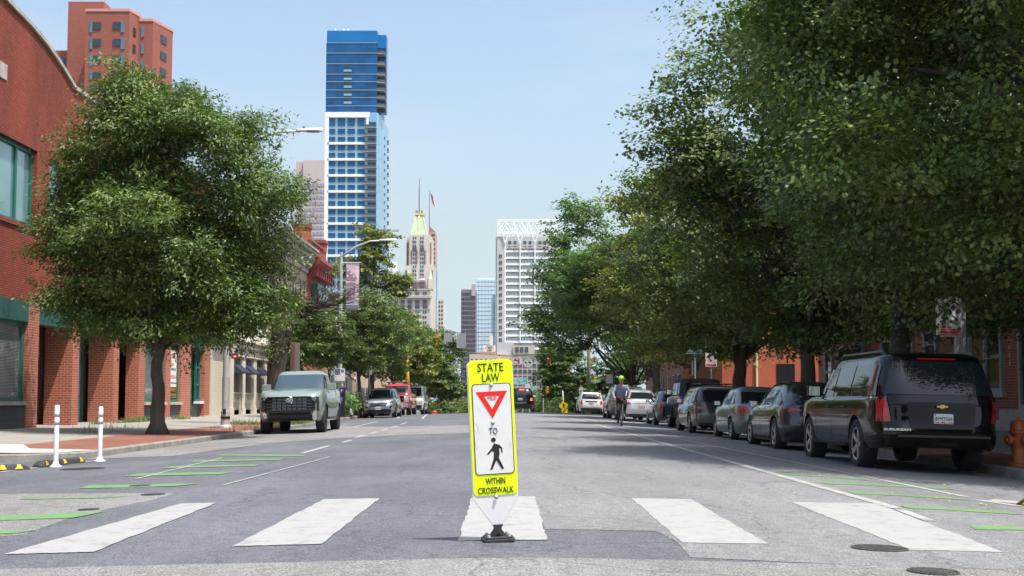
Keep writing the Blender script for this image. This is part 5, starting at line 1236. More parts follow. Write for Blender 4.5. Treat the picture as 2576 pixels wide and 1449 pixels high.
        if thick:
            ed = [e for e in bm.edges if len(e.link_faces) == 1]; old = {v: None for e in ed for v in e.verts}
            r = bmesh.ops.extrude_edge_only(bm, edges=ed); nv = [g for g in r['geom'] if isinstance(g, bmesh.types.BMVert)]
            for v in nv: P[v] = (v.co.x, v.co.z)
            base = set(nv)
        else: base = set()
        for v in bm.verts: v.co = proj(P[v][0], P[v][1], off-(thick if v in base else 0), **kw)
        bmesh.ops.recalc_face_normals(bm, faces=bm.faces)
        me = bpy.data.meshes.new(name); bm.to_mesh(me); bm.free(); me.materials.append(mat)
        if smooth: me.polygons.foreach_set('use_smooth', [True]*len(me.polygons)); me.set_sharp_from_angle(angle=R(40))
        o = bpy.data.objects.new(name, me); C.objects.link(o); o.parent = parent or s.t; return o
    def both(s, name, poly, proj, mat, **kw):
        for sg in (-1, 1): s.skin(name, poly, proj, mat, sg=sg, **kw)
    def pair(s, name, poly, proj, mat, **kw):
        for sg in (-1, 1): s.skin(name, [(sg*a, b_) for a, b_ in poly], proj, mat, **kw)
    def wheels(s, ww, steer, rim):
        r = s.wr; b = MB(); rr = r*.66
        b.lathe([(rr, -ww/2+.02), (rr+.02, -ww/2), (r-.03, -ww/2), (r-.006, -ww/2+.025), (r, -ww/2+.05), (r, ww/2-.05), (r-.006, ww/2-.025), (r-.03, ww/2), (rr+.02, ww/2), (rr, ww/2-.02), (rr-.01, 0), (rr, -ww/2+.02)], 36, axis='X')
        b2 = MB(); b2.lathe([(.001, ww/2-.05), (.06, ww/2-.045), (.07, ww/2-.06), (rr*.98, ww/2-.1)], 30, 1, axis='X'); b2.lathe([(rr*.9, ww/2-.02), (rr+.004, ww/2-.012), (rr+.004, ww/2-.05)], 30, 0, axis='X')
        ns = s.cab.get('spokes', 6)
        for i in range(ns):
            a = 2*math.pi*i/ns; ca, sa = math.cos(a), math.sin(a); pts = []
            for (rad, w_, h) in ((.04, .035, ww/2-.035), (rr*.93, .06*rr/.22*.7, ww/2-.022)):
                for q in (-1, 1): pts.append((h, rad*ca-q*w_*sa, rad*sa+q*w_*ca))
            p = [pts[0], pts[1], pts[3], pts[2]]; b2.prism(p, (-.03, 0, 0), 0)
        first = None
        for y in (s.yf, s.yr):
            for sx in (1, -1):
                if first is None:
                    o = b.build('wheel', tyre, s.t, smooth=True, auto=40); q = b2.build('rim', [rim, rimd], o, smooth=False); first = (o, q)
                else:
                    o = first[0].copy(); C.objects.link(o); o.parent = s.t; q = first[1].copy(); C.objects.link(q); q.parent = o
                o.location = (sx*(s.W/2-ww/2-.02), y, r); o.rotation_euler = (0, 0, 0 if sx > 0 else math.pi)
    def seams(s, lines, w_=.012):
        for (y0, z0, y1, z1) in lines:
            pl = []
            d = Vector((y1-y0, z1-z0)).normalized(); nn = Vector((-d.y, d.x))*w_/2
            pl.append([(y0-nn.x, z0-nn.y), (y1-nn.x, z1-nn.y), (y1+nn.x, z1+nn.y), (y0+nn.x, z0+nn.y)])
            s.both('door_gap', pl, s.side, seam, off=.003, step=.1)
    def handles(s, ps, mat):
        for (y, z) in ps:
            for sg in (-1, 1):
                x = s.side(y, z)[0]*(-sg)*-1; b = MB(); xx = abs(x); b.tube([(sg*xx, y-.09, z), (sg*(xx+.03), y-.07, z), (sg*(xx+.03), y+.07, z), (sg*xx, y+.09, z)], .012, 6); b.build('door_handle', mat, s.t)
    def mirror(s, y, z, mat, sz=(.2, .1, .15), out=.12, x=None, glass=True):
        for sg in (-1, 1):
            xb = x or abs(s.cside(y, z)[0]); b = MB(); b.box(sg*xb-sg*.02, sg*(xb+out), y-.03, y+.03, z-.06, z-.02)
            b.box(sg*(xb+out-.02), sg*(xb+out+sz[0]), y-sz[1]/2, y+sz[1]/2, z-sz[2]*.4, z+sz[2]*.6); m_ = b.build('wing_mirror', mat, s.t, bevel=.02)
            b = MB(); b.box(sg*(xb+out), sg*(xb+out+sz[0]-.02), y-sz[1]/2-.006, y-sz[1]/2-.002, z-sz[2]*.33, z+sz[2]*.52); b.build('mirror_glass', chrome, m_)
    def plate(s, x, z, txt=None, fr=False, w_=.305, off=.02):
        p = s.end(x, z, off, fr); pr = s.end(x, z-.08, off, fr); y = p[1]; pt = MB(); pp = rrect(w_, .155, .015, 3)
        sy = 1 if fr else -1
        pt.prism([(x+a, y, z+c) for a, c in pp], (0, -.01*sy, 0)); o = pt.build('number_plate', platew, s.t)
        b = MB(); q = .004*sy
        if not fr:
            for i, cc in enumerate((0, 1, 0, 1, 1, 0, 0, 1)): b.box(x-.14+i*.035, x-.107+i*.035, y+q*.6, y-.001, z-.07, z-.045-.006*(i % 3), cc)
            b.box(x-.145, x-.115, y+q*.6, y-.001, z+.05, z+.07, 1)
            b.build('plate_band', [platey, redl], o)
        t = text(txt or '2CA1629', .085, o, (x, y+q*1.2, z), platei, .27, (0, 0, 0 if not fr else math.pi), .001, 'plate_number'); return o

# ---- pale green pickup, nose to the camera
G_ = math.pi
pg = paint('paint_pale_green', (.22, .28, .255), .2, .25)
def lx(px, Y, side=0): return (px-PX0)/F*Y
FY = 38.6
P = Car('pickup_truck', 'pale green full-size pickup with large black grille parked facing the camera', -7.14, FY+2.96, G_+R(1.8), 'darkrim', L=5.93, W=2.03, gc=.36, wr=.42, ww=.28, yf=2.0, yr=-1.7,
        top=[(-3, 1.38), (-.95, 1.38), (-.8, 1.3), (1.0, 1.3), (1.35, 1.37), (2.2, 1.33), (2.75, 1.25), (2.97, 1.14)], g=[(0, .94), (.1, .97), (.45, 1), (.8, .99), (.93, .97), (1, .94)],
        nose=[(0, .25), (.1, .08), (.3, .0), (.6, .02), (.9, .06), (1, .14)], tail=[(0, .08), (1, .02)], n=9, paintmat=pg, crown=.05, cat='pickup truck',
        cab=dict(z0=1.3, z1=1.95, fb=1.12, ft=.25, rb=-1.0, rt=-.9, wb=.88, wt=.74, n=8, bf=.06, br=.0, spokes=6))
P.skin('windscreen', [(-.82, 1.36), (.82, 1.36), (.71, 1.87), (-.71, 1.87)], P.cend, cglass_l, fr=True)
P.both('side_window', [(-.0, 1.36), (.78, 1.36), (.35, 1.83), (-.0, 1.85)], P.cside, cglass); P.both('side_window', [(-.85, 1.36), (-.1, 1.36), (-.1, 1.85), (-.8, 1.83)], P.cside, cglass)
P.skin('windscreen_surround', [[(-.86, 1.35), (-.82, 1.35), (-.71, 1.88), (-.76, 1.88)], [(.82, 1.35), (.86, 1.35), (.76, 1.88), (.71, 1.88)], [(-.86, 1.32), (.86, 1.32), (.84, 1.358), (-.84, 1.358)]], P.cend, trimb, off=.01, fr=True)
hexg = [(-.74, .66), (.74, .66), (.8, .74), (.8, .98), (.68, 1.14), (-.68, 1.14), (-.8, .98), (-.8, .74)]
gr_ = P.skin('grille', [(a*.94, .9+(z-.9)*.94) for a, z in hexg], P.end, glossb, off=.03, thick=.03, fr=True)
cellm = pmat('grille_cell', (.13, .13, .14), .3, .7)
cells = []
for j in range(4):
    for i in range(-4, 5):
        cx_ = i*.155; cz = .76+.1*j
        if abs(cx_) > .6 or (j == 3 and abs(i) < 1) : continue
        cells.append([(cx_+math.cos(R(a))*.062, cz+math.sin(R(a))*.024) for a in range(0, 360, 45)])
bar_ = [[(-.69, .71+.1*j), (.69, .71+.1*j), (.69, .722+.1*j), (-.69, .722+.1*j)] for j in range(5)]
P.skin('grille_bar', bar_, P.end, cellm, off=.045, thick=.012, fr=True, parent=gr_); P.skin('grille_cells', [[(a, z) for a, z in c_] for c_ in cells], P.end, pmat('cell_rim', (.3, .3, .31), .3, .8), off=.044, fr=True, parent=gr_)
P.skin('grille_cell_hole', [[(cx+(a-cx)*.7, cz+(z-cz)*.62) for a, z in c_] for c_ in cells for cx, cz in [(sum(q[0] for q in c_)/8, sum(q[1] for q in c_)/8)]], P.end, glossb, off=.047, fr=True, parent=gr_)
def ringpoly(o_, k): return [[o_[i], o_[(i+1) % len(o_)], (o_[(i+1) % len(o_)][0]*k, .9+(o_[(i+1) % len(o_)][1]-.9)*k), (o_[i][0]*k, .9+(o_[i][1]-.9)*k)] for i in range(len(o_))]
P.skin('grille_surround', ringpoly(hexg, .93), P.end, pmat('dark_chrome', (.12, .12, .13), .15, .9), off=.055, thick=.05, fr=True)
bd = MB(); ye = P.end(0, 1.03, .06, True)[1]
bd.lathe([(.1, -.0), (.115, .012), (.1, .02)], 24, 0, 'Y', (0, ye, 1.03)); 
for rx_, rz_ in ((.1, .062), (.036, .058), (.07, .03)):
    for k in range(24):
        a0, a1 = 2*math.pi*k/24, 2*math.pi*(k+1)/24; zz = 1.03 if rz_ != .03 else 1.055
        bd.prism([(math.cos(a0)*rx_, ye, zz+math.sin(a0)*rz_), (math.cos(a1)*rx_, ye, zz+math.sin(a1)*rz_), (math.cos(a1)*(rx_-.016), ye, zz+math.sin(a1)*(rz_-.014)), (math.cos(a0)*(rx_-.016), ye, zz+math.sin(a0)*(rz_-.014))], (0, .02, 0))
bd.build('badge', chrome, P.t)
P.pair('headlight', [(.74, 1.02), (.98, .88), (1.0, 1.1), (.74, 1.13)], P.end, dlamp, off=.02, thick=.02, fr=True); P.pair('headlight_strip', [[(.76+.06*k, 1.04), (.8+.06*k, 1.03), (.8+.06*k, 1.1), (.76+.06*k, 1.105)] for k in range(3)][0], P.end, lamp, off=.028, fr=True)
P.pair('air_inlet', [(.84, .68), (.95, .68), (.97, .86), (.84, .98)], P.end, trimb, off=.012, fr=True)
P.skin('lower_bumper', [(-.68, .4), (.68, .4), (.76, .58), (-.76, .58)], P.end, trimb, off=.06, thick=.08, fr=True)
P.skin('bumper_inlet', [(-.6, .585), (.6, .585), (.66, .66), (-.66, .66)], P.end, glossb, off=.04, thick=.03, fr=True)
P.pair('chrome_bumper_end', [(.69, .4), (.8, .4), (.84, .66), (.78, .7), (.7, .6)], P.end, chrome, off=.07, thick=.08, fr=True)
P.seams([(1.1, .5, 1.1, 1.2), (.05, .45, .05, 1.2), (-.98, .45, -.98, 1.3), (-1.05, .5, -1.05, 1.33)]); P.handles([(.2, 1.08), (-.75, 1.08)], pg)
P.mirror(.85, 1.42, pg, (.26, .12, .24), .1); P.both('sill_step', [(-.95, .4), (1.2, .4), (1.2, .46), (-.95, .46)], P.side, trimb, off=.06, thick=.06)
P.both('arch_trim', [(2.0+math.cos(R(a))*.54, .42+math.sin(R(a))*.52) for a in range(-5, 186, 10)]+[(2.0+math.cos(R(a))*.485, .42+math.sin(R(a))*.485) for a in range(185, -6, -10)], P.side, trimb, off=.015, thick=.015)
P.both('arch_trim', [(-1.7+math.cos(R(a))*.54, .42+math.sin(R(a))*.52) for a in range(-5, 186, 10)]+[(-1.7+math.cos(R(a))*.485, .42+math.sin(R(a))*.485) for a in range(185, -6, -10)], P.side, trimb, off=.015, thick=.015)
b = MB(); b.box(-.85, .85, -2.8, -1.1, 1.3, 1.32); b.build('bed_cover', trimb, P.t)
seatm = pmat('dark_seat', (.03, .03, .03), .8)

def suv_front(c, zw0, zw1, wwb, wwt): pass
# ---- silver compact SUV, nose to camera
sv = paint('paint_silver', (.36, .37, .385), .7, .3)
Y = 68.0
S = Car('silver_suv', 'silver compact SUV facing the camera in front of the red pickup', -7.62, Y+2.32, G_, '', L=4.65, W=1.84, gc=.24, wr=.36, ww=.24, yf=1.4, yr=-1.32,
        top=[(-2.33, 1.02), (-1, 1.06), (.9, 1.03), (1.3, 1.04), (2.0, .97), (2.33, .86)], nose=[(0, .16), (.2, .03), (.45, 0), (.75, .05), (1, .2)], n=5, paintmat=sv, crown=.04,
        cab=dict(z0=1.0, z1=1.6, fb=1.15, ft=.25, rb=-2.15, rt=-1.75, wb=.83, wt=.62, n=6, spokes=5), cat='SUV', group=None)
S.skin('windscreen', [(-.74, 1.04), (.74, 1.04), (.58, 1.53), (-.58, 1.53)], S.cend, cglass, fr=True)
for q in ([(.25, 1.07), (.8, 1.07), (.35, 1.48), (.25, 1.5)], [(-.85, 1.07), (.17, 1.07), (.17, 1.5), (-.85, 1.5)], [(-1.85, 1.1), (-.95, 1.07), (-.95, 1.5), (-1.6, 1.46)]): S.both('side_window', q, S.cside, cglass)
gr_ = S.skin('grille', [(-.5, .84), (.5, .84), (.42, .64), (-.42, .64)], S.end, glossb, off=.02, thick=.02, fr=True)
S.skin('grille_slat', [[(-.44, .68+.045*k), (.44, .68+.045*k), (.45, .69+.045*k), (-.45, .69+.045*k)] for k in range(4)], S.end, chrome, off=.03, fr=True, parent=gr_)
S.skin('grille_chrome', [[(-.6, .84), (.6, .84), (.56, .88), (-.56, .88)], [(-.54, .84), (-.5, .84), (-.42, .63), (-.46, .62)], [(.54, .84), (.5, .84), (.42, .63), (.46, .62)]], S.end, chrome, off=.03, thick=.02, fr=True)
S.pair('headlight', [(.52, .78), (.86, .84), (.84, .92), (.56, .86)], S.end, dlamp, off=.02, thick=.02, fr=True); S.pair('fog_inlet', [(.56, .52), (.84, .55), (.82, .72), (.64, .64)], S.end, trimb, off=.01, fr=True)
S.skin('lower_bumper', [(-.8, .26), (.8, .26), (.62, .46), (-.62, .46)], S.end, trimb, off=.02, thick=.03, fr=True); S.plate(0, .53, '2EB', True); S.mirror(.75, 1.08, sv, (.19, .1, .13), .06)
S.seams([(.95, .4, .95, 1.0), (-.1, .35, -.1, 1.0), (-1.1, .6, -1.1, 1.0)])
# ---- red fire pickup
rd = paint('paint_fire_red', (.55, .012, .015), .1, .25)
Y = 78.0
Rp = Car('red_pickup_truck', 'bright red pickup with a roof light bar and white side stripe behind the silver SUV', -7.78, Y+3.0, G_, '', L=6.0, W=2.03, gc=.42, wr=.42, ww=.26, yf=2.0, yr=-1.8,
        top=[(-3, 1.42), (-.9, 1.42), (1.2, 1.3), (2.6, 1.26), (3, 1.16)], nose=[(0, .1), (.3, 0), (.8, .02), (1, .1)], n=9, paintmat=rd, crown=.04, cat='pickup truck',
        cab=dict(z0=1.3, z1=1.96, fb=1.15, ft=.45, rb=-1.1, rt=-1.0, wb=.88, wt=.74, n=8, br=0, spokes=8))
Rp.skin('windscreen', [(-.8, 1.36), (.8, 1.36), (.7, 1.88), (-.7, 1.88)], Rp.cend, cglass, fr=True)
for q in ([(.1, 1.38), (.85, 1.38), (.45, 1.84), (.1, 1.86)], [(-.95, 1.38), (.0, 1.38), (.0, 1.86), (-.9, 1.84)]): Rp.both('side_window', q, Rp.cside, cglass)
Rp.skin('grille', [(-.62, .84), (.62, .84), (.62, 1.18), (-.62, 1.18)], Rp.end, glossb, off=.03, thick=.03, fr=True); Rp.skin('grille_bar', [[(-.6, .98), (.6, .98), (.6, 1.06), (-.6, 1.06)], [(-.66, 1.18), (.66, 1.18), (.66, 1.22), (-.66, 1.22)]], Rp.end, chrome, off=.05, thick=.03, fr=True)
Rp.pair('headlight', [(.66, .84), (.94, .86), (.94, 1.16), (.66, 1.18)], Rp.end, lamp, off=.02, thick=.02, fr=True); Rp.skin('chrome_bumper', [(-.98, .5), (.98, .5), (.98, .78), (-.98, .78)], Rp.end, chrome, off=.08, thick=.1, fr=True)
Rp.both('white_stripe', [(-2.8, .98), (2.6, .98), (2.6, 1.05), (-2.8, 1.05)], Rp.side, pmat('stripe_white', (.7, .66, .6), .4), off=.006)
Rp.both('gold_lettering_panel', [(-.8, .7), (.8, .7), (.8, .85), (-.8, .85)], Rp.side, pmat('gold_letter', (.5, .3, .03), .5), off=.006)
b = MB(); b.box(-.72, .72, .0, .3, 2.07, 2.15); b.box(-.6, -.5, .05, .25, 1.98, 2.07); b.box(.5, .6, .05, .25, 1.98, 2.07); b.build('light_bar', pmat('light_bar_grey', (.12, .08, .08), .3), Rp.t, bevel=.02)
Rp.mirror(.85, 1.45, trimb, (.22, .12, .32), .2); Rp.seams([(1.15, .6, 1.15, 1.3), (0.05, .55, .05, 1.35), (-1.05, .55, -1.05, 1.4)])
# ---- white van
wh = paint('paint_white', (.62, .62, .62), 0, .35)
Y = 87.0
V_ = Car('white_van', 'white full-size van behind the red pickup, first in the farthest part of the left kerb', -7.6, Y+2.8, G_, '', L=5.6, W=2.0, gc=.34, wr=.39, ww=.24, yf=2.0, yr=-1.6,
        top=[(-2.8, 1.3), (1.5, 1.3), (2.1, 1.22), (2.8, 1.05)], nose=[(0, .08), (.3, 0), (.8, .02), (1, .14)], n=9, paintmat=wh, crown=.04, cat='van',
        cab=dict(z0=1.22, z1=2.06, fb=2.0, ft=1.15, rb=-2.75, rt=-2.65, wb=.96, wt=.8, n=9, br=0, spokes=8))
V_.skin('windscreen', [(-.84, 1.3), (.84, 1.3), (.74, 1.92), (-.74, 1.92)], V_.cend, cglass, fr=True); V_.both('side_window', [(.75, 1.3), (1.6, 1.3), (1.15, 1.85), (.75, 1.88)], V_.cside, cglass)
V_.skin('grille', [(-.5, .8), (.5, .8), (.5, 1.02), (-.5, 1.02)], V_.end, trimb, off=.02, thick=.02, fr=True); V_.pair('headlight', [(.55, .8), (.88, .8), (.88, .98), (.55, .98)], V_.end, lamp, off=.02, thick=.02, fr=True)
V_.pair('turn_lamp', [(.55, .985), (.9, .985), (.9, 1.06), (.55, 1.06)], V_.end, amber, off=.02, thick=.02, fr=True); V_.skin('bumper', [(-.96, .42), (.96, .42), (.96, .7), (-.96, .7)], V_.end, trimb, off=.08, thick=.1, fr=True)
V_.mirror(1.5, 1.5, trimb, (.2, .12, .3), .2); V_.seams([(1.6, .5, 1.6, 1.25), (.6, .5, .6, 1.25)])

# ---- rear views -------------------------------------------------------------
bk = pmat('paint_black', (.003, .003, .004), .12, 0, coat=.4, spec=.25)
# black full-size SUV
B = Car('black_suv', 'black full-size SUV with roof rails parked nearest the camera on the right', 6.6, 19.6+2.85, R(.3), '', L=5.7, W=2.05, gc=.36, wr=.41, ww=.28, yf=1.83, yr=-1.47,
        top=[(-2.86, 1.2), (-2.5, 1.2), (1.2, 1.19), (1.5, 1.2), (2.5, 1.13), (2.85, 1.0)], g=[(0, .93), (.1, .96), (.3, .985), (.6, 1), (.85, .99), (.95, .98), (1, .95)],
        nose=[(0, .2), (.3, 0), (1, .1)], tail=[(0, .1), (.08, .02), (.3, 0), (.36, .05), (.45, .09), (.8, .1), (1, .14)], n=8, paintmat=bk, crown=.03, cat='SUV',
        cab=dict(z0=1.16, z1=1.88, fb=1.46, ft=.75, rb=-2.74, rt=-2.42, wb=.97, wt=.78, n=9, br=.03, bf=.06, spokes=5))
B.skin('rear_window', [(-.86, 1.235), (.86, 1.235), (.74, 1.74), (.6, 1.77), (-.6, 1.77), (-.74, 1.74)], B.cend, cglass, fr=False, off=.012)
B.skin('high_brake_lamp', [(-.3, 1.795), (.3, 1.795), (.3, 1.82), (-.3, 1.82)], B.cend, redl, fr=False, off=.03, thick=.02)
for q in ([(.12, 1.2), (1.12, 1.2), (.68, 1.68), (.12, 1.72)], [(-.95, 1.2), (.04, 1.2), (.04, 1.72), (-.95, 1.74)], [(-2.42, 1.2), (-1.05, 1.2), (-1.05, 1.74), (-2.3, 1.7)]): B.both('side_window', q, B.cside, cglass)
B.both('window_chrome', [(-2.5, 1.165), (1.2, 1.165), (1.2, 1.185), (-2.5, 1.185)], B.cside, chrome, off=.012)
B.pair('tail_lamp', [(.79, .8), (.955, .8), (.945, 1.16), (.84, 1.17)], B.end, redl, off=.015, thick=.02, fr=False); B.pair('tail_lamp_bar', [(.84, 1.02), (.94, 1.02), (.94, 1.045), (.84, 1.045)], B.end, chrome, off=.02, fr=False)
B.both('tail_lamp_side', [(-2.62, .82), (-2.5, .86), (-2.5, 1.16), (-2.62, 1.2)], B.side, redl, off=.01)
pnl = B.skin('tailgate_recess', [(-.5, .66), (-.46, .62), (.46, .62), (.5, .66), (.54, 1.06), (.5, 1.1), (-.5, 1.1), (-.54, 1.06)], B.end, glossb, off=.006, thick=0, fr=False)
B.skin('tailgate_trim', [[(-.56, 1.085), (.56, 1.085), (.52, 1.115), (-.52, 1.115)], [(-.48, .6), (.48, .6), (.5, .63), (-.5, .63)]], B.end, glossb, off=.03, thick=.03, fr=False)
B.plate(0.02, .86, '8FM7566', off=.03)
ye = B.end(0, 1.05, .04, False)[1]
b = MB(); b.prism([(x*.085, ye, 1.05+z*.03) for x, z in ((-1, .45), (-.35, .45), (-.3, 1), (.4, 1), (.35, .45), (1, .45), (.95, -.45), (.3, -.45), (.25, -1), (-.45, -1), (-.4, -.45), (-1.05, -.45))], (0, -.012, 0)); b.build('badge', pmat('badge_gold', (.62, .4, .05), .3, .6, coat=1), B.t)
text('SUBURBAN', .05, B.t, (-.72, B.end(-.7, .68, .012, False)[1], .68), chrome, .42, (0, 0, R(-3)), .006, 'badge_lettering', bold=.002)
B.skin('rear_bumper', [(-.98, .4), (.98, .4), (.99, .56), (.96, .6), (-.96, .6), (-.99, .56)], B.end, bk, off=.07, thick=.09, fr=False)
B.skin('bumper_step_pad', [(-.72, .565), (.72, .565), (.72, .6), (-.72, .6)], B.end, pmat('step_pad', (.04, .045, .05), .35), off=.085, thick=.02, fr=False)
B.skin('tow_recess', [(-.16, .42), (.2, .42), (.2, .5), (-.16, .5)], B.end, trimb, off=.08, fr=False)
for (yy_, hh) in ((B.yf, .41), (B.yr, .41)): pass
B.both('running_board', [(-1.0, .36), (1.35, .36), (1.35, .41), (-1.0, .41)], B.side, trimb, off=.1, thick=.1); B.both('mud_flap', [(-2.0, .3), (-1.92, .3), (-1.92, .6), (-2.0, .6)], B.side, trimb, off=-.02, thick=.02)
B.seams([(1.2, .5, 1.2, 1.15), (.08, .45, .08, 1.15), (-.98, .45, -1.1, 1.15)]); B.handles([(.25, 1.02), (-.8, 1.02)], bk); B.mirror(1.0, 1.28, bk, (.22, .12, .2), .08)
for sx in (-1, 1):
    b = MB(); b.tube([(sx*.72, -2.2, 1.86), (sx*.73, -2.1, 1.93), (sx*.73, .3, 1.94), (sx*.72, .5, 1.87)], .022, 8); b.build('roof_rail', pmat('rail_grey', (.08, .085, .09), .3, .5), B.t, smooth=True)
b = MB(); b.tube([(-.3, -2.3, 1.87), (-.28, -2.42, 1.9)], .03, 6); b.build('roof_antenna', bk, B.t)
# generic parked car from behind
def rear_kit(c, lampq, zwin, zplate, zb, tx, lampmat=None, win=True, sidew=None, bump=None, plate_x=0):
    if win: c.skin('rear_window', zwin, c.cend, cglass, fr=False, off=.01)
    c.pair('tail_lamp', lampq, c.end, lampmat or redl, off=.015, thick=.02, fr=False)
    c.plate(plate_x, zplate, tx)
    if bump: c.skin('rear_bumper', bump, c.end, trimb, off=.03, thick=.04, fr=False)
    for q in sidew or (): c.both('side_window', q, c.cside, cglass)
# dark crossover
Y = 27.3
dk = paint('paint_dark_grey', (.035, .037, .043), .4, .22)
D = Car('dark_crossover', 'glossy dark grey crossover with swept roofline parked in front of the black full-size SUV', 6.62, Y+2.3, R(.5), '', L=4.6, W=1.88, gc=.2, wr=.36, ww=.25, yf=1.45, yr=-1.35,
        top=[(-2.3, 1.0), (-1.2, 1.02), (.8, .98), (1.4, .95), (2.3, .75)], n=5.5, paintmat=dk, crown=.05, cat='car',
        cab=dict(z0=.95, z1=1.5, fb=1.35, ft=.35, rb=-2.15, rt=-1.2, wb=.86, wt=.6, n=5, br=.1, bf=.12, spokes=5))
rear_kit(D, [(.5, .88), (.86, .86), (.84, .95), (.5, .93)], [(-.66, 1.04), (.66, 1.04), (.52, 1.38), (-.52, 1.38)], .62, 0, '5DR2841', sidew=([(.15, 1.0), (1.0, 1.0), (.45, 1.36), (.15, 1.4)], [(-.8, 1.0), (.07, 1.0), (.07, 1.41), (-.75, 1.38)], [(-1.7, 1.04), (-.88, 1.0), (-.83, 1.37), (-1.2, 1.28)]), bump=[(-.85, .24), (.85, .24), (.8, .42), (-.8, .42)])
D.seams([(1.1, .4, 1.1, .95), (.1, .35, .1, .97), (-1.0, .6, -1.0, .97)]); D.mirror(.85, 1.02, dk, (.18, .1, .13), .07); D.both('sill_trim', [(-.85, .22), (1.0, .22), (1.0, .3), (-.85, .3)], D.side, trimb, off=.02, thick=.02)
# grey green sedan
Y = 33.4
gg = paint('paint_grey_green', (.17, .19, .175), .5, .3)
E = Car('grey_sedan', 'grey green sedan with round red tail lamps between the dark crossover and the wagon', 6.6, Y+2.25, R(.4), '', L=4.53, W=1.7, gc=.2, wr=.315, ww=.2, yf=1.35, yr=-1.25,
        top=[(-2.27, .98), (-1.6, 1.02), (-1.2, .96), (.9, .93), (1.4, .92), (2.27, .72)], n=5, paintmat=gg, crown=.04,
        cab=dict(z0=.92, z1=1.44, fb=1.3, ft=.45, rb=-1.75, rt=-1.0, wb=.77, wt=.58, n=5.5, br=.06, bf=.08, spokes=7))
rear_kit(E, [(.5, .78), (.78, .74), (.83, .86), (.76, .95), (.54, .93)], [(-.6, 1.0), (.6, 1.0), (.52, 1.34), (-.52, 1.34)], .72, 0, '4KM8821', sidew=([(.1, .98), (.95, .98), (.5, 1.31), (.1, 1.35)], [(-.75, .98), (.02, .98), (.02, 1.35), (-.7, 1.34)], [(-1.3, 1.0), (-.82, .98), (-.77, 1.33), (-.95, 1.28)]))
E.seams([(1.05, .35, 1.05, .93), (.06, .3, .06, .95), (-.9, .5, -.9, .95)]); E.handles([(.2, .82), (-.75, .82)], gg); E.mirror(.8, 1.0, gg, (.16, .1, .12), .06)
# green wagon with roof rack
Y = 39.3
wg2 = paint('paint_dark_green', (.06, .075, .065), .4, .3)
W_ = Car('green_wagon', 'dark green wagon with grey lower body and roof rack behind the blue off-roader', 6.3, Y+2.35, R(.4), '', L=4.7, W=1.74, gc=.24, wr=.335, ww=.21, yf=1.4, yr=-1.25,
        top=[(-2.35, .98), (.9, .96), (1.4, .95), (2.35, .76)], n=5.5, paintmat=wg2, crown=.04, cat='wagon',
        cab=dict(z0=.94, z1=1.5, fb=1.35, ft=.55, rb=-2.25, rt=-1.95, wb=.8, wt=.63, n=7, br=.03, spokes=5))
rear_kit(W_, [(.46, .8), (.8, .78), (.82, .96), (.46, .94)], [(-.62, 1.02), (.62, 1.02), (.54, 1.4), (-.54, 1.4)], .68, 0, '1AV5520', sidew=([(.2, 1.0), (1.0, 1.0), (.6, 1.37), (.2, 1.4)], [(-.7, 1.0), (.12, 1.0), (.12, 1.4), (-.68, 1.4)], [(-2.0, 1.0), (-.8, 1.0), (-.78, 1.4), (-1.85, 1.38)]))
lowg = paint('paint_lower_grey', (.22, .22, .2), .4, .35); W_.both('lower_cladding', [(-2.1, .26), (-1.72, .26), (-1.72, .62), (-2.1, .62)], W_.side, lowg, off=.012, thick=.012); W_.skin('rear_bumper', [(-.84, .36), (.84, .36), (.84, .66), (-.84, .66)], W_.end, lowg, off=.05, thick=.06, fr=False)
W_.pair('amber_lamp', [(.6, .9), (.8, .9), (.81, .97), (.6, .955)], W_.end, amber, off=.022, fr=False)
W_.both('lower_cladding', [(-.85, .28), (1.0, .28), (1.0, .44), (-.85, .44)], W_.side, lowg, off=.012, thick=.012)
for sx in (-1, 1): b = MB(); b.tube([(sx*.56, -1.8, 1.53), (sx*.56, -1.7, 1.6), (sx*.56, .1, 1.61), (sx*.56, .3, 1.54)], .018, 6); b.build('roof_rail', trimb, W_.t, smooth=True)
b = MB(); b.tube([(-.58, -1.2, 1.61), (.58, -1.2, 1.61)], .016, 6); b.build('roof_crossbar', trimb, W_.t); b = MB(); b.tube([(-.58, -.3, 1.61), (.58, -.3, 1.61)], .016, 6); b.build('roof_crossbar', trimb, W_.t)
W_.seams([(1.1, .4, 1.1, .95), (.15, .35, .15, .97), (-.78, .4, -.78, .97)]); W_.mirror(.85, 1.04, wg2, (.17, .1, .13), .06)
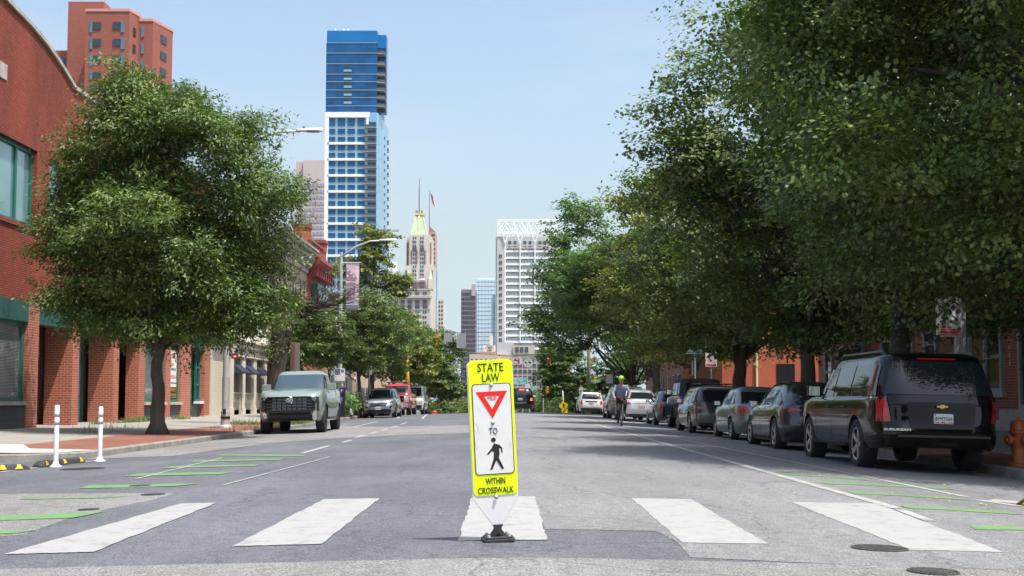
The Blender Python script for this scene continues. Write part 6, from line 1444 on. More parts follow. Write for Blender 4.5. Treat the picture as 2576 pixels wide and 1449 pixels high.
# blue off-roader
Y = 45.2
bl = paint('paint_deep_blue', (.012, .04, .16), .3, .25); soft = pmat('soft_top_black', (.012, .012, .014), .8)
J = Car('blue_off_roader', 'boxy blue off-road vehicle with black soft top and flared black wheel arches', 6.55, Y+2.1, R(.4), '', L=4.2, W=1.58, gc=.45, wr=.42, ww=.27, yf=1.25, yr=-1.2,
        top=[(-2.1, 1.22), (.5, 1.22), (.7, 1.2), (2.1, 1.12)], g=[(0, .98), (.5, 1), (1, .99)], nose=[(0, .3), (.3, .0), (1, .04)], tail=[(0, .05), (.3, 0), (1, .0)], n=14, paintmat=bl, crown=.03, cat='off-roader',
        cab=dict(z0=1.2, z1=1.82, fb=.62, ft=.35, rb=-2.05, rt=-1.95, wb=.76, wt=.7, n=12, br=0, bf=.02, mat=soft, spokes=5))
rear_kit(J, [(.6, .88), (.76, .88), (.76, 1.1), (.6, 1.1)], [(-.56, 1.28), (.56, 1.28), (.54, 1.7), (-.54, 1.7)], .78, 0, '7CB3390', sidew=([(-.3, 1.26), (.5, 1.26), (.3, 1.7), (-.3, 1.7)], [(-1.1, 1.26), (-.4, 1.26), (-.4, 1.7), (-1.1, 1.7)], [(-1.85, 1.28), (-1.25, 1.28), (-1.25, 1.7), (-1.8, 1.7)]), plate_x=-.4)
b = MB(); b.lathe([(.001, .1), (.18, .1), (.26, .12), (.37, .12), (.4, .08), (.4, -.08), (.37, -.12)], 28, axis='Y', c=(.05, -2.28, 1.02)); b.build('spare_wheel', tyre, J.t, smooth=True, auto=40)
b = MB(); b.box(-.75, .75, -2.22, -2.1, .5, .66); b.build('rear_bumper', trimb, J.t, bevel=.02)
J.mirror(.5, 1.35, trimb, (.16, .1, .2), .1); J.seams([(.55, .55, .55, 1.2), (-.35, .5, -.35, 1.2)])
for ya_ in (J.yf, J.yr):
    for sx in (-1, 1):
        b = MB(); op = [(ya_+.56*math.cos(R(a)), .42+.53*math.sin(R(a))) for a in range(0, 181, 15)]; ip = [(ya_+.5*math.cos(R(a)), .42+.47*math.sin(R(a))) for a in range(180, -1, -15)]
        for k in range(12): b.prism([(sx*.76, *op[k]), (sx*.76, *op[k+1]), (sx*.76, *ip[11-k]), (sx*.76, *ip[12-k])], (sx*.18, 0, 0))
        b.build('wheel_arch', trimb, J.t)
for sx in (-1, 1): b = MB(); b.box(sx*.74, sx*.92, -.6, .65, .42, .5); b.build('side_step', trimb, J.t, bevel=.02)
# small grey car in front of the off-roader
Y = 50.6
mg = paint('paint_mid_grey', (.16, .17, .17), .5, .3)
Q = Car('small_grey_car', 'small grey hatchback showing only its left side ahead of the blue off-roader', 6.35, Y+2.1, R(.4), '', L=4.2, W=1.72, gc=.2, wr=.31, ww=.2, yf=1.3, yr=-1.2,
        top=[(-2.1, .95), (.8, .92), (1.3, .9), (2.1, .74)], n=5, paintmat=mg, crown=.04, cab=dict(z0=.9, z1=1.42, fb=1.3, ft=.45, rb=-1.95, rt=-1.6, wb=.78, wt=.6, n=6, spokes=6))
rear_kit(Q, [(.55, .7), (.8, .7), (.8, .9), (.6, .9)], [(-.6, .98), (.6, .98), (.52, 1.32), (-.52, 1.32)], .6, 0, '3BD7714', sidew=([(.1, .96), (.95, .96), (.5, 1.3), (.1, 1.33)], [(-.75, .96), (.02, .96), (.02, 1.33), (-.7, 1.33)], [(-1.6, .98), (-.82, .96), (-.78, 1.33), (-1.4, 1.3)])); Q.mirror(.8, .98, trimb, (.16, .1, .12), .06)
# white sedan behind the cyclist
Y = 56.3
ws = paint('paint_silver_white', (.55, .56, .57), .3, .25)
Wd = Car('white_sedan', 'silver white sedan with slim red tail lamps right behind the cyclist', 5.5, Y+2.35, R(.3), '', L=4.7, W=1.84, gc=.22, wr=.34, ww=.22, yf=1.4, yr=-1.3,
        top=[(-2.35, .98), (-1.7, 1.03), (-1.2, .98), (.9, .94), (1.4, .94), (2.35, .72)], n=5, paintmat=ws, crown=.04,
        cab=dict(z0=.93, z1=1.44, fb=1.35, ft=.5, rb=-1.75, rt=-.95, wb=.83, wt=.62, n=5.5, br=.07, spokes=10))
rear_kit(Wd, [(.46, .82), (.8, .76), (.88, .86), (.86, .94), (.6, .9)], [(-.68, 1.02), (.68, 1.02), (.56, 1.35), (-.56, 1.35)], .72, 0, '2CA1629', sidew=([(.15, .99), (1, .99), (.55, 1.32), (.15, 1.35)], [(-.75, .99), (.07, .99), (.07, 1.36), (-.7, 1.34)]))
Wd.skin('boot_chrome', [(-.5, .84), (.5, .84), (.5, .86), (-.5, .86)], Wd.end, chrome, off=.02, fr=False); Wd.skin('lower_valance', [(-.7, .24), (.7, .24), (.76, .36), (-.76, .36)], Wd.end, trimb, off=.02, thick=.03, fr=False); Wd.mirror(.8, 1.02, ws, (.17, .1, .13), .06)
b = MB(); b.lathe([(.03, -.05), (.04, -.06), (.04, .1)], 10, axis='Y', c=(-.62, -2.33, .33)); b.build('exhaust_tip', chrome, Wd.t)
# champagne SUV ahead of it
Y = 62.5
ch = paint('paint_champagne', (.33, .3, .26), .6, .3)
Cg = Car('champagne_suv', 'champagne grey SUV with roof rails seen between the cyclist and the white hatchback', 5.35, Y+2.35, R(.3), '', L=4.7, W=1.85, gc=.26, wr=.36, ww=.23, yf=1.4, yr=-1.35,
        top=[(-2.35, 1.05), (.9, 1.05), (1.4, 1.03), (2.35, .85)], n=5.5, paintmat=ch, crown=.04, cat='SUV', cab=dict(z0=1.02, z1=1.62, fb=1.3, ft=.5, rb=-2.2, rt=-1.8, wb=.84, wt=.66, n=6, spokes=5))
rear_kit(Cg, [(.55, .85), (.87, .85), (.85, 1.08), (.6, 1.06)], [(-.66, 1.1), (.66, 1.1), (.56, 1.5), (-.56, 1.5)], .7, 0, '6DP0147', sidew=([(.2, 1.08), (1.0, 1.08), (.6, 1.48), (.2, 1.52)], [(-.8, 1.08), (.12, 1.08), (.12, 1.52), (-.75, 1.52)], [(-1.9, 1.1), (-.88, 1.08), (-.84, 1.52), (-1.7, 1.48)])); Cg.mirror(.85, 1.12, ch, (.19, .1, .15), .07)
for sx in (-1, 1): b = MB(); b.tube([(sx*.55, -1.7, 1.66), (sx*.55, -1.6, 1.72), (sx*.55, .2, 1.72), (sx*.55, .35, 1.66)], .02, 6); b.build('roof_rail', gal, Cg.t, smooth=True)
# white hatchback
Y = 86.5
Mh = Car('white_hatchback', 'small white hatchback with black roof and lower trim near the crest on the right', 4.98, Y+2.1, 0, '', L=4.3, W=1.82, gc=.22, wr=.34, ww=.22, yf=1.35, yr=-1.3,
        top=[(-2.15, 1.02), (1.0, 1.0), (1.4, 1.0), (2.15, .85)], n=6, paintmat=wh, crown=.04, cab=dict(z0=1.0, z1=1.5, fb=1.2, ft=.6, rb=-2.05, rt=-1.75, wb=.82, wt=.68, n=7, spokes=5))
rear_kit(Mh, [(.6, .72), (.8, .72), (.82, .97), (.62, .97)], [(-.66, 1.08), (.66, 1.08), (.6, 1.42), (-.6, 1.42)], .78, 0, '5CN9064', bump=[(-.86, .24), (.86, .24), (.7, .44), (-.7, .44)]); Mh.skin('handle_trim', [(-.4, .86), (.4, .86), (.4, .93), (-.4, .93)], Mh.end, glossb, off=.02, thick=.02, fr=False)
Mh.mirror(.8, 1.1, trimb, (.2, .1, .16), .07)
for sx in (-1, 1): b = MB(); b.tube([(sx*.62, -1.6, 1.54), (sx*.62, -1.5, 1.6), (sx*.62, .3, 1.6), (sx*.62, .4, 1.54)], .02, 6); b.build('roof_rail', gal, Mh.t, smooth=True)
# black compact SUV in the lane
Y = 84.0
T_ = Car('black_compact_suv', 'black compact SUV with lit brake lamps driving away over the crest', .18, Y+2.12, 0, '', L=4.25, W=1.78, gc=.24, wr=.35, ww=.22, yf=1.35, yr=-1.2,
        top=[(-2.13, 1.03), (1.0, 1.0), (1.3, 1.0), (2.13, .85)], n=5.5, paintmat=bk, crown=.04, cat='SUV', cab=dict(z0=1.0, z1=1.6, fb=1.2, ft=.5, rb=-2.05, rt=-1.75, wb=.8, wt=.62, n=6, spokes=5))
T_.skin('rear_window', [(-.64, 1.12), (.64, 1.12), (.56, 1.46), (-.56, 1.46)], T_.cend, cglass, fr=False, off=.01); T_.pair('tail_lamp', [(.56, .78), (.83, .78), (.84, 1.02), (.62, 1.04)], T_.end, redon, off=.015, thick=.02, fr=False)
T_.skin('high_brake_lamp', [(-.17, 1.5), (.17, 1.5), (.17, 1.55), (-.17, 1.55)], T_.cend, redon, off=.03, thick=.02, fr=False); T_.plate(-.1, .88, '9DX4471'); T_.skin('lower_bumper', [(-.86, .26), (.86, .26), (.84, .52), (-.84, .52)], T_.end, trimb, off=.03, thick=.04, fr=False)
T_.pair('reflector', [(.6, .44), (.76, .44), (.76, .52), (.6, .52)], T_.end, redl, off=.035, fr=False); T_.skin('tailgate_chrome', [(-.5, .62), (.5, .62), (.5, .635), (-.5, .635)], T_.end, chrome, off=.01, fr=False); T_.mirror(.8, 1.1, bk, (.19, .1, .14), .06)
for sx in (-1, 1): b = MB(); b.tube([(sx*.56, -1.6, 1.64), (sx*.56, -1.5, 1.7), (sx*.56, .3, 1.7), (sx*.56, .4, 1.64)], .02, 6); b.build('roof_rail', gal, T_.t, smooth=True)
# ================================================================== street furniture
# ---- crossing sign in the middle of the road
fluo = pmat('fluorescent_yellow_green', (.82, 1.0, .0), .5, 0, .06, 9); bkp = pmat('sign_black_print', (.012, .012, .012), .5)
sw = pmat('sign_sheet_white', (.74, .74, .74), .35, 0, .05, 14, coat=.3); sred = pmat('sign_sheet_red', (.75, .02, .01), .4, 0, .08, 12); rub = pmat('black_rubber', (.03, .032, .032), .7, 0, .3, 15)
x, y, z = gr(1253, 1362); y += .02
sg_ = empty('crosswalk_sign', (x, y, z+.004), R(9), 'yellow green STATE LAW yield to pedestrians sign standing on its own rubber base mid road', 'road sign')
sg_.rotation_euler = (R(2.5), R(-3.1), R(9))
b = MB(); pp = rrect(.215, .2, .03, 4); b.prism([(a, c, 0) for a, c in pp], (0, 0, .022)); b.prism([(a*.86, c*.86, .022) for a, c in pp], (0, 0, .012)); b.build('base', rub, sg_, bevel=.004)
for (a, c) in ((-.07, -.055), (.07, -.055), (-.07, .055), (.07, .055)):
    b = MB(); b.lathe([(.001, .05), (.011, .048), (.013, .034)], 8, c=(a, c, 0)); b.build('base_bolt', gal, sg_)
b = MB(); b.prism([(-.055, -.03, .034), (.055, -.03, .034), (.03, -.03, .07), (.022, -.03, .085), (.036, -.03, .11), (-.036, -.03, .11), (-.022, -.03, .085), (-.03, -.03, .07)], (0, .06, 0)); b.tube([(-.02, -.04, .04), (0, -.042, .07), (.02, -.04, .04)], .008, 6); b.build('spring_bracket', rub, sg_)
zt_, zb_ = 1.228, .309; wp = .305
b = MB(); b.prism([(-wp/2-.008, .0, zt_-.03), (-wp/2-.008, 0, zb_-.02), (-.03, 0, .1), (.03, 0, .1), (wp/2, 0, zb_-.02), (wp/2, 0, zt_-.03), (wp/2-.03, 0, zt_), (-wp/2+.022, 0, zt_)], (0, .028, 0)); b.build('support_board', sw, sg_, bevel=.003)
b = MB(); plate(b, rrect(wp, zt_-zb_, .035, 6, 0, (zt_+zb_)/2), -.004, -.0005); b.build('yellow_sheet', fluo, sg_)
ic = (1.067+.449)/2; ih = 1.067-.449
b = MB(); plate(b, rrect(.27, ih, .025, 6, 0, ic), -.0065, -.0042); b.build('panel_border', bkp, sg_)
b = MB(); plate(b, rrect(.258, ih-.012, .02, 6, 0, ic), -.0085, -.0067); b.build('white_panel', sw, sg_)
text('STATE', .082, sg_, (0, -.006, 1.177), bkp, .178, (0, 0, 0), .0012, bold=.0003); text('LAW', .08, sg_, (0, -.006, 1.108), bkp, .12, (0, 0, 0), .0012, bold=.0003)
text('WITHIN', .064, sg_, (0, -.006, .405), bkp, .135, (0, 0, 0), .0012, bold=.0003); text('CROSSWALK', .06, sg_, (0, -.006, .343), bkp, .245, (0, 0, 0), .0012, bold=.0003)
text('TO', .062, sg_, (0, -.0105, .744), bkp, .058, (0, 0, 0), .0012)
T3 = [(-.108, 1.013), (.108, 1.013), (0, .828)]; I3 = [(-.052, .982), (.052, .982), (0, .893)]
b = MB()
for i in range(3):
    j = (i+1) % 3; b.prism([(T3[i][0], -.0088, T3[i][1]), (T3[j][0], -.0088, T3[j][1]), (I3[j][0], -.0088, I3[j][1]), (I3[i][0], -.0088, I3[i][1])], (0, -.0015, 0))
b.build('yield_triangle', sred, sg_); text('YIELD', .03, sg_, (0, -.0105, .968), sred, .062, (0, 0, 0), .001)
# walking figure cut from black sheet
ped = [[(.0, .66), (.035, .65), (.055, .63), (.058, .595), (.05, .595), (.045, .622), (.034, .628), (.036, .585), (.03, .56), (.062, .487), (.05, .482), (.046, .485), (.012, .545), (-.018, .483), (-.034, .483), (-.03, .49), (-.006, .556), (-.002, .6), (-.014, .61), (-.038, .588), (-.05, .586), (-.046, .596), (-.018, .626)]]
b = MB(); 
for q in ped: b.prism([(a, -.0088, c) for a, c in q], (0, -.0015, 0))
b.prism([(-.002+.0165*math.cos(k*.3927), -.0088, .684+.0165*math.sin(k*.3927)) for k in range(16)], (0, -.0015, 0)); b.build('walking_figure', bkp, sg_)
for zz in (1.056, .8, .296):
    b = MB(); b.lathe([(.001, -.02), (.008, -.019), (.011, -.012), (.015, -.009)], 12, axis='Y', c=(0, .0, zz)); b.v = [(p[0], -abs(p[1]), p[2]) for p in b.v]; b.build('bolt', gal, sg_, smooth=True)
scr = pmat('scuff', (.42, .6, .05), .8); b = MB(); rr = random.Random(2)
for i in range(16):
    a, c = rr.uniform(-.145, .145), rr.choice([rr.uniform(.32, .44), rr.uniform(1.08, 1.2)]); l = rr.uniform(.01, .05); d = rr.uniform(-.02, .02)
    b.prism([(a, -.0046, c), (a+d, -.0046, c+l), (a+d+.0016, -.0046, c+l), (a+.0016, -.0046, c)], (0, -.0006, 0))
b.build('scratches', scr, sg_)
grm = pmat('grime', (.35, .34, .32), .9); b = MB()
for i in range(14):
    a, c = rr.uniform(-.12, .12), rr.uniform(.47, 1.05); l = rr.uniform(.01, .07); d = rr.uniform(-.02, .02); b.prism([(a, -.0086, c), (a+d, -.0086, c+l), (a+d+.0012, -.0086, c+l), (a+.0016, -.0086, c)], (0, -.0005, 0))
b.build('scuff_marks', grm, sg_)
# ---- flexible posts and rubber stops
postw = pmat('post_white', (.72, .73, .76), .5, 0, .05, 6); bandg = pmat('reflective_band', (.6, .61, .62), .3, .3)
def flexpost(dx, dy, h, label):
    x, y, z = gr(dx, dy); t = empty('delineator_post', (x, y, z), 0, label, 'bollard', 'white flexible posts at the corner')
    b = MB(); b.lathe([(.001, .0), (.1, 0), (.1, .016), (.065, .03), (.05, .06), (.042, .09)], 18); b.build('base', postw, t, smooth=True, auto=40)
    b = MB(); b.lathe([(.04, .05), (.04, h-.02), (.034, h), (.001, h+.004)], 18); b.build('post', postw, t, smooth=True, auto=40)
    for k in (.86, .73): b = MB(); b.lathe([(.0412, h*k-.05), (.0418, h*k-.05), (.0418, h*k+.04), (.0412, h*k+.04)], 18); b.build('reflective_band', bandg, t, smooth=True)
flexpost(140, 1175, 1.02, 'white flexible post between the two black and yellow rubber stops'); flexpost(251, 1161, .98, 'white flexible post standing alone by the kerb corner')
yel = pmat('rubber_yellow', (.7, .42, .01), .6)
def stop(p0, p1, label):
    a, c = Vector(gr(*p0)), Vector(gr(*p1)); d = c-a; L_ = d.length; t = empty('rubber_parking_stop', tuple((a+c)/2), math.atan2(d.y, d.x), label, 'rubber stop', 'black rubber stops with yellow patches')
    pr = [(-.11, 0), (-.085, .07), (-.05, .1), (.05, .1), (.085, .07), (.11, 0)]; b = MB()
    xs_ = [-L_/2, -L_/2+.12, L_/2-.12, L_/2]; ks = [.45, 1, 1, .45]; v = [(x_, yy*(.8 if k < 1 else 1), zz*k) for x_, k in zip(xs_, ks) for yy, zz in pr]
    f = [(i*6+j, i*6+j+1, (i+1)*6+j+1, (i+1)*6+j) for i in range(3) for j in range(5)]+[tuple(range(6))[::-1], tuple(range(18, 24))]; b.add(v, f); b.build('body', rub, t, bevel=.008)
    n = max(3, int(L_/.42))
    for i in range(n):
        x_ = -L_/2+.2+(L_-.4)*i/(n-1); b = MB(); b.prism([(x_-.07, -.103, .03), (x_+.06, -.103, .03), (x_+.04, -.0875, .07), (x_-.03, -.0875, .07)], (0, -.004, .001)); b.prism([(x_-.03, -.0875, .07), (x_+.04, -.0875, .07), (x_+.035, -.06, .094), (x_-.02, -.06, .094)], (0, -.003, .004)); b.build('yellow_patch', yel, t)
stop((-75, 1190), (72, 1181), 'black and yellow rubber stop cut by the left edge of the picture'); stop((92, 1177), (205, 1163), 'black rubber stop with four yellow patches between the two white posts')
stop((2571, 1271), (2700, 1290), 'black rubber stop just showing at the right edge of the picture')
# ---- hydrant
orange = pmat('hydrant_orange', (.36, .09, .02), .5, 0, .35, 8, .2)
t = empty('fire_hydrant', (8.12, 20.4, zsr(8.12, 20.4)), R(15), 'orange fire hydrant on the brick pavement at the right edge', 'fire hydrant')
b = MB(); b.lathe([(.001, 0), (.17, 0), (.17, .05), (.12, .06), (.115, .1), (.115, .52), (.15, .53), (.15, .57), (.13, .58)], 20); b.build('barrel', orange, t, smooth=True, auto=35)
b = MB(); b.lathe([(.135, .58), (.13, .64), (.09, .72), (.03, .76), (.03, .8), (.001, .8)], 20); b.build('bonnet', orange, t, smooth=True, auto=35)
for ax, s_ in (('X', 1), ('X', -1), ('Y', 1)):
    b = MB(); pr = [(.055, .1), (.055, .17), (.085, .17), (.085, .2), (.07, .22), (.03, .22), (.025, .26), (.001, .26)]
    b.lathe([(r, h*s_) for r, h in pr], 14, axis=ax, c=(0, 0, .42)); b.build('outlet_cap', orange, t, smooth=True, auto=35)

# ---- lamps and poles
lampg = pmat('lamp_pole_grey', (.5, .5, .49), .5, .3, .2, 5); headg = pmat('lamp_head_grey', (.6, .6, .6), .4, .2)
def wat(px_dx, px_dy, Y): return at(px_dx, px_dy, Y)
def street_lamp(x, y, h, reach, rise, label, r=.11, zb=None, headlen=.75, base=True):
    zb = zs(x, y) if zb is None else zb; t = empty('street_lamp', (x, y, zb), 0, label, 'street lamp', 'street lamps along the left pavement')
    b = MB(); b.tube([(0, 0, -.05), (0, 0, .55), (0, 0, .56), (0, 0, h)], [r*1.35, r*1.3, r, r*.62], 14); b.build('pole', lampg, t, smooth=True, auto=40)
    if base:
        b = MB(); b.lathe([(.001, 0), (r*2.1, 0), (r*2, .06), (r*1.5, .1), (r*1.45, .14)], 16); b.build('base_plate', lampg, t, smooth=True, auto=40)
        b = MB(); b.lathe([(r*1.36, .3), (r*1.42, .3), (r*1.42, .38), (r*1.36, .38)], 14); b.build('collar', black, t)
        b = MB(); b.box(-.05, .05, -r*1.42, -r*1.3, .45, .62); b.build('access_door', black, t)
    b = MB(); pts = [(0, 0, h-.25), (reach*.35, 0, h-.25+rise*.62), (reach*.7, 0, h-.25+rise*.97), (reach, 0, h-.25+rise)]; b.tube(pts, [.06, .05, .042, .036], 8); b.build('arm', lampg, t, smooth=True)
    z_ = h-.25+rise; b = MB(); P_ = [(reach-.15, .06), (reach, .1), (reach+.25, .17), (reach+.55, .17), (reach+headlen, .06)]; v = []
    for x_, w_ in P_: v += [(x_, -w_, z_), (x_, -w_*.7, z_+.09), (x_, w_*.7, z_+.09), (x_, w_, z_)]
    f = [(i*4+j, i*4+(j+1) % 4, (i+1)*4+(j+1) % 4, (i+1)*4+j) for i in range(4) for j in range(4)]+[(3, 2, 1, 0), (16, 17, 18, 19)]; b.add(v, f); hd = b.build('lamp_head', headg, t, bevel=.01)
    b = MB(); b.box(reach+.2, reach+.6, -.1, .1, z_-.03, z_-.001); b.build('lens', pmat('lamp_lens', (.3, .3, .28), .2), hd); b = MB(); b.lathe([(.04, z_+.09), (.04, z_+.15), (.001, z_+.17)], 10, c=(reach+.1, 0, 0)); b.build('sensor', black, hd)
    return t
L1 = street_lamp(-9.6, 41, 9.35, 2.35, .72, 'tall grey lamp pole with the red bus stop flag beside the front tree', .11)
ppm = 1250/64.4
L2 = street_lamp(-9.2, 64.4, 8.5, 2.1, .85, 'grey lamp pole carrying the pink flag banner and a white bus panel', .11)
L3 = street_lamp(-10.05, 100, 10.2, 1.9, 1.0, 'far grey lamp pole topped by a white antenna cylinder', .12, crest(100)-.2, .6)
b = MB(); b.lathe([(.001, 10.0), (.1, 10.0), (.24, 10.55), (.24, 12.3), (.2, 12.36), (.001, 12.36)], 18); b.build('antenna_cylinder', pmat('antenna_grey', (.6, .61, .62), .5), L3, smooth=True, auto=40)
# bus stop flag
t = empty('bus_stop_flag', (-9.43, 40.95, 3.06), 0, 'narrow red and white bus stop flag fixed to the nearest lamp pole', 'bus stop sign')
b = MB(); plate(b, rrect(.22, .68, .03, 4, .13, -.36), -.004, .004); b.build('plate', sw, t)
for zz, s_ in ((-.09, 1), (-.63, -1)):
    b = MB(); b.prism([(.022, -.0055, zz+.08*s_), (.238, -.0055, zz+.08*s_), (.238, -.0055, zz-.05*s_), (.13, -.0055, zz-.1*s_), (.022, -.0055, zz-.05*s_)], (0, -.002, 0)); b.build('red_field', red, t)
    b = MB(); b.box(.08, .18, -.0085, -.0076, zz-.035, zz+.045); b.build('bus_symbol', sw, t)
o = text('BUS STOP', .085, t, (.13, -.006, -.36), red, .34, (0, math.pi/2, 0), .001)
t = empty('blank_sign', (-9.43, 41.05, 3.2), 0, 'pale grey blank panel above the bus stop flag', 'sign'); b = MB(); b.box(.0, .26, -.01, .01, .0, .95); b.build('plate', pmat('pale_grey_plate', (.55, .56, .6), .5), t)
# banner
t = empty('street_banner', (-9.0, 64.3, 8.1), 0, 'pink banner with stars, stripes and white lettering hanging from the second lamp pole', 'banner')
bp1 = pmat('banner_pink', (.62, .46, .5), .8); bp2 = pmat('banner_mauve', (.3, .19, .24), .8); bp3 = pmat('banner_slate', (.15, .17, .2), .8); bw_ = pmat('banner_white', (.8, .75, .77), .8)
W0, H0 = .68, 2.42; XB = .06
b = MB(); n = 12
for i in range(n): 
    z1, z0 = -H0*i/n, -H0*(i+1)/n; w1 = .02*math.sin(i*.9); w0_ = .02*math.sin((i+1)*.9); b.add([(XB, w1, z1), (XB+W0, w1+.01, z1), (XB+W0, w0_+.01, z0), (XB, w0_, z0)], [(0, 3, 2, 1)], 0)
b.build('cloth', bp1, t, smooth=True)
b = MB(); b.prism([(XB, -.03, -.15), (XB+.06, -.03, -.3), (XB+.3, -.03, -.5), (XB+.5, -.03, -.7), (XB+.62, -.03, -.9), (XB, -.03, -.9)], (0, -.004, 0)); b.build('star_field', bp2, t)
b = MB()
for k in range(5):
    zc = -1.62-.27*k*1.0; pts = [(XB+.005+.67*i/8, -.03, -1.02-.27*k-.22*(1-math.sin(math.pi*(i/8*.75+.2)))) for i in range(9)]; q = [(a, c, d-.12) for a, c, d in pts[::-1]]
    for i in range(8):
        z_a, z_b = pts[i], pts[i+1]
        if min(z_a[2], z_b[2])-.12 > -1.98: b.prism([z_a, z_b, (z_b[0], z_b[1], z_b[2]-.12), (z_a[0], z_a[1], z_a[2]-.12)], (0, -.004, 0))
b.build('stripe', bp2, t)
for cx, cz in ((.1, -.42), (.27, -.57), (.09, -.7), (.41, -.72)):
    b = MB(); b.prism([(XB+cx+(.065 if k % 2 == 0 else .028)*math.sin(k*math.pi/5), -.036, cz+(.065 if k % 2 == 0 else .028)*math.cos(k*math.pi/5)) for k in range(10)], (0, -.003, 0)); b.build('star', bw_, t)
b = MB(); b.box(XB, XB+W0-.01, -.036, -.03, -2.42, -1.98); b.build('slate_panel', bp3, t)
text('FEDERAL HILL', .2, t, (XB+.55, -.04, -1.04), bw_, 1.72, (0, -math.pi/2, 0), .002); text('SHOP * DINE', .1, t, (XB+.34, -.04, -2.04), bw_, .6, (0, 0, 0), .002, bold=.002); text('EXPLORE', .13, t, (XB+.34, -.04, -2.16), bw_, .6, (0, 0, 0), .002, bold=.003)
for zz in (0, -H0): b = MB(); b.tube([(-.16, 0, zz), (.82, 0, zz)], .018, 6); b.build('bracket_rod', sw, t)
# bus information panel, pay machine, scooter, small signs
t = empty('bus_route_sign', (-9.18, 64.2, 2.3), 0, 'white bus route panel with a blue number 4 disc on the banner pole', 'bus stop sign')
nb = pmat('navy_print', (.03, .035, .16), .5); bb = pmat('blue_disc', (.02, .1, .4), .5)
b = MB(); plate(b, rrect(.5, .64, .05, 4), -.02, .02); b.build('plate', sw, t); b = MB(); b.box(-.24, .0, -.024, -.0205, .0, .3); b.build('price_panel', nb, t)
for s_, z_, w_ in (('CityLink', .25, .16), ('ONE WAY', .19, .14), ('$1.75', .12, .16), ('PAY HERE', .05, .16)): text(s_, .05, t, (-.12, -.0255, z_), sw, w_, (0, 0, 0), .0005)
b = MB(); b.prism([(.12+.085*math.cos(k*.349), -.0205, .19+.085*math.sin(k*.349)) for k in range(18)], (0, -.003, 0)); b.build('route_disc', bb, t); text('4', .13, t, (.12, -.025, .19), sw, None, (0, 0, 0), .001)
b = MB(); b.box(-.22, -.14, -.023, -.0205, -.14, -.07); b.box(-.2, -.14, -.023, -.0205, -.28, -.22); b.box(-.03, .02, -.023, -.0205, -.29, -.26); b.build('small_print', pmat('pale_blue_print', (.4, .45, .6), .6), t)
t = empty('parking_pay_machine', (-8.95, 63.6, zs(-9, 63.6)), R(-6), 'black parking pay machine with blue P disc beside the banner pole', 'pay machine')
b = MB(); b.box(-.14, .14, -.12, .12, 0, 1.5); b.build('cabinet', pmat('machine_black', (.02, .022, .028), .4), t, bevel=.02)
b = MB(); b.prism([(-.02+.1*math.cos(k*.349), -.121, 1.34+.1*math.sin(k*.349)) for k in range(18)], (0, -.004, 0)); b.build('p_disc', bb, t); text('P', .16, t, (-.02, -.127, 1.34), sw, None, (0, 0, 0), .001, bold=.004)
b = MB(); b.box(-.12, .02, -.125, -.121, .82, 1.0); b.build('blue_label', pmat('label_blue', (.12, .25, .6), .5), t); b = MB(); b.box(-.1, .1, -.125, -.121, 1.05, 1.2); b.build('screen', glass_dark, t)
t = empty('green_scooter', (-8.72, 65.3, zs(-8.7, 65.3)), R(4), 'bright green and white rental scooter standing beside the pay machine', 'scooter')
sgm = pmat('scooter_green', (.06, .6, .1), .4)
b = MB(); b.tube([(0, -.42, .35), (0, -.28, 1.08)], .035, 10); b.build('stem', sgm, t, smooth=True); b = MB(); b.tube([(-.2, -.28, 1.08), (.2, -.28, 1.08)], .022, 8); b.build('handlebar', sgm, t)
b = MB(); b.box(-.08, .08, -.3, .45, .1, .15); b.build('deck', sw, t, bevel=.01); b = MB(); b.prism([(-.07, -.48, .08), (.07, -.48, .08), (.05, -.46, .4), (-.05, -.46, .4)], (0, .05, .02)); b.build('fork', sw, t)
for yy_ in (-.45, .5): b = MB(); b.lathe([(.03, -.02), (.1, -.025), (.115, 0), (.1, .025), (.03, .02)], 18, axis='X', c=(0, yy_, .115)); b.build('wheel', tyre, t, smooth=True)
def post_sign(name, x, y, zb, h, label, cat, r=.035, mat=None, group=None, lean=0):
    t = empty(name, (x, y, zb), 0, label, cat, group); t.rotation_euler = (0, lean, 0)
    b = MB(); b.tube([(0, 0, -.1), (0, 0, h)], r, 8); b.build('post', mat or gal, t, smooth=True); return t
gpost = pmat('dark_green_post', (.03, .09, .08), .5)
t = post_sign('no_parking_sign', -8.5, 66.5, zs(-8.5, 66.5), 2.35, 'narrow red and white no parking sign on a leaning post by the scooter', 'sign', .03, gpost, lean=R(-4))
b = MB(); b.box(-.12, .0, -.05, -.04, 1.75, 2.35); b.build('plate', sw, t); 
for a, c in ((1.78, 1.98), (2.12, 2.32)): b = MB(); b.box(-.105, -.015, -.054, -.0502, a, c); b.build('red_panel', red, t)
t = post_sign('sign_post', -9.75, 66, zs(-9.7, 66), 2.4, 'dark green post standing behind the pale green pickup bed', 'post', .05, gpost)
t = post_sign('sign_post', -8.75, 73, zs(-8.75, 73), 3.2, 'green post with the tan back of a sign above the silver SUV', 'post', .05, gpost); b = MB(); b.box(-.15, .18, .03, .05, 2.3, 3.3); b.build('sign_back', pmat('tan_back', (.4, .34, .27), .6), t)
x_, z_ = at(744, 900, 50); t = empty('steel_post', (x_, 50, zs(x_, 50)), 0, 'brown and grey square steel post rising behind the pale green pickup cab', 'post'); h_ = at(744, 860, 50)[1]-t.location.z
b = MB(); b.box(-.2, -.03, -.06, .06, 0, h_); b.build('brown_channel', pmat('rust_brown', (.13, .07, .05), .8, 0, .3, 5), t); b = MB(); b.box(-.03, .15, -.05, .05, 0, h_-.03); b.build('grey_channel', pmat('weathered_zinc', (.2, .18, .17), .6, .2, .2, 4), t)
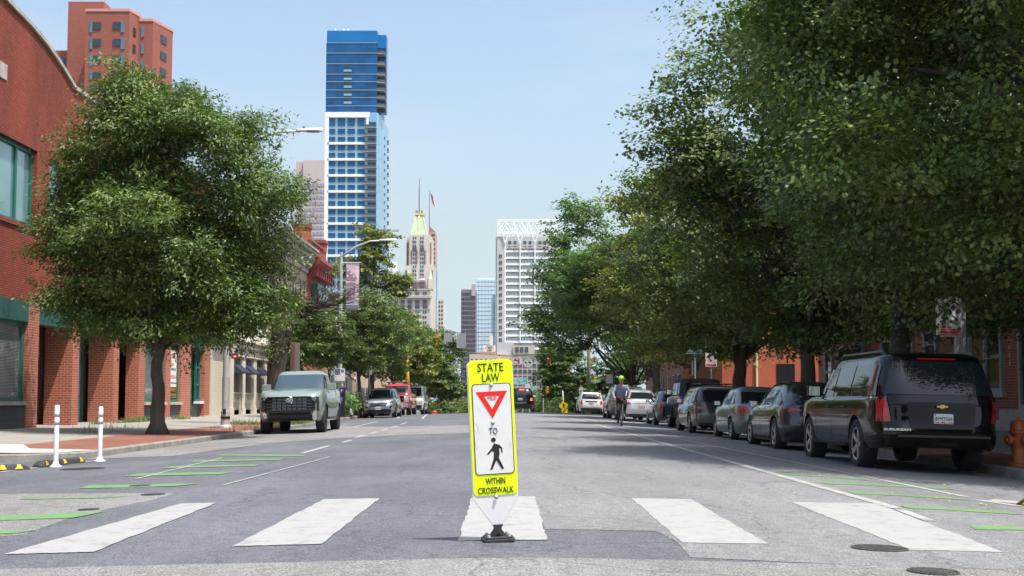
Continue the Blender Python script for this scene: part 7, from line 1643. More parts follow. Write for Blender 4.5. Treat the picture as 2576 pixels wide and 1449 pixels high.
# street name sign
YS_ = 58; x_, z1 = at(1748, 885, YS_); zb_ = zsr(x_, YS_)
t = post_sign('street_name_sign', x_, YS_, zb_, z1-zb_-.0, 'green street name sign reading E CHURCHILL ST on a galvanised pole', 'street sign', .04)
sgn = pmat('sign_green', (.0, .22, .16), .4); hz = z1-zb_
b = MB(); b.box(-.4, .35, -.02, .02, -.02+hz-.05, hz+.15); b.build('blade', sgn, t); b = MB(); b.box(-.4, .35, -.022, .022, hz+.15, hz+.17); b.box(-.4, .35, -.022, .022, hz-.09, hz-.07); b.build('blade_edge', sw, t)
text('E CHURCHILL ST', .17, t, (-.02, -.023, hz+.04), sw, .7, (0, 0, 0), .001, bold=.003)
b = MB(); b.box(-.17, .06, -.02, .02, hz+.172, hz+.25); b.build('number_tag', sgn, t); text('900', .07, t, (-.05, -.022, hz+.21), sw, .12, (0, 0, 0), .001)
b = MB(); b.box(-.02, .02, -.35, .35, hz-.28, hz-.1); b.box(.0, .1, -.06, -.04, hz-.28, hz-.1); b.build('cross_blade', sgn, t); b = MB(); b.box(-.15, -.08, .03, .05, hz-1.1, hz-.4); b.build('sign_side', pmat('tan_back', (0, 0, 0)), t)
def lines(par, items, mat, y, cx=0):
    for s_, size, z_, w_ in items: text(s_, size, par, (cx, y, z_), mat, w_, (0, 0, 0), .0006)
YP = 54; x_, z_ = at(1788.5, 897, YP); zb_ = zsr(x_, YP)
t = post_sign('parking_sign', x_, YP, zb_, z_-zb_+.3, 'white parking sign, green print above and red below, beside the street name sign', 'sign', .04, gpost)
hc = z_-zb_; sgr = pmat('sign_print_green', (.03, .3, .16), .5)
b = MB(); plate(b, rrect(.49, .88, .03, 3, 0, hc), -.06, -.05); b.build('plate', sw, t)
b = MB(); b.box(-.21, -.15, -.064, -.0605, hc+.33, hc+.4); b.box(-.1, .12, -.064, -.0605, hc+.055, hc+.065); b.prism([(.12, -.0605, hc+.04), (.17, -.0605, hc+.06), (.12, -.0605, hc+.08)], (0, -.003, 0)); b.build('green_marks', sgr, t)
lines(t, (('2 HOUR PARKING', .05, hc+.36, .3), ('IN AREA 9', .06, hc+.29, .3), ('MON THRU SAT', .04, hc+.23, .32), ('7AM-10PM', .055, hc+.17, .24), ('SUN', .05, hc+.12, .1)), sgr, -.062)
b = MB(); b.box(-.21, .21, -.064, -.0605, hc-.41, hc-.32); b.build('red_band', red, t); b = MB(); b.box(-.21, -.14, -.064, -.0605, hc-.05, hc-.0); b.build('red_square', red, t)
lines(t, (('NO PARKING', .045, hc-.03, .3), ('MON THRU THU', .04, hc-.1, .34), ('6PM-7AM', .055, hc-.15, .24), ('FRI SAT SUN', .04, hc-.2, .32), ('2PM-7AM', .055, hc-.25, .24)), red, -.062); text('EXCEPT WITH AREA PERMIT', .04, t, (0, -.0645, hc-.365), sw, .38, (0, 0, 0), .0005)
YQ = 25.2; x_, z_ = at(2416, 870, YQ); zb_ = zsr(x_, YQ)
t = empty('parking_sign', (x_, YQ, zb_), 0, 'red and white parking sign on a broad pale post above the black SUV', 'sign'); b = MB(); b.box(-.1, .1, -.06, .06, -.05, 3.0); b.build('post', pmat('pale_post', (.33, .33, .37), .6), t)
xq, zq = at(2385, 847, YQ); dx_ = xq-x_; zq -= zb_
b = MB(); plate(b, rrect(.52, .8, .03, 3, dx_, zq+.4), -.075, -.065); b.build('plate', sw, t); b = MB(); b.box(dx_-.235, dx_+.235, -.079, -.0755, zq+.02, zq+.155); b.build('red_field', red, t); b = MB(); b.prism([(dx_+.05, -.0755, zq+.185), (dx_+.05, -.0755, zq+.2), (dx_-.16, -.0755, zq+.2), (dx_-.16, -.0755, zq+.22), (dx_-.21, -.0755, zq+.192), (dx_-.16, -.0755, zq+.165), (dx_-.16, -.0755, zq+.185)], (0, -.0035, 0)); b.build('arrow', red, t)
text('2PM-7AM', .09, t, (dx_, -.077, zq+.27), red, .34, (0, 0, 0), .0006); text('EXCEPT WITH AREA PERMIT', .05, t, (dx_, -.0795, zq+.12), sw, .44, (0, 0, 0), .0005); text('TOW AWAY ZONE DURING STADIUM EVENTS', .05, t, (dx_, -.0795, zq+.055), sw, .44, (0, 0, 0), .0005); text('NO PARKING', .09, t, (dx_, -.077, zq+.6), red, .42, (0, 0, 0), .0006)

# ---- the signals over the crossing street
YSG = 99.0; sy = pmat('signal_yellow', (.62, .32, .02), .45, 0, .1, 3); ypole = pmat('pole_yellow', (.5, .3, .03), .7, 0, .2, 3); woodp = pmat('wood_pole', (.22, .2, .1), .9, 0, .3, 4)
def a3(dx, dy, Y=YSG): p = at(dx, dy, Y); return Vector((p[0], Y, p[1]))
pL = a3(1024, 850, 86); pR = a3(1481, 850, 104)
t = empty('signal_pole', (pL.x, 86, crest(86)-.2), 0, 'yellow painted steel pole behind the red pickup', 'pole'); b = MB(); b.tube([(.12, 0, 0), (0, 0, pL.z-t.location.z-.2)], [.14, .1], 10); b.build('pole', ypole, t, smooth=True); b = MB(); b.box(-.6, -.1, -.15, .15, 3.3, 4.0); b.build('control_box', pmat('maroon_box', (.15, .03, .04), .6), t)
t = empty('signal_pole', (pR.x, 104, crest(104)-.2), 0, 'mossy wooden pole in front of the right-hand trees at the far junction', 'pole'); b = MB(); b.tube([(0, 0, 0), (0, 0, pR.z-t.location.z+2.5)], [.17, .12], 10); b.build('pole', woodp, t, smooth=True)
def wire(pts, label, r=.012):
    P_ = [Vector(p) for p in pts]; t = empty('overhead_wire', tuple(P_[0]), 0, label, 'wire'); b = MB(); o = P_[0]; b.tube([p-o for p in P_], r, 5); b.build('cable', black, t)
wire([a3(1024, 852, 86), a3(1080, 834), a3(1130, 836.5), a3(1236, 837), a3(1356, 828), a3(1481, 815, 104)], 'upper span wire holding the sign backs', .02)
wire([a3(1024, 878, 86), a3(1100, 880), a3(1178, 887), a3(1283, 896), a3(1376, 890), a3(1439, 882), a3(1481, 875, 104)], 'lower span wire holding the no left turn and no trucks signs', .028)
wire([Vector((-9.6, 41, 9.0)), Vector((-9.4, 52, 8.0)), Vector((-9.2, 64, 7.6))], 'thin wire between the two nearest lamp poles', .01)
wire([a3(985, 800, 100), a3(1060, 860, 98), a3(1100, 875, 99)], 'thin cable dropping from the antenna lamp pole', .012)
def signal(dx, dy0, dy1, label, lit=None, ang=0, Y=YSG, hang=True):
    top, bot = a3(dx, dy0, Y), a3(dx, dy1, Y); h = top.z-bot.z; t = empty('traffic_signal', tuple(bot), ang, label, 'traffic light', 'yellow traffic signals at the far junction'); w_ = h*.34
    b = MB(); b.box(-w_/2, w_/2, -w_*.4, w_*.4, 0, h); b.build('housing', sy, t, bevel=.02)
    for k, (nm, c) in enumerate((('green', (.01, .05, .03)), ('amber', (.12, .05, .01)), ('red', (.15, .01, .01)))):
        zc = h*(.17+.33*k); on = lit == nm
        m = pmat('signal_%s_%s' % (nm, 'lit' if on else 'dark'), (1, .12, .03) if on else c, .3, emit=(1, .1, .02) if on else None, es=5)
        b = MB(); b.lathe([(.001, w_*.43), (w_*.36, w_*.41)], 14, axis='Y', c=(0, 0, zc)); b.v = [(p[0], -abs(p[1]), p[2]) for p in b.v]; b.build('lens', m, t)
        b = MB(); pts = [(w_*.4*math.cos(R(a)), w_*.4*math.sin(R(a))) for a in range(-10, 191, 20)]
        for i in range(len(pts)-1): b.add([(pts[i][0], -w_*.4, zc+pts[i][1]), (pts[i+1][0], -w_*.4, zc+pts[i+1][1]), (pts[i+1][0], -w_*.95, zc+pts[i+1][1]*.9), (pts[i][0], -w_*.95, zc+pts[i][1]*.9)], [(0, 1, 2, 3)])
        b.build('visor', sy, t)
    if hang: b = MB(); b.tube([(0, 0, h), (0, 0, h+.18)], .03, 5); b.build('hanger', black, t)
signal(1100, 840, 869, 'amber yellow signal seen from the side, hanging left of the two sign backs', None, R(90)); signal(1381, 897, 921, 'signal with lit red lamp hanging against the right-hand trees', 'red')
signal(1256, 897, 921, 'signal mostly hidden behind the top edge of the STATE LAW sign', 'red'); signal(1376, 972, 990, 'low yellow signal at the foot of the right-hand trees', None, R(60), 103, False)
signal(1496, 948, 966, 'brownish signal fixed to the wooden pole', None, R(80), 103.5, False); signal(1495, 898, 910, 'small yellow signal half hidden by leaves beside the wooden pole', None, R(30), 103)
alu = pmat('sign_back_aluminium', (.36, .39, .37), .45, .4, .1, 2)
for (x0, x1, y0, y1, lab) in ((1118, 1137, 837, 860, 'smaller grey sign back hanging from the upper wire'), (1150, 1171, 839, 875, 'larger grey sign back hanging from the upper wire')):
    p, q = a3(x0, y1), a3(x1, y0); t = empty('hanging_sign', ((p.x+q.x)/2, YSG, p.z), 0, lab, 'sign'); w_ = q.x-p.x; h = q.z-p.z; b = MB(); b.box(-w_/2, w_/2, -.02, .02, 0, h); b.build('plate', alu, t)
    for sx in (-1, 1): b = MB(); b.box(sx*w_*.5-.03, sx*w_*.5+.03, -.04, -.021, 0, h+.15); b.build('hanger', gal, t)
def ring(b, cx, cz, r0, r1, y, n=20, m=0):
    for k in range(n):
        a0, a1 = 2*math.pi*k/n, 2*math.pi*(k+1)/n
        b.prism([(cx+r1*math.cos(a0), y, cz+r1*math.sin(a0)), (cx+r1*math.cos(a1), y, cz+r1*math.sin(a1)), (cx+r0*math.cos(a1), y, cz+r0*math.sin(a1)), (cx+r0*math.cos(a0), y, cz+r0*math.sin(a0))], (0, -.004, 0), m)
p, q = a3(1291.5, 918), a3(1309, 898); h = q.z-p.z
t = empty('no_left_turn_sign', ((p.x+q.x)/2, YSG, p.z), 0, 'white square no left turn sign hanging from the lower wire', 'sign')
b = MB(); b.box(-h/2, h/2, 0, .02, 0, h); b.build('plate', sw, t); b = MB(); b.box(.08, .16, -.005, -.001, .15, .42); b.box(-.12, .16, -.005, -.001, .34, .42); b.prism([(-.12, -.001, .3), (-.24, -.001, .38), (-.12, -.001, .46)], (0, -.004, 0)); b.build('arrow', bkp, t)
b = MB(); ring(b, 0, h/2, h*.36, h*.43, -.006); b.prism([(-.22, -.006, h/2+.18), (-.18, -.006, h/2+.22), (.22, -.006, h/2-.18), (.18, -.006, h/2-.22)], (0, -.004, 0)); b.build('red_ring', red, t)
p, q = a3(1319, 926), a3(1337, 898); h = q.z-p.z; w_ = q.x-p.x; greysign = pmat('weathered_sign', (.52, .53, .52), .5)
t = empty('no_trucks_sign', ((p.x+q.x)/2, YSG, p.z), 0, 'weathered grey no trucks sign hanging right of the no left turn sign', 'sign'); b = MB(); b.box(-w_/2, w_/2, 0, .02, 0, h); b.build('plate', greysign, t)
b = MB(); b.box(-.22, .2, -.005, -.001, h*.42, h*.58); b.box(.1, .26, -.005, -.001, h*.42, h*.5); b.build('truck', bkp, t); b = MB(); ring(b, 0, h*.46, .29, .35, -.006); b.prism([(-.25, -.006, h*.46+.2), (-.18, -.006, h*.46+.27), (.25, -.006, h*.46-.2), (.18, -.006, h*.46-.27)], (0, -.004, 0)); b.build('white_ring', sw, t)
text('TRUCKS', .2, t, (0, -.006, h*.86), bkp, .6, (0, 0, 0), .001); text('OVER 3/4 TON', .13, t, (0, -.006, h*.06), bkp, .68, (0, 0, 0), .001)
hg = pmat('highway_green', (.0, .3, .22), .4); YH = 134
p, q = a3(1244, 967, YH), a3(1327.6, 950, YH); h = q.z-p.z; w_ = q.x-p.x
t = empty('highway_sign', ((p.x+q.x)/2, YH, p.z), 0, 'green two-line direction sign above the black compact SUV', 'sign'); b = MB(); b.box(-w_/2, w_/2, 0, .03, 0, h); b.build('plate', hg, t)
b = MB(); b.box(-w_/2, w_/2, -.006, -.001, h*.49, h*.52); b.box(-w_/2, w_/2, -.006, -.001, h-.04, h); b.box(-w_/2, w_/2, -.006, -.001, 0, .04); b.box(w_/2-.04, w_/2, -.008, -.002, .04, h-.04); b.build('border', sw, t)
text('Key Highway', .5, t, (w_*.1, -.008, h*.75), sw, w_*.52, (0, 0, 0), .002); text('Light/Calvert Sts', .5, t, (w_*.05, -.008, h*.26), sw, w_*.66, (0, 0, 0), .002)
b = MB(); b.prism([(w_*.42, -.008, h*.66), (w_*.47, -.008, h*.75), (w_*.42, -.008, h*.84)], (0, -.004, 0)); b.box(w_*.38, w_*.42, -.012, -.008, h*.72, h*.78); b.prism([(w_*.39, -.008, h*.26), (w_*.425, -.008, h*.4), (w_*.46, -.008, h*.26)], (0, -.004, 0)); b.box(w_*.415, w_*.435, -.012, -.008, h*.14, h*.26); b.build('arrow', sw, t)
for sx in (-.35, .35): b = MB(); b.box(w_*sx-.06, w_*sx+.06, .03, .12, -6, h); b.build('post', gal, t)
p, q = a3(1328, 969, YH+.3), a3(1337, 963.5, YH+.3); t = empty('route_sign', (p.x, YH+.3, p.z), 0, 'small blue TO plate beside the green direction sign', 'sign'); b = MB(); b.box(0, q.x-p.x, 0, .02, 0, q.z-p.z); b.build('plate', pmat('sign_blue', (.02, .06, .3), .5), t); text('TO', .4, t, ((q.x-p.x)/2, -.004, (q.z-p.z)/2), sw, .45, (0, 0, 0), .002); b = MB(); b.box(.3, .4, .02, .1, -5, .5); b.build('post', gal, t)
p, q = a3(1321, 978, YH-.3), a3(1332.5, 967.5, YH-.3); t = empty('lane_sign', (p.x, YH-.3, p.z), 0, 'white plate below the green direction sign', 'sign'); b = MB(); b.box(0, q.x-p.x, 0, .02, 0, q.z-p.z); b.build('plate', sw, t); text('NO', .3, t, ((q.x-p.x)/2, -.004, (q.z-p.z)*.6), bkp, .35, (0, 0, 0), .002); b = MB(); b.box(.4, .5, .02, .1, -4, .5); b.build('post', gal, t)
p, q = a3(1335.6, 981.5, 126), a3(1350, 973.5, 126); t = empty('street_name_sign', (p.x, 126, p.z), 0, 'small green Light St sign right of the black compact SUV', 'street sign'); b = MB(); b.box(0, q.x-p.x, 0, .03, 0, q.z-p.z); b.build('blade', hg, t); text('Light St', .5, t, ((q.x-p.x)/2, -.004, (q.z-p.z)/2), sw, (q.x-p.x)*.85, (0, 0, 0), .002); b = MB(); b.box(1.2, 1.3, .04, .12, -4, .5); b.build('post', gal, t)
p, q = a3(1487, 962, 103), a3(1511, 955, 103); t = empty('street_name_sign', (p.x, 103, p.z), 0, 'green street name blade on the wooden pole, crossed by a signal', 'street sign'); b = MB(); b.box(0, q.x-p.x, 0, .03, 0, q.z-p.z); b.build('blade', hg, t); text('E HAMBURG ST', .3, t, ((q.x-p.x)/2, -.004, (q.z-p.z)/2), sw, (q.x-p.x)*.85, (0, 0, 0), .002); b = MB(); b.box(.3, .36, .03, 1.5, .1, .16); b.build('bracket', gal, t)
yw = pmat('warning_yellow', (.75, .5, .0), .45)
p = a3(1420, 1021, 104); t = post_sign('pedestrian_warning_sign', p.x, 104, crest(104)-.2, 2.2, 'tilted yellow pedestrian diamond with an arrow plate at the far crossing', 'sign', .05, lean=R(-4)); hh = p.z-t.location.z
b = MB(); s_ = .4; an = R(12); ro = lambda a, c: (a*math.cos(an)-c*math.sin(an), a*math.sin(an)+c*math.cos(an)); D4 = [ro(a, c) for a, c in ((0, s_), (-s_, 0), (0, -s_), (s_, 0))]
b.prism([(a, -.08, hh+c) for a, c in D4], (0, .02, 0)); b.build('diamond', yw, t); b = MB(); b.prism([(a, -.09, hh+c) for a, c in ((0, .24), (.05, .17), (.09, .04), (.05, .06), (.05, -.02), (.1, -.19), (.05, -.19), (0, -.06), (-.08, -.19), (-.12, -.17), (-.05, 0), (-.09, .06), (-.11, .02), (-.08, .12))], (0, .008, 0)); b.build('walking_figure', bkp, t)
p2 = a3(1422, 1033.5, 104); h2 = p2.z-t.location.z; b = MB(); b.box(-.2, .3, -.08, -.06, h2-.17, h2+.12); b.build('arrow_plate', yw, t); b = MB(); b.prism([(-.1, -.09, h2-.12), (.05, -.09, h2-.12), (.0, -.09, h2-.07), (.2, -.09, h2+.08), (.16, -.09, h2+.11), (-.04, -.09, h2-.03), (-.1, -.09, h2+.02)], (0, .008, 0)); b.build('arrow', bkp, t)
p, q = a3(1524, 965, 92), a3(1541, 942, 92); t = post_sign('square_white_sign', (p.x+q.x)/2, 92, zsr(8, 92), q.z-zsr(8, 92), 'white rectangular sign partly covered by leaves above the cyclist', 'sign', .06, woodp); w_ = q.x-p.x; b = MB(); b.box(-w_/2, w_/2, -.09, -.07, p.z-t.location.z, q.z-t.location.z); b.build('plate', sw, t)
p, q = a3(1457, 991, 104), a3(1467, 974, 104); t = post_sign('grey_sign', (p.x+q.x)/2, 104, crest(104)-.2, q.z-crest(104)+.2, 'dull grey sign with dark bars left of the white hatchback roof', 'sign', .05); w_ = q.x-p.x; b = MB(); b.box(-w_/2, w_/2, -.08, -.06, p.z-t.location.z, q.z-t.location.z); b.build('plate', greysign, t); b = MB()
for k in range(3): zz = p.z-t.location.z+.2+.4*k; b.box(-w_*.35, w_*.35, -.09, -.0805, zz, zz+.13)
b.build('printed_bars', pmat('dull_red_print', (.3, .12, .12), .6), t)
for dx, lab in ((1110, 'red and white barrier board under the last tree on the left'), (1126, 'small red and white sign by the dark bush')):
    pass
p = a3(1092, 1032, 100); t = empty('traffic_barrel', (p.x, 100, crest(100)-.8), 0, 'red and white striped barrel below the last tree of the left row', 'barrel'); b = MB(); b.lathe([(.001, 0), (.32, 0), (.3, .1), (.27, .12), (.25, 1.0), (.2, 1.05), (.001, 1.05)], 16); b.build('barrel_body', pmat('barrel_red', (.5, .04, .03), .5), t, smooth=True, auto=40)
for k in range(2): b = MB(); b.lathe([(.268-.012*k, .35+.32*k), (.272-.012*k, .35+.32*k), (.268-.012*k, .5+.32*k), (.26-.012*k, .5+.32*k)], 16); b.build('white_band', sw, t)

# ================================================================== people
skinm = pmat('skin', (.5, .27, .18), .55); shirt = pmat('shirt_blue_grey', (.2, .23, .33), .8, 0, .1, 10); trous = pmat('trousers_black', (.015, .015, .018), .8); helm = pmat('helmet_green', (.3, .75, .04), .35); hair = pmat('hair_dark', (.05, .035, .025), .8)
def skinned(name, chains, mat, parent, sub=2, rootk=0):
    "connected joints with radii grown into one smooth surface"
    V = []; E = []; Rr = []
    idx = {}
    def vid(k):
        if k not in idx: idx[k] = len(V); V.append(k[:3]); Rr.append(k[3])
        return idx[k]
    for ch in chains:
        for a, c in zip(ch[:-1], ch[1:]): E.append((vid(tuple(a)), vid(tuple(c))))
    me = bpy.data.meshes.new(name); me.from_pydata(V, E, []); o = bpy.data.objects.new(name, me); C.objects.link(o)
    o.modifiers.new('s', 'SKIN'); sk = me.skin_vertices[0].data if me.skin_vertices else None
    if sk is None:
        bm = bmesh.new(); bm.from_mesh(me); bm.verts.layers.skin.verify(); bm.to_mesh(me); bm.free(); sk = me.skin_vertices[0].data
    for i, r in enumerate(Rr): sk[i].radius = (r, r) if not hasattr(r, '__len__') else r; sk[i].use_root = (i == rootk)
    m = o.modifiers.new('u', 'SUBSURF'); m.levels = sub
    dg = bpy.context.evaluated_depsgraph_get(); dg.update(); m2 = bpy.data.meshes.new_from_object(o.evaluated_get(dg)); o.modifiers.clear(); o.data = m2
    m2.materials.clear(); m2.materials.append(mat); m2.polygons.foreach_set('use_smooth', [True]*len(m2.polygons)); o.parent = parent; return o
def person(root, J, face=-1):
    "J: joint positions; builds body, shirt, trousers, shoes, hair"
    g = lambda k, r: (*J[k], r)
    def mid(a, c, t, r): return (*(Vector(J[a]).lerp(Vector(J[c]), t)), r)
    ch = []; pel = g('pelvis', .13); chest = g('chest', .15); nk = g('neck', .055)
    ch.append([pel, mid('pelvis', 'chest', .5, .125), chest, nk, g('head0', .07)])
    for s_ in ('l', 'r'):
        sh, el, wr = 'sh'+s_, 'el'+s_, 'wr'+s_
        ch.append([chest, g(sh, .06), mid(sh, el, .5, .048), g(el, .04), mid(el, wr, .4, .038), g(wr, .024), g('palm'+s_, .03)])
        pw, pl_ = Vector(J[wr]), Vector(J['palm'+s_]); d = (pl_-pw).normalized(); sdv = d.cross(Vector((0, 0, 1))); sdv = sdv.normalized() if sdv.length > .1 else Vector((1, 0, 0))
        for k, (o_, l_) in enumerate(((-.026, .06), (-.009, .075), (.009, .07), (.025, .055))):
            b0 = pl_+sdv*o_; m_ = b0+d*l_*.55+Vector((0, 0, -.012)); e = b0+d*l_*.75+Vector((0, 0, -.045)); ch.append([(*J['palm'+s_], .03), (*b0, .01), (*m_, .009), (*e, .008)])
        tb = pw.lerp(pl_, .5)-sdv*.03; ch.append([(*J['palm'+s_], .03), (*tb, .011), (*(tb+d*.04-sdv*.012), .009)])
        ch.append([pel, g('hip'+s_, .085), mid('hip'+s_, 'kn'+s_, .5, .075), g('kn'+s_, .052), mid('kn'+s_, 'an'+s_, .35, .052), g('an'+s_, .034), g('toe'+s_, .034)])
    skinned('body', ch, skinm, root)
    h = Vector(J['head']); b = MB(); f = face
    rings = [(-.125, .035, .04, -.02), (-.11, .05, .06, -.02), (-.08, .062, .078, -.012), (-.04, .07, .088, -.004), (0, .075, .094, 0), (.04, .077, .096, .004), (.08, .07, .088, .008), (.11, .048, .062, .01), (.125, .012, .02, .01)]
    n = 20; v = []
    for zz, rx_, ry_, yo in rings:
        for k in range(n): a = 2*math.pi*k/n; v.append((h.x+rx_*math.cos(a), h.y-f*0+ry_*math.sin(a)+yo*-f, h.z+zz))
    fs = [(i*n+k, i*n+(k+1) % n, (i+1)*n+(k+1) % n, (i+1)*n+k) for i in range(len(rings)-1) for k in range(n)]+[tuple(range(n))[::-1], tuple((len(rings)-1)*n+k for k in range(n))]
    b.add(v, fs); hd = b.build('head', skinm, root, smooth=True)
    b = MB(); b.tube([(h.x, h.y+f*.088, h.z+.01), (h.x, h.y+f*.112, h.z-.03), (h.x, h.y+f*.09, h.z-.038)], [.008, .014, .01], 8); b.build('nose', skinm, hd, smooth=True)
    dk_ = pmat('eye_dark', (.02, .02, .02), .3); lip = pmat('lips', (.35, .12, .1), .5)
    for sx in (-1, 1):
        b = MB(); b.lathe([(.001, -.008), (.009, 0), (.001, .008)], 8, axis='Y', c=(h.x+sx*.031, h.y+f*.085, h.z+.008)); b.build('eye', dk_, hd)
        b = MB(); b.cbox((h.x+sx*.031, h.y+f*.09, h.z+.03), (.034, .008, .007)); b.build('eyebrow', hair, hd); b = MB(); b.tube([(h.x+sx*.074, h.y+.01, h.z-.03), (h.x+sx*.084, h.y+.0, h.z), (h.x+sx*.08, h.y, h.z+.03)], [.008, .013, .008], 7); b.build('ear', skinm, hd, smooth=True)
    b = MB(); b.cbox((h.x, h.y+f*.09, h.z-.068), (.045, .008, .009)); b.build('mouth', lip, hd)
    return hd
def mir(J):
    for k in list(J):
        pass
    return J
x_, y_, z_ = gr(1566.5, 1073); 
bk_ = empty('bicycle', (x_, y_+.5, z_), R(-3), 'black bicycle ridden towards the camera beside the white sedan', 'bicycle')
bkm = pmat('bicycle_frame', (.02, .02, .022), .35, .2)
for yy_, nm in ((-.52, 'front'), (.53, 'rear')):
    b = MB(); n = 36; r = .33
    b.tube([(0, yy_+r*math.cos(2*math.pi*k/n), .345+r*math.sin(2*math.pi*k/n)) for k in range(n+1)], .018, 8); w_ = b.build('wheel', tyre, bk_, smooth=True)
    b = MB(); b.tube([(0, yy_+.3*math.cos(2*math.pi*k/n), .345+.3*math.sin(2*math.pi*k/n)) for k in range(n+1)], .009, 6)
    for k in range(14): a = 2*math.pi*k/14; b.tube([(.02*(-1)**k, yy_, .345), (0, yy_+.3*math.cos(a), .345+.3*math.sin(a))], .0022, 4)
    b.tube([(-.04, yy_, .345), (.04, yy_, .345)], .018, 8); b.build('rim', gal, w_)
F1, F2, F3, F4 = (0, -.36, .88), (0, .16, .30), (0, .26, .86), (0, .53, .345)
b = MB(); b.tube([(0, -.34, .8), F2], .018, 8); b.tube([(0, -.36, .84), (0, .24, .8)], .016, 8); b.tube([F2, F3], .017, 8)
for sx in (-1, 1): b.tube([F2, (sx*.06, .53, .345)], .01, 6); b.tube([(0, .24, .8), (sx*.06, .53, .345)], .009, 6)
b.tube([(0, -.33, .76), F1], .02, 8); b.build('frame', bkm, bk_, smooth=True)
b = MB()
for sx in (-1, 1): b.tube([(sx*.015, -.35, .76), (sx*.055, -.38, .7), (sx*.055, -.52, .345)], .013, 6)
b.build('fork', bkm, bk_, smooth=True); b = MB(); b.tube([F1, (0, -.4, 1.0)], .016, 8); b.tube([(-.31, -.36, 1.02), (-.2, -.41, 1.03), (0, -.42, 1.0), (.2, -.41, 1.03), (.31, -.36, 1.02)], .014, 8); b.build('handlebar', bkm, bk_, smooth=True)
b = MB(); b.tube([F3, (0, .28, .93)], .014, 6); b.prism([(-.02, .02, .93), (.02, .02, .93), (.08, .34, .93), (.06, .4, .93), (-.06, .4, .93), (-.08, .34, .93)], (0, 0, .04)); b.build('saddle', black, bk_, bevel=.01)
b = MB(); b.tube([(-.07, .16, .30), (.07, .16, .30)], .014, 6); b.tube([(-.07, .16, .30), (-.08, .14, .14)], .009, 6); b.tube([(.07, .16, .30), (.08, .18, .46)], .009, 6); b.box(-.17, -.08, .09, .19, .125, .15); b.box(.08, .17, .13, .23, .445, .47); b.lathe([(.001, .0), (.09, 0), (.09, .006)], 16, axis='X', c=(.07, .16, .3)); b.build('crank', gal, bk_)
b = MB(); b.box(-.04, .04, -.48, -.44, .92, 1.0); b.build('front_lamp', pmat('bike_lamp', (.3, .05, .03), .4), bk_)
cy = empty('person', (x_, y_+.5, z_), R(-3), 'cyclist in blue grey shirt, dark trousers and bright green helmet riding towards the camera', 'person')
J = dict(pelvis=(0, .22, 1.0), chest=(0, .03, 1.34), neck=(0, -.03, 1.5), head0=(0, -.06, 1.58), head=(0, -.08, 1.66),
         shl=(-.19, .0, 1.42), ell=(-.31, -.1, 1.18), wrl=(-.27, -.32, 1.06), palml=(-.26, -.38, 1.05), shr=(.19, .0, 1.42), elr=(.31, -.1, 1.18), wrr=(.27, -.32, 1.06), palmr=(.26, -.38, 1.05),
         hipl=(-.1, .22, .94), knl=(-.12, -.02, .56), anl=(-.12, .14, .19), toel=(-.13, -.02, .155), hipr=(.1, .2, .95), knr=(.13, -.18, .8), anr=(.12, .12, .52), toer=(.13, .0, .475))
hd = person(cy, J)
g = lambda k, r: (*J[k], r)
def md(a, c, t, r): return (*(Vector(J[a]).lerp(Vector(J[c]), t)), r)
ch = [[g('pelvis', .165), md('pelvis', 'chest', .5, .17), g('chest', .18), (0, -.02, 1.45, .1)]]
for s_ in 'lr': ch.append([g('chest', .18), g('sh'+s_, .082), md('sh'+s_, 'el'+s_, .5, .068), g('el'+s_, .058), md('el'+s_, 'wr'+s_, .7, .042)])
skinned('shirt', ch, shirt, cy)
ch = []
for s_ in 'lr': ch.append([(*J['pelvis'][:2], .97, .145), g('hip'+s_, .105), md('hip'+s_, 'kn'+s_, .5, .088), g('kn'+s_, .066), md('kn'+s_, 'an'+s_, .4, .062), md('kn'+s_, 'an'+s_, .95, .045)])
skinned('trousers', ch, trous, cy)
for s_ in 'lr': a = Vector(J['an'+s_]); c = Vector(J['toe'+s_]); b = MB(); b.tube([a+Vector((0, .05, -.03)), a.lerp(c, .3)+Vector((0, 0, -.02)), c, c+(c-a)*.12], [.036, .048, .042, .02], 10); b.build('shoe', black, cy, smooth=True)
h = Vector(J['head']); hb = MB(); n = 20; v = []
prof = [(.02, .098, .13), (.05, .104, .135), (.09, .1, .128), (.125, .08, .105), (.15, .045, .06), (.16, .008, .01)]
for zz, rx_, ry_ in prof:
    for k in range(n): a = 2*math.pi*k/n; v.append((h.x+rx_*math.cos(a), h.y+.01+ry_*math.sin(a), h.z+zz+.008*math.sin(a)))
hb.add(v, [(i*n+k, i*n+(k+1) % n, (i+1)*n+(k+1) % n, (i+1)*n+k) for i in range(5) for k in range(n)]+[tuple(range(n))[::-1], tuple(5*n+k for k in range(n))]); he = hb.build('helmet', helm, cy, smooth=True)
b = MB()
for k in range(-2, 3): a = R(k*26-90); b.prism([(h.x+.105*math.cos(a+.08*s2), h.y+.01+.138*math.sin(a+.08*s2), h.z+zz) for s2, zz in ((-1, .06), (1, .06), (.6, .11), (-.6, .11))], (.004*math.cos(a), .006*math.sin(a), 0))
b.build('helmet_vent', black, he); b = MB(); b.tube([(h.x-.08, h.y, h.z+.03), (h.x-.06, h.y-.03, h.z-.12), (h.x, h.y-.03, h.z-.135), (h.x+.06, h.y-.03, h.z-.12), (h.x+.08, h.y, h.z+.03)], .006, 5); b.build('helmet_strap', black, he)
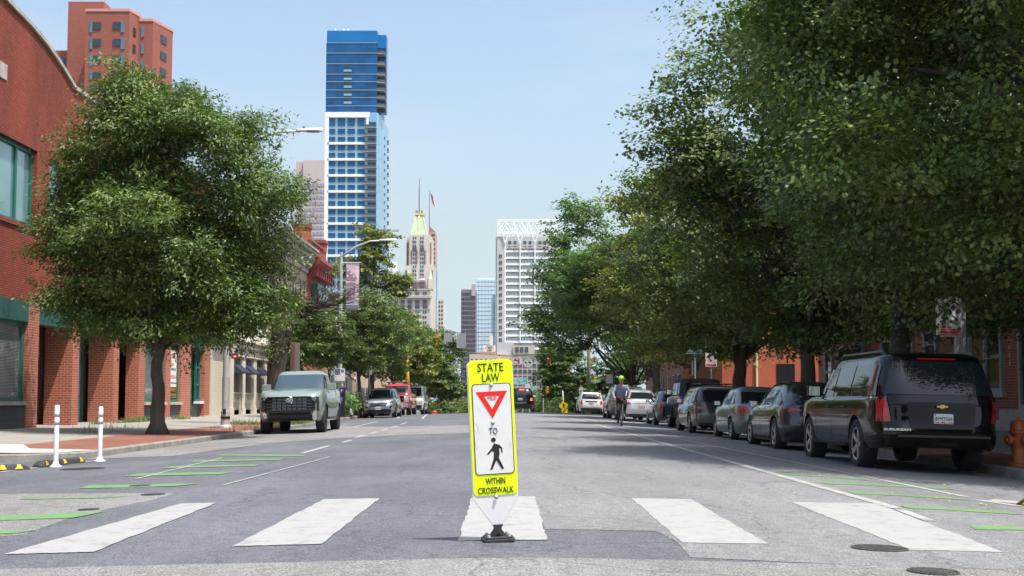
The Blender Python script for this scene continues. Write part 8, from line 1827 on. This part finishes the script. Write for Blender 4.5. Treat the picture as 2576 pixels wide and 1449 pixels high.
# pedestrian behind the pickup
pd = empty('person', (-9.55, 67.5, zs(-9.5, 67.5)), R(20), 'person in a white shirt and dark trousers walking behind the banner pole', 'person')
J = dict(pelvis=(0, 0, .95), chest=(0, .01, 1.3), neck=(0, 0, 1.46), head0=(0, -.01, 1.53), head=(0, -.02, 1.61), shl=(-.18, 0, 1.39), ell=(-.23, .05, 1.12), wrl=(-.22, -.04, .88), palml=(-.22, -.05, .8),
         shr=(.18, 0, 1.39), elr=(.23, .02, 1.12), wrr=(.23, -.12, .9), palmr=(.22, -.14, .82), hipl=(-.09, 0, .9), knl=(-.1, -.08, .5), anl=(-.1, .02, .09), toel=(-.11, -.13, .035), hipr=(.09, 0, .9), knr=(.1, .02, .5), anr=(.1, .18, .11), toer=(.1, .05, .035))
hd = person(pd, J); ch = [[g('pelvis', .15), md('pelvis', 'chest', .5, .15), g('chest', .165), (0, 0, 1.42, .09)]]
for s_ in 'lr': ch.append([g('chest', .165), g('sh'+s_, .075), md('sh'+s_, 'el'+s_, .8, .06)])
skinned('shirt', ch, pmat('shirt_white', (.72, .7, .7), .8), pd); ch = []
for s_ in 'lr': ch.append([(0, 0, .93, .14), g('hip'+s_, .1), md('hip'+s_, 'kn'+s_, .5, .085), g('kn'+s_, .065), g('an'+s_, .05)])
skinned('trousers', ch, trous, pd)
for s_ in 'lr': a = Vector(J['an'+s_]); c = Vector(J['toe'+s_]); b = MB(); b.tube([a+Vector((0, .05, -.05)), a.lerp(c, .4)+Vector((0, 0, -.02)), c], [.036, .046, .03], 10); b.build('shoe', black, pd, smooth=True)
h = Vector(J['head']); b = MB(); b.lathe([(.08, .0), (.088, .05), (.078, .1), (.05, .13), (.001, .14)], 16, c=(h.x, h.y+.015, h.z)); b.build('hair', hair, hd, smooth=True)

# ================================================================== summer haze
hz = bpy.data.materials.new('haze'); hz.use_nodes = True; nn = hz.node_tree; nn.nodes.clear()
pv = nn.nodes.new('ShaderNodeVolumePrincipled'); pv.inputs['Color'].default_value = (.78, .87, .96, 1); pv.inputs['Density'].default_value = .00005; pv.inputs['Anisotropy'].default_value = 0
ho = nn.nodes.new('ShaderNodeOutputMaterial'); nn.links.new(pv.outputs[0], ho.inputs['Volume'])
b = MB(); b.box(-3200, 3200, -330, 5200, -10, 330); hzo = b.build('haze', hz); tag(hzo, 'thin pale summer haze over the whole street and skyline', 'haze', kind='stuff')
